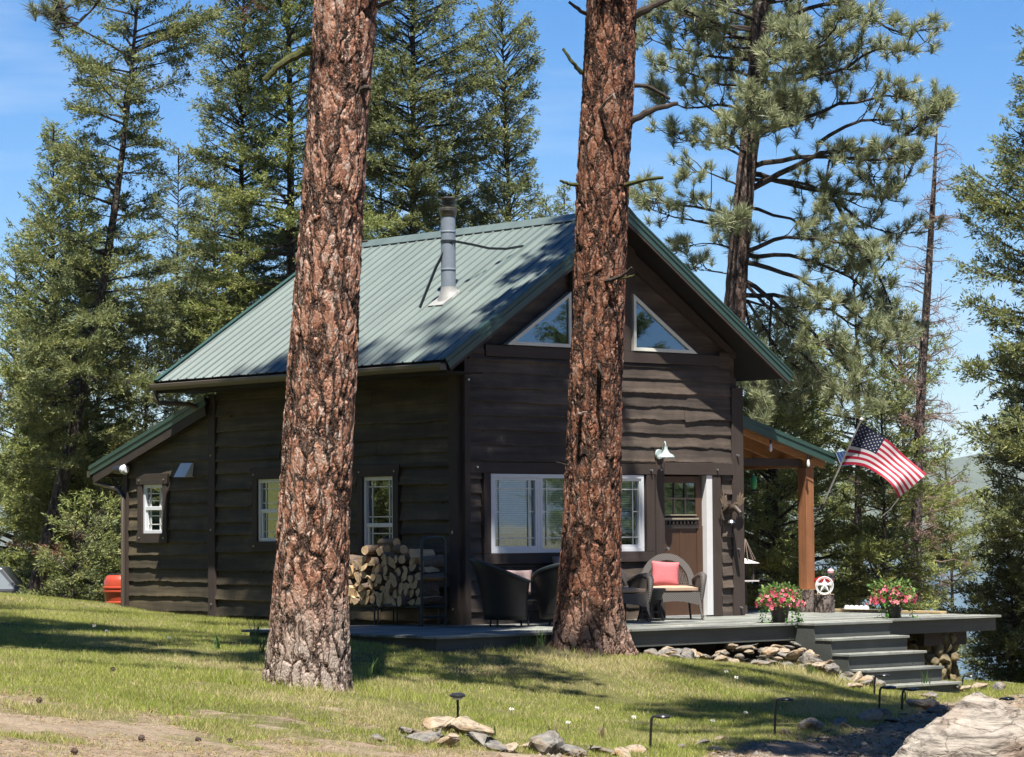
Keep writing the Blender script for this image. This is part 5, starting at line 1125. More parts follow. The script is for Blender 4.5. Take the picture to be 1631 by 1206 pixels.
# ---------------------------------------------------------------- flag
def flag():
    base = np.array([7.42, .10, 1.62]); tip = at(1371, 671, 44.0); root = empty('flag', base, 0, 'american flag flying on a slanted white pole from the porch post', 'flag')
    b = MB(); L_ = tip-base; b.tube([(0, 0, 0), tuple(L_*1.015)], .014, 10); b.build('pole', plain('silver_pole', (.62, .62, .62), .3, .5), root, True)
    b = MB(); b.lathe([(0, -.03), (.022, -.02), (.03, 0), (.022, .02), (0, .03)], tuple(L_*1.02), 14); b.build('finial', M['whitepaint'], root, True)
    b = MB(); b.tube([(-.06, .12, -.03), (.0, .0, .0), tuple(L_*.06)], .024, 8); b.build('bracket', M['black'], root, True)
    P0 = at(1368, 675, 44.0)-base; P1 = at(1335, 735, 44.0)
    # hoist follows the pole
    t1 = 1-69/148.; P0 = L_*.985; P1 = L_*.50
    TR = at(1475, 757, 43.6)-base; BR = at(1432, 793, 43.6)-base; TRm = at(1420, 707, 43.8)-base; BRm = at(1392, 750, 43.8)-base
    fwd = np.array([FH[0], FH[1], 0])
    def S(s, t):
        top = P0*(1-s)**2+2*s*(1-s)*(2*TRm-.5*P0-.5*TR)+TR*s*s; bot = P1*(1-s)**2+2*s*(1-s)*(2*BRm-.5*P1-.5*BR)+BR*s*s
        p = top*(1-t)+bot*t; wv = .045*s**.6*math.sin(s*11+t*2.2)+.02*math.sin(s*23-t*3)*s
        return p+fwd*wv+np.array([0, 0, -.012])*math.sin(s*11+t*2)*s
    nx, ny = 60, 52; V = [S(i/nx, j/ny) for j in range(ny+1) for i in range(nx+1)]; Fc = []; C_ = []
    red, white, blue = (.40, .022, .05), (.62, .60, .61), (.020, .026, .062)
    for j in range(ny):
        for i in range(nx):
            Fc.append([j*(nx+1)+i, j*(nx+1)+i+1, (j+1)*(nx+1)+i+1, (j+1)*(nx+1)+i]); C_.append(blue if (i < nx*.4 and j < 28) else red if (j//4) % 2 == 0 else white)
    cl = np_mesh('cloth', np.array(V), np.array(Fc), M['petal'], root, np.array(C_), True)
    V = []; Fc = []; k = 0
    for row in range(9):
        for c in range(6 if row % 2 == 0 else 5):
            cs = (.4/12)*(1+2*c+(row % 2)); ct = (7/13/10)*(row+1)
            for side in (-.006, .006):
                ring = []
                for q in range(10):
                    a = q*math.pi/5; rr_ = 1 if q % 2 == 0 else .42; ring.append(S(cs+.0125*rr_*math.sin(a), ct-.0215*rr_*math.cos(a))+fwd*side)
                V += ring; Fc.append(list(range(k, k+10))); k += 10
    np_mesh('stars', np.array(V), np.array(Fc), M['whitepaint'], cl)
    b = MB(); e = S(1, 1); e2 = at(1405, 822, 44.0)-base; b.tube([e, e*.5+e2*.5+np.array([0, 0, -.03]), e2], .006, 6); b.build('tether_cord', M['rope'], root)
flag()
# ---------------------------------------------------------------- rain barrel
def barrel():
    p = at(197, 966, 49.6); z = gz(p[0], p[1]); root = empty('rain_barrel', (p[0], p[1], z), 0, 'red orange plastic rain barrel behind the left corner of the cabin', 'barrel')
    h = at(190, 914, 49.6)[2]-z; b = MB(); b.lathe([(.27, 0), (.30, .02), (.325, h*.12), (.335, h*.14), (.335, h*.17), (.32, h*.19), (.335, h*.40), (.34, h*.45), (.365, h*.47), (.365, h*.50), (.345, h*.52), (.345, h*.56), (.365, h*.58), (.365, h*.61), (.34, h*.63), (.335, h*.80), (.30, h*.92), (.24, h*.98), (0, h)], (0, 0, 0), 36); b.build('drum', M['barrel'], root, True)
    b = MB(); b.lathe([(.255, h*.95), (.26, h*.985), (.255, h*1.0), (.0, h*1.005)], (0, 0, 0), 30); b.build('lid', M['blackpl'], root, True)
barrel()
# ---------------------------------------------------------------- parked car, almost wholly beyond the left edge
def car():
    p = at(-131, 950, 57.0); z = -.86; root = empty('parked_car', (p[0], p[1], z), YAW+R_(184), 'grey parked car beyond the grass crest at the left edge', 'car'); half = .88
    prof = [(-2.2, .35), (-2.25, .75), (-2.2, 1.0), (-2.08, 1.08), (-1.72, 1.50), (.5, 1.56), (1.05, 1.45), (1.75, 1.02), (2.12, .92), (2.2, .6), (2.15, .3), (1.75, .28), (1.65, .55), (1.35, .66), (1.05, .55), (.95, .26), (-.95, .26), (-1.05, .55), (-1.35, .66), (-1.65, .55), (-1.75, .28)]
    b = MB(); n = len(prof); vs = []
    for (yy, ins) in ((-half, .0), (-half*.93, .5), (half*.93, .5), (half, 0)):
        for (x, zz) in prof:
            k = max(0, (zz-1.0)/.55); vs.append((x, (yy/abs(yy))*(half-.20*k-(.04 if ins else 0)), zz+(0.012 if ins else 0)))
    for a in range(3):
        for k in range(n): b.f.append((a*n+k, a*n+(k+1) % n, (a+1)*n+(k+1) % n, (a+1)*n+k)); b.m.append(0)
    b.v = [tuple(v) for v in vs]; b.f += [tuple(range(n)), tuple(range(4*n-1, 3*n-1, -1))]; b.m += [0, 0]; b.build('body', M['carpaint'], root, bevel=.02)
    gl_ = plain('car_glass', (.16, .18, .19), .06, 0, .05, 2, 0, .8)
    for s in (-1, 1):
        w = MB(); w.add([(x, s*(half-.20*max(0, (zz-1)/.55)+.006), zz) for (x, zz) in ((-1.98, 1.09), (-1.68, 1.43), (-1.0, 1.47), (-1.0, 1.09))], [(0, 1, 2, 3)]); w.add([(x, s*(half-.20*max(0, (zz-1)/.55)+.006), zz) for (x, zz) in ((-.92, 1.09), (-.92, 1.47), (.10, 1.48), (.10, 1.09))], [(0, 1, 2, 3)]); w.add([(x, s*(half-.20*max(0, (zz-1)/.55)+.006), zz) for (x, zz) in ((.18, 1.09), (.18, 1.48), (.5, 1.48), (1.0, 1.38), (1.5, 1.09))], [(0, 1, 2, 3, 4)]); w.build('side_window', gl_, root)
    w = MB(); w.add([(1.10, -.62, 1.43), (1.10, .62, 1.43), (1.72, .76, 1.055), (1.72, -.76, 1.055)], [(0, 1, 2, 3)]); w.build('windscreen', gl_, root); w = MB(); w.add([(-1.745, -.60, 1.475), (-1.745, .60, 1.475), (-2.065, .72, 1.11), (-2.065, -.72, 1.11)], [(0, 1, 2, 3)]); w.build('rear_window', gl_, root)
    for x in (-1.35, 1.35):
        for s in (-1, 1):
            w = MB(); w.tube([(x, s*(half-.20), .32), (x, s*(half-.0), .32)], .32, 24); wh = w.build('wheel', M['tyre'], root); w = MB(); w.tube([(x, s*(half-.02), .32), (x, s*(half+.01), .32)], .2, 18); w.build('rim', M['bolt'], wh)
    for s in (-1, 1): w = MB(); w.box(2.08, 2.19, s*.72-.14, s*.72+.14, .72, .84); w.build('headlight', M['vinyl'], root, bevel=.02)
car()
# ---------------------------------------------------------------- trees
FC1 = [((.090, .112, .034), (.30, .305, .11)), ((.075, .105, .043), (.24, .265, .12))]
FC2 = [((.105, .135, .034), (.34, .35, .11)), ((.088, .122, .038), (.27, .305, .10))]
FC_SHADED = [((.045, .062, .022), (.15, .17, .062))]  # deeper greens with the shade already put into the colour
FCB = [((.075, .10, .065), (.21, .235, .15))]
def leaf_kites(P, Dn, S, rs, width=.27, updir=.42):
    """kite shaped sprays: P base points, Dn directions, S sizes; mostly lying flat"""
    n = len(P); Dn = Dn/np.maximum(np.linalg.norm(Dn, axis=1, keepdims=True), 1e-6)
    nrm = rs.normal(size=(n, 3))*(1-updir); nrm[:, 2] += updir*1.3; a = np.cross(Dn, nrm); a /= np.maximum(np.linalg.norm(a, axis=1, keepdims=True), 1e-6)
    S = S[:, None]; V = np.stack([P, P+Dn*S*.45+a*S*width*.5, P+Dn*S, P+Dn*S*.45-a*S*width*.5], 1).reshape(-1, 3)
    return V, np.arange(4*n).reshape(n, 4)
def trunk_path(base, top, bend, rs):
    base = np.array(base, float); top = np.array(top, float); k1, k2 = rs.normal(size=2)*bend
    def f(t): return base*(1-t)+top*t+np.array([math.sin(t*3.1)*k1, math.sin(t*2.6)*k2, 0])
    return f
def fir(base, top, R, r0, seed, label, group=None, h0=.08, dens=1.0, cols=None, size=.092, power=.75, cap=1.0, gap=0.0, dead=.0, name='fir_tree', rise=.15, bend=.12, mat=None, cat='fir tree', leafy=1.0):
    rs = np.random.RandomState(seed); base = np.array(base, float); tf = trunk_path((0, 0, 0), np.array(top)-base, bend, rs); H = top[2]-base[2]
    root = empty(name, base, 0, label, cat, group); b = MB(); ts = np.linspace(0, 1, 16)
    b.tube([tf(t) for t in ts], [max(.012, .72*r0*(1-t)**.9) for t in ts], 10); 
    cols = cols or FC1
    PL, DL, SL, CL = [], [], [], []; lim = MB(); nb = int(H*(1-h0)*26*dens)
    for i in range(nb):
        f = h0+(1-h0)*((i+rs.rand())/nb); q = (1-f)/(1-h0); prof = min(cap, q**power*1.15)*(1-.35*max(0, (q-.75)/.25))
        # uneven crown: sectors and bands that are thinner
        az = rs.uniform(0, 2*math.pi); band = .85+.20*math.sin(f*17+seed)+.24*math.sin(az*2+f*9+seed*1.7); Lb_ = R*prof*rs.uniform(.55, 1.12)*max(.35, band)+.12
        if rs.rand() < gap: continue
        p0 = tf(f); D = np.array([math.cos(az), math.sin(az), 0]); up = rise+.10+.60*(f**2)-.25*(1-f)+rs.normal()*.14; sag = .12+.20*(1-f); Pn = np.array([-D[1], D[0], 0])
        def br(s): return p0+D[None]*(s*Lb_)[:, None]+np.array([0, 0, 1.])[None]*((up*s-sag*s*s+.16*s**4)*Lb_)[:, None]+Pn[None]*(np.sin(s*3+az)*.05*Lb_)[:, None]
        s5 = np.linspace(0, .96, 5); pp = br(s5); rb = max(.007, .010+.014*Lb_); lim.tube([tuple(x) for x in pp], [rb, rb*.8, rb*.6, rb*.4, .004], 4, False)
        nt = max(4, int(Lb_*18*leafy)); s = .12+.88*np.sqrt(rs.rand(nt)); isdead = rs.rand() < dead
        sp = br(s); lt = (.50*Lb_*(1-s)**.8+.10+.07*rs.rand(nt))*rs.uniform(.6, 1.15, nt); side = np.where(rs.rand(nt) < .5, -1, 1); ang = np.radians(rs.uniform(30, 70, nt))
        td = D[None]*np.cos(ang)[:, None]+Pn[None]*(np.sin(ang)*side)[:, None]; td[:, 2] += rs.normal(size=nt)*.34+.12
        for j in range(nt):
            m = max(6, int(lt[j]*82)); w = rs.rand(m); P = sp[j]+td[j]*(w*lt[j])[:, None]+rs.normal(size=(m, 3))*.022; P[:, 2] -= .25*(w*lt[j])**2
            d = td[j][None]+rs.normal(size=(m, 3))*.55; d[:, 2] += .12; PL.append(P); DL.append(d); SL.append(size*rs.uniform(.55, 1.15, m))
            c0, c1 = cols[rs.randint(len(cols))]; g = rs.rand(m)[:, None]*.75+.25*rs.rand(); c = np.array(c0)*(1-g)+np.array(c1)*g
            if isdead: c = np.array([[.17, .085, .055]])*(.6+.8*rs.rand(m)[:, None])
            CL.append(c*(.85+.3*rs.rand()))
    P = np.concatenate(PL); V, Fc = leaf_kites(P, np.concatenate(DL), np.concatenate(SL), rs)
    b.build('trunk', mat or M['bark_far'], root, True, recalc=False); lim.build('limbs', M['limb'], root, True, recalc=False)
    np_mesh('crown', V, Fc, M['leaf'], root, np.concatenate(CL)); return root
def tufts(C_, Dn, rs, n=46, ln=.20, w=.0065, cols=((.075, .095, .040), (.21, .23, .115)), spread=.85):
    """long pine needles radiating from every shoot tip"""
    m = len(C_); Dn = Dn/np.linalg.norm(Dn, axis=1, keepdims=True); rep = np.repeat(np.arange(m), n); d = Dn[rep]+rs.normal(size=(m*n, 3))*spread*.75; d /= np.linalg.norm(d, axis=1, keepdims=True)
    t = rs.rand(m*n, 1); P = C_[rep]-Dn[rep]*t*ln*.55; L_ = ln*rs.uniform(.7, 1.1, (m*n, 1))*rs.uniform(.55, 1.15, (m, 1))[rep]; a = np.cross(d, rs.normal(size=(m*n, 3))); a /= np.linalg.norm(a, axis=1, keepdims=True)
    e = P+d*L_; e[:, 2] -= .03*L_[:, 0]
    V = np.stack([P-a*w*.5, P+a*w*.5, P+d*L_*.6+a*w*.45+np.array([0, 0, .0]), e], 1).reshape(-1, 3); Fc = np.arange(4*m*n).reshape(-1, 4)
    tone = rs.rand(m, 1)[rep]*.6+.4*rs.rand(m*n, 1); c = np.array(cols[0])*(1-tone)+np.array(cols[1])*tone; return V, Fc, c
def pine_crown(root, limbs, seed, n=46, ln=.20, w=.0065, per=5.0, sub=.55, cols=None, rl=.035, fine=True, curl=1.0):
    """limbs: lists of control points in root space"""
    rs = np.random.RandomState(seed); lim = MB(); C_, Dn = [], []
    for pts in limbs:
        pts = [np.array(p, float) for p in pts]; seg = np.array([np.linalg.norm(pts[i+1]-pts[i]) for i in range(len(pts)-1)]); cum = np.r_[0, np.cumsum(seg)]; Lb_ = cum[-1]
        K = max(6, int(Lb_*4)); ss = np.linspace(0, 1, K); A = np.array([[np.interp(x*Lb_, cum, [p[k] for p in pts]) for k in range(3)] for x in ss])
        for _ in range(2): A[1:-1] = A[1:-1]*.5+(A[:-2]+A[2:])*.25
        wob = np.cumsum(rs.normal(size=(K, 3)), 0)*.018*Lb_**.5; wob -= np.linspace(0, 1, K)[:, None]*wob[-1]; A = A+wob; r_ = rl*(Lb_/3)**.8
        lim.tube([tuple(p) for p in A], [max(.006, r_*(1-.85*x)) for x in ss], 6, False)
        for j in range(max(3, int(Lb_*per))):
            x = .22+.78*rs.rand()**.75; i = min(K-2, int(x*(K-1))); p = A[i]+(A[i+1]-A[i])*(x*(K-1)-i); t = A[i+1]-A[i]; t = t/max(np.linalg.norm(t), 1e-6); q = rs.normal(size=3); q[2] = q[2]*.7; d = t*.55+q*.55; d[2] += .05; d /= np.linalg.norm(d)
            Ls = sub*rs.uniform(.35, 1.1)*(1.15-.5*x); m = 5; path = [p+d*Ls*u*(1)+np.array([0, 0, (-.18*u+.42*u*u)*Ls*curl])+rs.normal(size=3)*.015 for u in np.linspace(0, 1, m)]
            lim.tube([tuple(z) for z in path], [.011, .010, .009, .008, .006], 4, False)
            e = path[-1]-path[-2]; C_.append(path[-1]); Dn.append(e)
            for _ in range(rs.randint(0, 3)):
                u = rs.uniform(.3, .9); pp = path[0]*(1-u)+path[-1]*u; dd = e/np.linalg.norm(e)*.5+rs.normal(size=3)*.5; dd[2] = abs(dd[2])*.6; Lq = rs.uniform(.08, .28); q2 = pp+dd*Lq; lim.tube([tuple(pp), tuple((pp+q2)/2-np.array([0, 0, .01])), tuple(q2)], [.007, .006, .005], 4, False); C_.append(q2); Dn.append(dd+np.array([0, 0, .3]))
        C_.append(A[-1]); Dn.append(A[-1]-A[-2])
    C_ = C_; V, Fc, c = tufts(np.array(C_), np.array(Dn)+np.array([0, 0, .25]), rs, n, ln, w, cols or ((.075, .095, .040), (.21, .23, .115)))
    lim.build('limbs', M['limb'], root, True, recalc=False); np_mesh('crown', V, Fc, M['needle'], root, c)
# ---- the two foreground ponderosa pines: visible trunk measured ring by ring, crown above the frame
def big_trunk(base_uv, D, rings, seed, H, mat, flare, label, lean):
    p0 = at(*base_uv, D); z0 = gz(p0[0], p0[1]); base = np.array([p0[0], p0[1], z0-.12]); root = empty('ponderosa_pine', base, 0, label, 'pine tree', None)
    zs, cs, rad = [], [], []
    for (v, uc, wd) in rings:
        q = at(uc, v, D); zs.append(q[2]-base[2]); cs.append(q-base); rad.append(wd/2*D/FPX)
    zs = np.array(zs)[::-1]; cs = np.array(cs)[::-1]; rad = np.array(rad)[::-1]
    dense = np.arange(-.15, zs[-1]+.4, .020); tall = np.linspace(zs[-1]+.45, H, 40); Z = np.r_[dense, tall]; n = 150; th = np.linspace(0, 2*np.pi, n, endpoint=False); V = []
    r8 = rad[-1]; top_c = cs[-1]
    for z in Z:
        if z <= zs[-1]: c = np.array([np.interp(z, zs, cs[:, 0]), np.interp(z, zs, cs[:, 1])]); r = np.interp(z, zs, rad)
        else: t = (z-zs[-1])/(H-zs[-1]); c = top_c[:2]+np.array(lean)*(z-zs[-1]); r = r8*(1-t)**.85+.03
        fl = flare*math.exp(-max(z, 0)/.32); lob = 1+fl*(.25+.35*np.sin(th*3+seed)+.22*np.sin(th*5+seed*2.1)+.12*np.sin(th*9+seed))*1.0; w = 1+.018*np.sin(th*2+z*.8+seed)+.012*np.sin(th*5-z*1.7)
        V.append(np.c_[c[0]+r*lob*w*np.cos(th), c[1]+r*lob*w*np.sin(th), np.full(n, z)])
    V = np.concatenate(V); m = len(Z); i, j = np.meshgrid(np.arange(m-1), np.arange(n), indexing='ij'); j2 = (j+1) % n; Fc = np.c_[(i*n+j).ravel(), (i*n+j2).ravel(), ((i+1)*n+j2).ravel(), ((i+1)*n+j).ravel()]
    np_mesh('trunk', V, Fc, mat, root, None, True)
    def axis(z):
        if z <= zs[-1]: return np.array([np.interp(z, zs, cs[:, 0]), np.interp(z, zs, cs[:, 1]), z]), float(np.interp(z, zs, rad))
        return np.r_[top_c[:2]+np.array(lean)*(z-zs[-1]), z], r8*(1-(z-zs[-1])/(H-zs[-1]))**.85
    return root, base, axis
def radial_limbs(axis, z0, z1, n, R, rs, prof, droop=.1):
    out = []
    for i in range(n):
        z = z0+(z1-z0)*(i+rs.rand())/n; a = rs.uniform(0, 2*math.pi); L_ = R*prof((z-z0)/(z1-z0))*rs.uniform(.6, 1.1); c, _ = axis(z); D = np.array([math.cos(a), math.sin(a), 0]); up = rs.uniform(-.15, .3)
        out.append([c, c+D*L_*.35+[0, 0, up*L_*.3], c+D*L_*.7+[0, 0, up*L_*.35-droop*L_], c+D*L_+[0, 0, up*L_*.5]])
    return out
rings1 = [(-60, 555, 95), (0, 551.5, 97), (150, 541, 95), (300, 530.5, 96), (450, 521, 101), (600, 513, 106), (800, 501, 108), (900, 496, 111), (950, 493.5, 115), (1000, 492, 120), (1050, 491, 127), (1090, 490, 134), (1110, 490, 138)]
t1, b1, ax1 = big_trunk((490, 1090), 30.7, rings1, 1.3, 31.5, M['bark_pink'], .30, 'thick pale barked pine trunk leaning right, the left one in front of the cabin', (.012, -.02))
rings2 = [(-60, 976, 74), (0, 974.5, 75), (150, 968, 78), (300, 960, 80), (450, 955, 80), (600, 949, 82), (800, 944, 88), (900, 940, 93), (950, 937, 98), (985, 936, 104), (1036, 937, 118), (1050, 937, 124)]
t2, b2, ax2 = big_trunk((938, 1036), 37.3, rings2, 2.9, 22.5, M['bark_red'], .55, 'reddish barked pine trunk with broken stubs, standing close to the deck', (.008, -.012))
rs = np.random.RandomState(77)
def stub(root, base, D, pts, r, mat, name='broken_branch'):
    P = [at(u, v, D+dd)-base for (u, v, dd) in pts]; b = MB(); n = len(P); m = 4*(n-1)+1; Q = []
    for k in range(m):
        x = k/4; i = min(n-2, int(x)); f = x-i; Q.append(P[i]*(1-f)+P[i+1]*f+rs.normal(size=3)*.006*(0 < k < m-1))
    b.tube([tuple(q) for q in Q], [r*(1-.45*k/(m-1))*rs.uniform(.88, 1.12) for k in range(m)], 9); b.build(name, mat, root, True)
for pts, r, mt in (([(948, 32, 0), (925, 18, -.1), (906, 3, -.15)], .032, 'limb'), ([(948, 130, 0), (925, 115, -.1), (912, 100, -.15), (897, 78, -.1)], .036, 'moss'), ([(935, 297, 0), (905, 292, -.2), (892, 288, -.3)], .03, 'moss'), ([(990, 35, 0), (1020, 20, -.1), (1045, 8, -.1), (1085, -12, 0)], .062, 'limb'),
                   ([(990, 135, 0), (1030, 138, 0), (1055, 149, .1), (1067, 158, .1)], .034, 'limb'), ([(985, 205, 0), (1010, 190, -.1), (1045, 172, -.1), (1080, 165, -.1)], .055, 'limb'), ([(980, 300, 0), (1005, 292, -.2), (1056, 283, -.4)], .036, 'moss'), ([(960, 450, -.3), (990, 440, -.5), (1006, 426, -.6)], .026, 'limb'), ([(970, 445, -.3), (1000, 442, -.5), (1010, 438, -.5)], .014, 'moss'),
                   ([(955, 175, -.32), (968, 158, -.5), (978, 150, -.55), (980, 158, -.6)], .022, 'deadtwig'), ([(955, 590, -.34), (953, 580, -.55), (960, 600, -.6)], .03, 'limb'), ([(925, 660, -.3), (922, 660, -.5), (935, 657, -.52)], .024, 'deadtwig'), ([(905, 742, 0), (885, 736, -.1)], .01, 'limb')):
    stub(t2, b2, 37.3, pts, r, M[mt])
for pts, r, mt in (([(520, 80, 0), (495, 78, -.1), (470, 88, -.2), (440, 108, -.3), (421, 128, -.3)], .062, 'moss'), ([(590, 14, 0), (608, 8, -.1), (640, -10, -.2)], .034, 'limb'), ([(575, 143, -.2), (590, 138, -.3)], .04, 'limb'), ([(560, 385, .1), (585, 384, 0)], .02, 'limb'), ([(548, 452, .1), (572, 461, 0)], .012, 'limb')):
    stub(t1, b1, 30.7, pts, r, M[mt])
def smap(p):
    return p[0]+.25*p[2], p[1]+.316*p[2]
def keep_limbs(lims, base, bad): return [l for l in lims if not any(bad(*smap(np.array(q)+base)) for q in l[1:])]
pr_ = lambda t: (math.sin(min(1, t*1.15+.25)*math.pi*.92))**.7 if t < .95 else .35
def on_ground(u, v, D0=30):
    D = D0
    for _ in range(12): p = at(u, v, D); z = gz(p[0], p[1]); D *= min(max(((CZ-z)/(CZ-p[2]))**.8, .8), 1.25)
    return at(u, v, D)
def target_limbs(axis, base, targets, z0, z1, rmax, n, rs):
    """limbs whose tips stand between the sun and the given shaded spots"""
    out = []; k = 0
    while len(out) < n and k < n*60:
        k += 1; T = np.array(targets[rs.randint(len(targets))], float); T[:2] += rs.normal(size=2)*.25; z = rs.uniform(z0, z1); tip = T+SUN*((z-T[2])/SUN[2]); q = tip-base; c, _ = axis(max(.5, q[2]-rs.uniform(-.3, .6))); r = np.hypot(*(q-c)[:2])
        if r > rmax or r < .35: continue
        d = q-c; out.append([c, c+d*.35+[0, 0, .12*r], c+d*.7+[0, 0, .08*r], q])
    return out
def clear_trunk(lims, zvis):
    s = SUN[:2]/np.hypot(*SUN[:2]); return [l for l in lims if float((np.array(l[-1])-np.array(l[0]))[:2]@s) < .35 or float((np.array(l[-1])-np.array(l[0]))[:2]@s)*2.5 < l[-1][2]-zvis]
W1T = [(x, y, 0) for x in (-2.6, -1.8, -1.0, -.3, .4) for y in (-2.6, -1.6, -.6, .4)]+[(0, y, .4) for y in (3, 3.6, 4.2, 4.8, 5.4)]*2+[(-1.5, y, 0) for y in (1.5, 2.5, 3.5)]
W2T = [(x, 0, z) for x in (.3, .9, 1.5, 2.1, 2.6) for z in (.5, 1.2, 1.9, 2.5)]+[(x, y, 0) for x in (.3, 1.0, 1.8) for y in (-2.4, -1.6, -.8)]
lim1 = keep_limbs(radial_limbs(ax1, 9.6, 31, 110, 3.0, rs, pr_), b1, lambda x, y: (y > 2.3 and x > -.1) or (x > 2.0 and y > -3.6))+target_limbs(ax1, b1, W1T, 11, 30.5, 3.9, 110, rs)
lim1 = [l for l in clear_trunk(lim1, 7.2) if not any(abs((x-.4)*.784-(y+2.0)*.62) < .95 and -1.3 < (x-.4)*.62+(y+2.0)*.784 < 1.9 for x, y in [smap(np.array(l[-1])+b1)]) and not any(math.hypot(x+.55, y-1.75) < .75 for q in l[1:] for x, y in [smap(np.array(q)+b1)])]
# the low limb whose needles hang into the top left corner
def P1(u, v, dd=0): return at(u, v, 30.0+dd)-b1
limv = []
limv.append([ax1(9.4)[0], P1(330, -150, -.5), P1(215, -75, -.8), P1(165, -20, -.9), P1(150, 22, -.9), P1(118, 52, -.9), P1(88, 48, -.9)])
limv.append([P1(165, -20, -.9), P1(140, 0, -1), P1(105, 22, -1), P1(78, 18, -1)])
pine_crown(t1, limv, 5, n=60, ln=.22, w=.0075, per=5.5, sub=.55); pine_crown(t1, lim1, 55, n=34, ln=.25, w=.028, per=6.5, sub=.75)
lim2 = keep_limbs(radial_limbs(ax2, 9.8, 21, 84, 1.7, rs, pr_), b2, lambda x, y: (x > 2.9+.0*y and y < 1.15) or y > 2.9)+target_limbs(ax2, b2, W2T, 9.2, 15, 2.3, 46, rs)
lim2 = clear_trunk(lim2, 7.8)
pine_crown(t2, lim2, 6, n=34, ln=.22, w=.026, per=7, sub=.4)
# ---- two pines just outside the frame: their crowns throw the shade on the lawn
def off_pine(D, t, H, R, z0, seed, label, n, targets=None, bad=None, nt=50):
    p = CAM[:2]+FH*D+RH*t; z = gz(p[0], p[1]); base = np.array([p[0], p[1], z-.1]); root = empty('ponderosa_pine', base, 0, label, 'pine tree'); b = MB(); b.tube([(0, 0, H*k/12) for k in range(13)], [.34*(1-k/12.5)**.8 for k in range(13)], 18); b.build('trunk', M['bark_mid'], root, True, recalc=False)
    rs = np.random.RandomState(seed); ax = lambda z: (np.array([0, 0, z]), .3); ll = radial_limbs(ax, z0, H, n, R, rs, pr_)
    if bad: ll = keep_limbs(ll, base, bad)
    if targets: ll += target_limbs(ax, base, targets, z0+1, H-1, R+.9, nt, rs)
    pine_crown(root, ll, seed, n=34, ln=.24, w=.026, per=6, sub=.75)
off_pine(29.5, -7.8, 36, 3.3, 9.5, 61, 'tall pine standing just outside the left edge of the picture', 60, [on_ground(u, v, 38) for u in (40, 120, 200, 280, 350, 420) for v in (1002+.03*u, 1016+.04*u, 1030+.045*u)]+[(0, y, .4) for y in (5.6, 6.1, 6.6, 7.0)], lambda x, y: -.8 < x < 2.6 and 7.5 < y < 10.5, 70)
off_pine(24.5, 6.1, 30, 3.8, 9.0, 67, 'tall pine standing just outside the right edge of the picture', 70, [on_ground(u, v, 32) for (u, v) in ((1000, 1085), (1080, 1098), (1160, 1110), (1240, 1118), (1320, 1126), (1400, 1138), (1120, 1118), (1220, 1130), (1320, 1140), (1180, 1190), (1340, 1175), (1280, 1200), (1200, 1070), (1100, 1065), (1010, 1160), (1040, 1190))], None, 80)
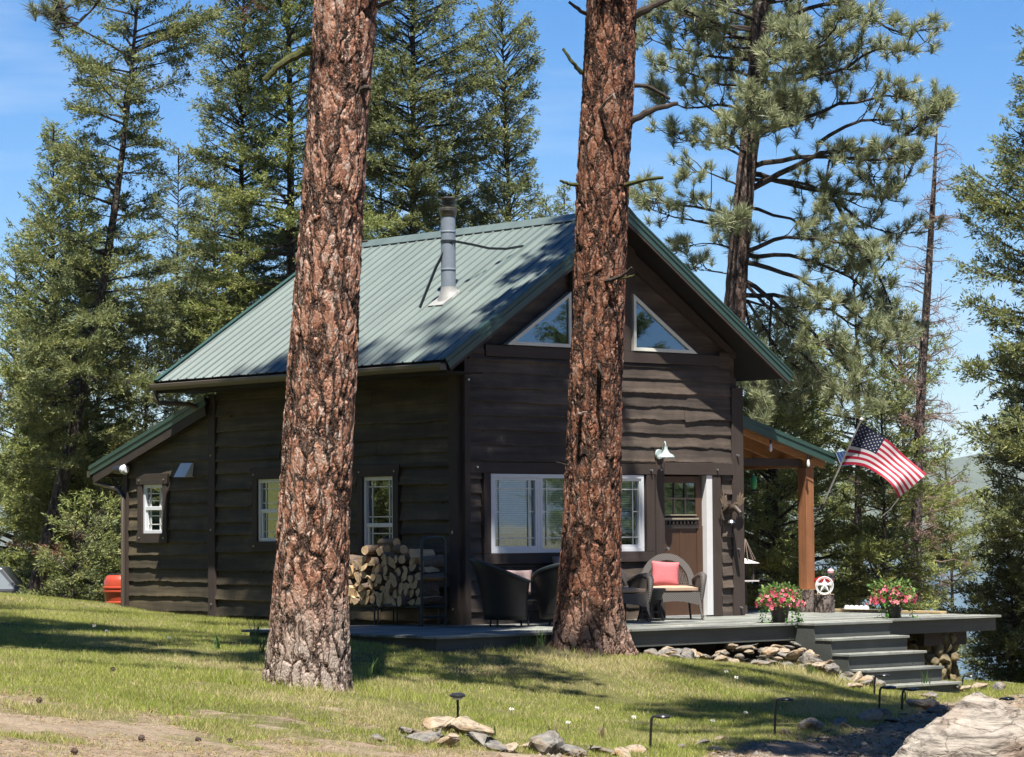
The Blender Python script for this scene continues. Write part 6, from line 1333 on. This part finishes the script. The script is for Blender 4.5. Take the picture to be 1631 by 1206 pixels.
# ---- the big ponderosa behind the porch, limbs measured from the photo
def pine_behind():
    D = 50.0; tr = [(960, 1150), (700, 1160), (480, 1171), (400, 1177), (300, 1186), (200, 1197), (100, 1206), (0, 1212), (-120, 1220), (-260, 1228), (-420, 1232)]
    q = at(1148, 1000, D); z = gz(q[0], q[1]); base = np.array([q[0], q[1], z-.2]); root = empty('ponderosa_pine', base, 0, 'open crowned ponderosa pine with long grey green needles behind the porch', 'pine tree')
    pts = [(0, 0, 0)]+[tuple(at(u, v, D)-base) for v, u in tr[1:]]; b = MB(); nr = len(pts)
    rr_ = [.25, .23, .19, .18, .17, .16, .15, .14, .10, .08, .03]; T = np.array(pts); S_ = np.linspace(0, nr-1, 60); A = np.c_[[np.interp(S_, range(nr), T[:, k]) for k in range(3)]].T; rad = np.interp(S_, range(nr), rr_)
    b.tube([tuple(a) for a in A], [r*(1+.04*math.sin(i*2.3)) for i, r in enumerate(rad)], 20); b.build('trunk', M['bark_mid'], root, True, recalc=False)
    def limb(lst, dd): return [at(u, v, D+d)-base for (u, v), d in zip(lst, dd)]
    rs = np.random.RandomState(12); L_ = []
    def add(*pts):
        e = rs.uniform(-1.3, .9); n = len(pts); L_.append(limb(pts, [e*i/(n-1) for i in range(n)]))
    add((1195, 300), (1245, 270), (1330, 228), (1420, 240), (1510, 155)); add((1330, 228), (1380, 250), (1400, 300)); add((1205, 60), (1290, 10), (1360, 5), (1420, 50), (1495, 45))
    add((1195, 285), (1260, 285), (1330, 320), (1400, 335)); add((1190, 262), (1280, 250), (1380, 262), (1450, 250), (1475, 215)); add((1190, 275), (1270, 300), (1340, 318), (1420, 320), (1460, 250))
    add((1195, 215), (1260, 205), (1330, 170), (1440, 150), (1480, 175)); add((1200, 130), (1290, 130), (1350, 110), (1400, 70), (1460, 80)); add((1180, 405), (1250, 400), (1320, 420), (1380, 460), (1390, 500))
    add((1180, 400), (1240, 372), (1330, 385), (1420, 410)); add((1175, 430), (1230, 500), (1280, 540), (1340, 560)); add((1172, 470), (1215, 520), (1245, 570), (1300, 600)); add((1205, 20), (1300, -40), (1400, -60), (1480, -20)); add((1185, 330), (1250, 345), (1310, 370), (1360, 400))
    add((1200, 160), (1270, 110), (1330, 60), (1340, 10)); add((1300, 232), (1350, 190), (1420, 200), (1500, 165)); add((1330, 318), (1380, 360), (1440, 380), (1465, 370)); add((1230, 470), (1220, 560), (1250, 640)); add((1175, 450), (1200, 540), (1195, 600), (1230, 650)); add((1260, 550), (1310, 600), (1350, 660)); add((1180, 470), (1240, 470), (1330, 500), (1420, 560)); add((1172, 500), (1190, 560), (1200, 620), (1215, 670)); add((1175, 420), (1280, 450), (1380, 520), (1440, 540)); add((1180, 440), (1300, 520), (1370, 590), (1400, 640)); add((1190, 480), (1260, 500), (1310, 480)); add((1330, 320), (1390, 420), (1420, 480), (1450, 545)); add((1330, 228), (1300, 300), (1330, 360))
    add((1205, 60), (1150, 55), (1090, 20), (1055, 10)); add((1200, 135), (1140, 140), (1090, 110), (1040, 100)); add((1198, 175), (1140, 165), (1100, 185), (1040, 150)); add((1190, 250), (1140, 215), (1080, 235), (1070, 215)); add((1185, 300), (1130, 270), (1090, 275))
    add((1182, 345), (1120, 325), (1060, 330), (1010, 305)); add((1180, 360), (1120, 360), (1070, 345), (1030, 330)); add((1178, 400), (1120, 385), (1080, 395)); add((1205, 40), (1130, -10), (1060, -30), (1030, 20)); add((1210, 0), (1120, -50), (1040, -60)); add((1172, 440), (1130, 430), (1105, 425)); add((1195, 220), (1150, 190), (1110, 150), (1080, 130))
    for i in range(16):                                    # towards and away from the camera
        v = rs.uniform(-20, 440); u = np.interp(v, [-20, 480], [1213, 1171]); s = rs.choice([-1, 1]); du = rs.uniform(-90, 110); Q = [at(u, v, D)-base, at(u+du*.5, v-10, D+s*1.0)-base, at(u+du, v-5-rs.uniform(0, 40), D+s*2.1)-base]; L_.append(Q)
    for i in range(26):
        zz = rs.uniform(10.8, 14.6); a = rs.uniform(0, 6.28); c = np.array([np.interp(zz, T[:, 2], T[:, 0]), np.interp(zz, T[:, 2], T[:, 1]), zz]); r = 2.4*(1-(zz-10)/6.5); L_.append([c, c+np.array([math.cos(a), math.sin(a), .1])*r*.5, c+np.array([math.cos(a), math.sin(a), .25])*r])
    pine_crown(root, L_, 14, n=78, ln=.215, w=.0088, per=7.5, sub=.60, rl=.045, cols=((.15, .18, .085), (.42, .44, .25)))
pine_behind()
# ---- firs behind the cabin
def F(u0, ut, vt, D, R, r0, seed, label, group='firs behind the cabin', **k):
    q = at(u0, 900, D); z = gz(q[0], q[1]); base = (q[0], q[1], z-.15); tp = at(ut, vt, D); return fir(base, tuple(tp), R, r0, seed, label, group, **k)
F(38, 226, -150, 55, 2.15, .21, 1, 'tall fir leaning right with a dark open crown at the upper left', None, power=.55, cap=.95, h0=.22, gap=.18, cols=FC1, dens=.6, leafy=1.5, bend=.25, rise=.0)
F(92, 86, 205, 57.5, 1.55, .13, 2, 'bushy yellow green fir with a pointed top at the left edge', power=.8, cols=FC2, dens=1.25, rise=.35)
F(128, 122, 222, 58, 1.4, .12, 3, 'bushy fir, the right one of the pair of pointed tops at the left', power=.8, cols=FC2, dens=1.2, rise=.35)
F(280, 286, 235, 64, 1.35, .10, 4, 'thin pale fir showing between the leaning fir and the trunk', power=.7, cols=FCB, dens=.75, gap=.1)
F(215, 235, 430, 60, 1.5, .10, 5, 'small grey green fir left of the cabin roof', power=.7, cols=FC1, dens=.85)
F(388, 392, -80, 59, 1.75, .17, 6, 'tall fir rising behind the left end of the roof with a reddish top', power=.5, cap=.95, cols=FC1, dens=1.15, dead=.03)
F(448, 446, -330, 56.5, 1.9, .20, 7, 'tall fir with a dark straight trunk directly left of the thick pine trunk', power=.5, cap=.9, cols=FC2, dens=.85, gap=.12)
F(350, 345, 250, 66, 1.5, .12, 8, 'shorter fir behind the left slope of the roof', power=.7, cols=FC1, dens=1.0)
F(655, 657, -260, 60, 1.9, .20, 9, 'tall fir behind the roof directly right of the thick pine trunk', power=.45, cap=.95, cols=FC1, dens=1.25)
F(600, 606, 120, 66, 1.3, .12, 10, 'fir half hidden behind the thick pine trunk above the roof', power=.6, cols=FC2, dens=1.1)
F(782, 795, 2, 61, 1.8, .18, 11, 'fir with upswept branch tips right of the stovepipe', power=.62, cols=FC1, dens=1.15, rise=.42, bend=.2)
F(720, 722, 190, 66, 1.2, .12, 12, 'fir filling the gap behind the stovepipe', power=.6, cols=FC1, dens=1.1)
F(870, 872, 318, 74, 1.0, .08, 13, 'small distant fir tip left of the red pine trunk', power=.8, cols=FC1, dens=.9)
F(905, 898, 296, 76, 1.0, .08, 14, 'small distant fir tip touching the red pine trunk', power=.8, cols=FC1, dens=.9)
# right of the cabin
F(1238, 1240, 500, 53, 2.1, .13, 15, 'lush light green fir seen under the side porch roof', 'trees beyond the porch', power=.6, cols=FC2, dens=1.15, rise=.3, h0=.02)
F(1195, 1190, 560, 56, 1.7, .12, 16, 'fir right beside the cabin corner under the porch', 'trees beyond the porch', power=.6, cols=FC1, dens=1.1, h0=.02)
F(1352, 1350, 395, 56, 1.5, .17, 17, 'fir with a dark bare lower trunk behind the flag', 'trees beyond the porch', power=.55, cols=FC1, dens=.65, h0=.38, gap=.2)
F(1300, 1298, 520, 62, 1.3, .11, 18, 'fir behind the cedar post', 'trees beyond the porch', power=.6, cols=FC1, dens=.9, h0=.05)
F(1440, 1432, 500, 59, 1.7, .14, 19, 'light green fir between the flag and the dead tree', 'trees beyond the porch', power=.6, cols=FC2, dens=.85, h0=.15, rise=.3, gap=.12)
F(1400, 1405, 660, 52, 1.3, .10, 20, 'young light green fir behind the right flower pot', 'trees beyond the porch', power=.6, cols=FC2, dens=.9, h0=.02, rise=.3)
F(1680, 1672, 60, 46, 1.7, .24, 21, 'tall dark fir filling the right edge of the picture', 'trees beyond the porch', power=.42, cap=.9, cols=FC1, dens=1.05, h0=.03)
F(1632, 1626, 540, 49, 1.2, .12, 22, 'dense dark fir at the right edge beyond the end of the deck', 'trees beyond the porch', power=.6, cols=FC_SHADED, dens=1.25, h0=.0)
F(1605, 1608, 880, 46.5, .95, .06, 23, 'low bush like fir right of the stone pier, coloured dark as in shade', 'trees beyond the porch', power=.6, cols=FC_SHADED, dens=1.6, h0=.0)
F(1505, 1500, 700, 66, 1.15, .10, 24, 'small fir before the lake at the right', 'trees beyond the porch', power=.7, cols=FC1, dens=.6, h0=.1, gap=.15)
# dense young growth left of the cabin
for i, (u, v, D, R, lab) in enumerate([(70, 790, 66, 1.25, 'young fir behind the parked car'), (118, 838, 52, .95, 'low young fir between the car and the barrel'), (148, 800, 53, 1.2, 'young fir behind the red barrel, left one'), (190, 700, 56, 1.4, 'young fir touching the lean-to roof behind the barrel'), (20, 420, 66, 1.7, 'fir at the far left edge behind the pair of pointed tops'), (165, 420, 67, 1.7, 'fir filling the background above the lean-to'), (75, 560, 62, 1.6, 'fir filling the lower left background')]):
    F(u, u+3, v, D, R, .07+.02*(v < 600), 30+i, lab, 'young firs left of the cabin', power=.6, cols=FC2 if i % 2 == 0 else FC1, dens=.8, h0=.0, rise=.3, dead=.03)
# dead tree
def dead_tree():
    D = 54; q = at(1457, 960, D); z = gz(q[0], q[1]); base = np.array([q[0], q[1], z-.1]); root = empty('dead_tree', base, 0, 'bare dead tree with pinkish brown twigs standing before the lake', 'dead tree'); pts = [(0, 0, 0)]+[tuple(at(u, v, D)-base) for u, v in ((1460, 800), (1468, 600), (1478, 450), (1486, 320), (1490, 250), (1493, 190))]
    b = MB(); b.tube(pts, [.105, .10, .085, .07, .05, .03, .008], 12); b.build('trunk', M['bark_far'], root, True, recalc=False); rs = np.random.RandomState(8); T = np.array(pts); b = MB(); PL, DL = [], []
    for i in range(130):
        f = rs.uniform(.18, .99); zz = f*T[-1, 2]; c = np.array([np.interp(zz, T[:, 2], T[:, 0]), np.interp(zz, T[:, 2], T[:, 1]), zz]); a = rs.uniform(0, 6.28); L_ = rs.uniform(.4, 1.5)*(1.1-f*.75); D_ = np.array([math.cos(a), math.sin(a), 0]); up = rs.uniform(-.1, .45)
        path = [c+D_*L_*s+np.array([0, 0, up*s*L_-.12*s*s*L_])+rs.normal(size=3)*.02 for s in np.linspace(0, 1, 6)]; b.tube([tuple(p) for p in path], [.018, .014, .011, .009, .006, .004], 4, False)
        for j in range(int(L_*9)):
            s = rs.uniform(.2, 1); k = int(s*5); p = path[min(k, 5)]; d = D_*.6+rs.normal(size=3)*.6; d /= np.linalg.norm(d); e = p+d*rs.uniform(.1, .35); b.tube([tuple(p), tuple((p+e)/2+rs.normal(size=3)*.015), tuple(e)], [.005, .004, .0025], 3, False)
            m = 14; w = rs.rand(m, 1); PL.append(p+(e-p)*w+rs.normal(size=(m, 3))*.03); DL.append(rs.normal(size=(m, 3)))
    b.build('limbs', M['deadtwig'], root, True, recalc=False); P = np.concatenate(PL); V, Fc = leaf_kites(P, np.concatenate(DL), np.full(len(P), .035), rs, .3, .2); np_mesh('dry_twigs', V, Fc, M['leaf'], root, np.array([.30, .17, .13])*(.6+.8*rs.rand(len(P), 1)))
dead_tree()
# trees that stand outside the frame but show mirrored in the windows
tags = ['fir standing beyond the left edge, mirrored in the side windows', 'second fir beyond the left edge, mirrored in the side windows', 'third fir beyond the left edge, mirrored in the side windows', 'fir beyond the right edge, mirrored in the front windows', 'second fir beyond the right edge, mirrored in the front windows']
proto = fir((-16, 22, gz(-16, 22)), (-16, 22, 9), 2.4, .2, 90, tags[0], 'trees outside the frame', power=.6, cols=FC2, dens=1.0)
for i, (x, y) in enumerate([(-23, 25), (-19, 34), (17, -11), (27, -26)]):
    c = copy_tree(proto); c.location = (x, y, gz(x, y)); c.rotation_euler = (0, 0, i*1.3); c['label'] = tags[i+1]
rq = random.Random(15); ring = [(-9, -1), (-11, 9), (-12, -8), (-6, -15), (3, -14), (10, -2), (12, -10), (7, -19), (16, -14), (11.5, 8), (13.5, 16), (20, 10), (19, 19), (26, 14), (-12.5, 15), (-17, 5), (-14.5, 21), (-18, 28), (-15.5, 31), (-23, 16), (-3, -19), (23, 22), (-21, 24), (-22, 34), (-14, -16), (-20, -6), (-24, 6), (0, -26), (10, -26), (18, -24), (20, 0), (25, 4), (31, 20), (30, 10), (-8, -24), (14, -32), (26, -10), (-10, -34), (4, -38), (-27, 18)]  # unseen firs added to keep sky light off the cabin walls
for i, (t, D) in enumerate([(a, b) for a, b in ring]):
    p = CAM[:2]+FH*D+RH*t; c = copy_tree(proto); c.location = (p[0], p[1], gz(p[0], p[1])); c.rotation_euler = (0, 0, rq.uniform(0, 6)); s = rq.uniform(1.4, 1.9)*(1 if i < 22 else 1.5); c.scale = (s*.95, s*.95, s); c['label'] = 'unseen forest fir added around and behind the camera to block sky light'
# ---------------------------------------------------------------- grass
def grass():
    rs = np.random.RandomState(4); n = 2100000; D = 19+(56-19)*rs.rand(n)**1.05; t = (rs.rand(n)-.5)*2*(D*.185+.6); X = CX+FH[0]*D+RH[0]*t; Y = CY+FH[1]*D+RH[1]*t
    keep = ~((X > -2.95) & (X < 7.9) & (Y > -3.02) & (Y < 2.05)) & ~((X > 0) & (Y > 0) & (X < W) & (Y < LB)) & ~((X > 3.4) & (X < 5.2) & (Y > -4.9) & (Y < -3)) & ~((X > 5) & (Y > -2.5) & (X < 8))
    X, Y, D = X[keep], Y[keep], D[keep]; m = dirt_mask(X, Y); clump = vnoise(X, Y, 2.6, 8)*.55+vnoise(X, Y, 7.5, 9)*.45
    keep = rs.rand(len(X)) < (1-m)**1.3*(.42+.75*clump)+.13*(clump > .58); keep &= ~((np.hypot(X+7.37, Y+6.17) < .52) | (np.hypot(X+.63, Y+3.28) < .42))
    X, Y, D, clump, m = X[keep], Y[keep], D[keep], clump[keep], m[keep]; Z = ground_z(X, Y); k = len(X)
    straw = vnoise(X, Y, .55, 12)*.6+vnoise(X, Y, 1.9, 13)*.4; q = np.c_[X, Y, Z]-CAM; u = 815.5+FPX*(q@RV)/(q@F_); v = 603-FPX*(q@UV)/(q@F_)
    midlawn = np.exp(-((u-850)/260)**2-((v-1068)/40)**2)+.5*np.exp(-((u-1330)/120)**2-((v-1150)/22)**2); nearL = np.exp(-((v-1110)/50)**2)*(u < 700); st = np.clip((straw-.50)*2.6+1.0*midlawn*(.5+straw)+.35*nearL*(.3+straw)+.45*m, 0, 1)
    isst = rs.rand(k) < (.16+.62*st); h = (.022+.042*rs.rand(k)**1.5)*(.65+.7*clump)*(1+.5*(rs.rand(k) < .02)); h *= np.where(m > .5, .6, 1)
    long_ = (np.hypot(X+7.37, Y+6.17) < 1.15) | ((np.hypot(X+1.5, Y+3.3) < .9)) | ((np.hypot(X-3.0, Y+4.2) < .9)) | ((np.hypot(X+6.6, Y+6.9) < .8)); h *= np.where(long_ & (rs.rand(k) < .35), 2.1, 1)
    g0, g1 = np.array([.16, .215, .030]), np.array([.47, .50, .11]); s0, s1 = np.array([.36, .295, .13]), np.array([.66, .56, .33]); w = rs.rand(k, 1)*.7+.3*vnoise(X, Y, 1.1, 15)[:, None]
    col = np.where(isst[:, None], s0*(1-w)+s1*w, g0*(1-w)+g1*w)
    a = rs.uniform(0, 2*np.pi, k); lean = rs.uniform(.1, .85, k)*np.where(isst, 1.35, 1); dx, dy = np.cos(a)*lean*h, np.sin(a)*lean*h; b_ = rs.uniform(0, 2*np.pi, k); wd = (.0018+.0018*rs.rand(k))*(1+.012*(D-20)); wx, wy = np.cos(b_)*wd, np.sin(b_)*wd
    P = np.c_[X, Y, Z-.005]; V = np.stack([P+np.c_[-wx, -wy, 0*wx], P+np.c_[wx, wy, 0*wx], P+np.c_[dx, dy, h]], 1).reshape(-1, 3)
    g = np_mesh('lawn_grass', V, np.arange(3*k).reshape(k, 3), M['grass'], None, col); tag(g, 'short green and straw coloured lawn grass in front of the cabin', 'grass', kind='stuff')
    # dry needle litter and small sticks on the earth
    n = 60000; D = 19+24*rs.rand(n); t = (rs.rand(n)-.5)*2*(D*.185); X = CX+FH[0]*D+RH[0]*t; Y = CY+FH[1]*D+RH[1]*t; m = dirt_mask(X, Y); kp = (rs.rand(n) < m*.9+.12) & ~((X > -2.95) & (Y > -3.02)); X, Y = X[kp], Y[kp]; k = len(X); Z = ground_z(X, Y)+.012
    a = rs.uniform(0, 6.28, k); L_ = rs.uniform(.04, .13, k); P = np.c_[X, Y, Z]; d = np.c_[np.cos(a)*L_, np.sin(a)*L_, rs.uniform(-.1, .25, k)*L_]; s = np.c_[-np.sin(a), np.cos(a), 0*a]*.0035; V = np.stack([P-s, P+s, P+d+s, P+d-s], 1).reshape(-1, 3); c = np.array([.34, .23, .13])*(.45+1.0*rs.rand(k, 1))
    g = np_mesh('needle_litter', V, np.arange(4*k).reshape(k, 4), M['grass'], None, c); tag(g, 'dry brown pine needles and twigs scattered on the bare earth', 'litter', kind='stuff')
    k = 2600; X = rs.uniform(-2.9, 7.8, k); Y = -3.02+2.9*rs.rand(k)**1.4; st_ = rs.rand(k) < .10; X = np.where(st_, rs.uniform(3.55, 5.05, k), X); q_ = rs.randint(1, 5, k); Y = np.where(st_, -3.40-.315*q_+rs.uniform(.02, .28, k), Y); Z = np.where(st_, -.205*q_+.004, .005); a = rs.uniform(0, 6.28, k); L_ = rs.uniform(.03, .12, k); P = np.c_[X, Y, Z]; d = np.c_[np.cos(a)*L_, np.sin(a)*L_, 0*a+.002]; s = np.c_[-np.sin(a), np.cos(a), 0*a]*.003; V = np.stack([P-s, P+s, P+d+s, P+d-s], 1).reshape(-1, 3)
    g = np_mesh('needle_litter', V, np.arange(4*k).reshape(k, 4), M['grass'], None, np.array([.30, .20, .11])*(.5+1.0*rs.rand(k, 1))); tag(g, 'fallen pine needles scattered over the grey deck and steps', 'litter', kind='stuff')
    # small gravel on the dirt path
    n = 7000; D = 25+16*rs.rand(n); t = D*(.0+.185*rs.rand(n)); X = CX+FH[0]*D+RH[0]*t; Y = CY+FH[1]*D+RH[1]*t; m = dirt_mask(X, Y); kp = m > .6; X, Y = X[kp], Y[kp]; k = len(X); Z = ground_z(X, Y); R1 = rs.uniform(.012, .045, k)
    O = np.array([[1, 0, 0], [-1, 0, 0], [0, 1, 0], [0, -1, 0], [0, 0, .6], [0, 0, -.6]]); Ff = np.array([[0, 2, 4], [2, 1, 4], [1, 3, 4], [3, 0, 4], [2, 0, 5], [1, 2, 5], [3, 1, 5], [0, 3, 5]]); V = (np.c_[X, Y, Z+.004][:, None]+O[None]*R1[:, None, None]*rs.uniform(.6, 1.4, (k, 6, 1))).reshape(-1, 3); Fc = (Ff[None]+(np.arange(k)*6)[:, None, None]).reshape(-1, 3)
    g = np_mesh('path_gravel', V, Fc, M['grass'], None, np.repeat(np.array([.30, .26, .21])*(.6+.8*rs.rand(k, 1)), 8, 0)); tag(g, 'loose gravel and rock chips on the dirt path', 'gravel', kind='stuff')
grass()
# cones, dandelion clocks, tall weeds
for i, (u, v) in enumerate([(62, 1120), (225, 1181), (316, 1183), (365, 1186), (347, 1073), (119, 1202), (180, 1071)]):
    p = on_ground(u, v, 25); b = MB(); b.lathe([(0, -.035), (.02, -.03), (.032, -.008), (.03, .01), (.018, .03), (0, .04)], (0, 0, 0), 12)
    for k in range(26):
        a = k*2.4; z = -.028+.0022*k; r = .03*(1-abs(z)/.06); b.add([(r*.8*math.cos(a), r*.8*math.sin(a), z), ((r+.014)*math.cos(a+.3), (r+.014)*math.sin(a+.3), z+.01), ((r+.014)*math.cos(a-.3), (r+.014)*math.sin(a-.3), z+.01)], [(0, 1, 2)])
    o = b.build('pine_cone', plain('dark_cone', (.05, .03, .022), .8) if i == 0 else bpy.data.materials['dark_cone']); o.location = (p[0], p[1], p[2]+.025); o.scale = (.75, .75, .75); o.rotation_euler = (1.4, i, i*2.0); tag(o, ordinal(1+sorted([62, 225, 316, 365, 347, 119, 180]).index(u))+' dark fallen pine cone counted from the left on the near grass', 'pine cone', 'pine cones lying on the near grass')
fluff = plain('dandelion_fluff', (.62, .60, .54), .9, 0, .1, 30, 0)
for i, (u, v, h) in enumerate([(269, 1022, .10), (288, 969, .09), (815, 1140, .11), (905, 1160, .10), (861, 1013, .12), (1157, 1073, .08), (1173, 1083, .08), (1188, 1140, .08), (1010, 1151, .1), (170, 1010, .09), (150, 1001, .09), (951, 1130, .06), (1135, 1152, .07)]):
    p = on_ground(u, v+8, 33); root = empty('dandelion', p, 0, ordinal(1+sorted([269, 288, 815, 905, 861, 1157, 1173, 1188, 1010, 170, 150, 951, 1135]).index(u))+' white dandelion clock counted from the left of the lawn', 'dandelion', 'dandelion clocks in the lawn'); b = MB(); b.tube([(0, 0, 0), (.005, .0, h*.5), (0, 0, h)], .003, 5); b.build('stem', M['stem'], root)
    b = MB(); r = random.Random(i)
    for k in range(60):
        d = Vector((r.gauss(0, 1), r.gauss(0, 1), r.gauss(0, 1))).normalized()*.024; q = Vector((0, 0, h+.01)); s = d.orthogonal().normalized()*.005; b.add([q+d*.3, q+d+s, q+d-s], [(0, 1, 2)])
    b.build('seed_head', fluff, root, recalc=False)
rg = np.random.RandomState(31)
TF = [(408, 1028, 34, .42), (418, 1040, 33, .38), (345, 1035, 34, .22), (585, 1085, 31, .30), (600, 1075, 32, .26), (785, 1028, 37, .30), (660, 1030, 37, .18), (830, 1036, 37, .25), (878, 1180, 28, .24), (885, 1175, 28, .20), (960, 1175, 29, .16), (1290, 1075, 39, .2), (780, 1175, 28, .16), (1230, 1050, 38.6, .2), (1475, 1100, 37.5, .3), (1440, 1120, 36, .2), (860, 1034, 37, .28), (845, 1036, 37, .22)]
for i, (u, v, D, hh) in enumerate(TF):
    p = on_ground(u, v, D); V = []; Fc = []; C_ = []; k = 0
    for j in range(16 if i not in (6, 8, 9) else 6):
        a = rg.uniform(0, 6.28); L_ = hh*rg.uniform(.5, 1.05); ln = rg.uniform(.08, .5); b0 = np.array([rg.normal()*.03, rg.normal()*.03, 0]); e = b0+np.array([math.cos(a)*ln*L_, math.sin(a)*ln*L_, L_]); md = b0*.5+e*.5+np.array([0, 0, L_*.12]); s = np.array([-math.sin(a), math.cos(a), 0])*.006
        V += [b0-s, b0+s, md+s, md-s, e]; Fc += [[k, k+1, k+2, k+3], [k+3, k+2, k+4, k+4]]; k += 5; c = (np.array([.10, .17, .05]) if i not in (8, 9, 10) else np.array([.36, .28, .17]))*rg.uniform(.7, 1.4); C_ += [c, c]
    Fq = np.array([f for f in Fc if f[2] != f[3]]); tri = [(f[0], f[1], f[2]) for f in Fc if f[2] == f[3]]
    Fall = np.array([[f[0], f[1], f[2]] for f in Fq.tolist()]+[[f[0], f[2], f[3]] for f in Fq.tolist()]+tri); o = np_mesh('grass_tuft', np.array(V), Fall, M['grass'], None, np.array(C_[::2]*3)); o.location = [float(x) for x in p]; tag(o, ordinal(1+sorted(TF).index((u, v, D, hh)))+' tall wild grass tuft counted from the left of the lawn', 'grass tuft', 'tall grass tufts in the lawn')

# ---------------------------------------------------------------- air
def haze():
    b = MB(); b.box(CX-9500, CX+9500, CY-9500, CY+9500, -62, 430); m = bpy.data.materials.new('haze_air'); m.use_nodes = True; nt = m.node_tree; nt.nodes.clear()
    o = nt.nodes.new('ShaderNodeOutputMaterial'); v = nt.nodes.new('ShaderNodeVolumePrincipled'); v.inputs['Color'].default_value = (.80, .88, 1.0, 1); v.inputs['Density'].default_value = .00005; v.inputs['Anisotropy'].default_value = .2
    nt.links.new(v.outputs[0], o.inputs['Volume']); tag(b.build('haze', m), 'thin blue summer haze over the lake and the far hills', 'haze', kind='stuff')
haze()
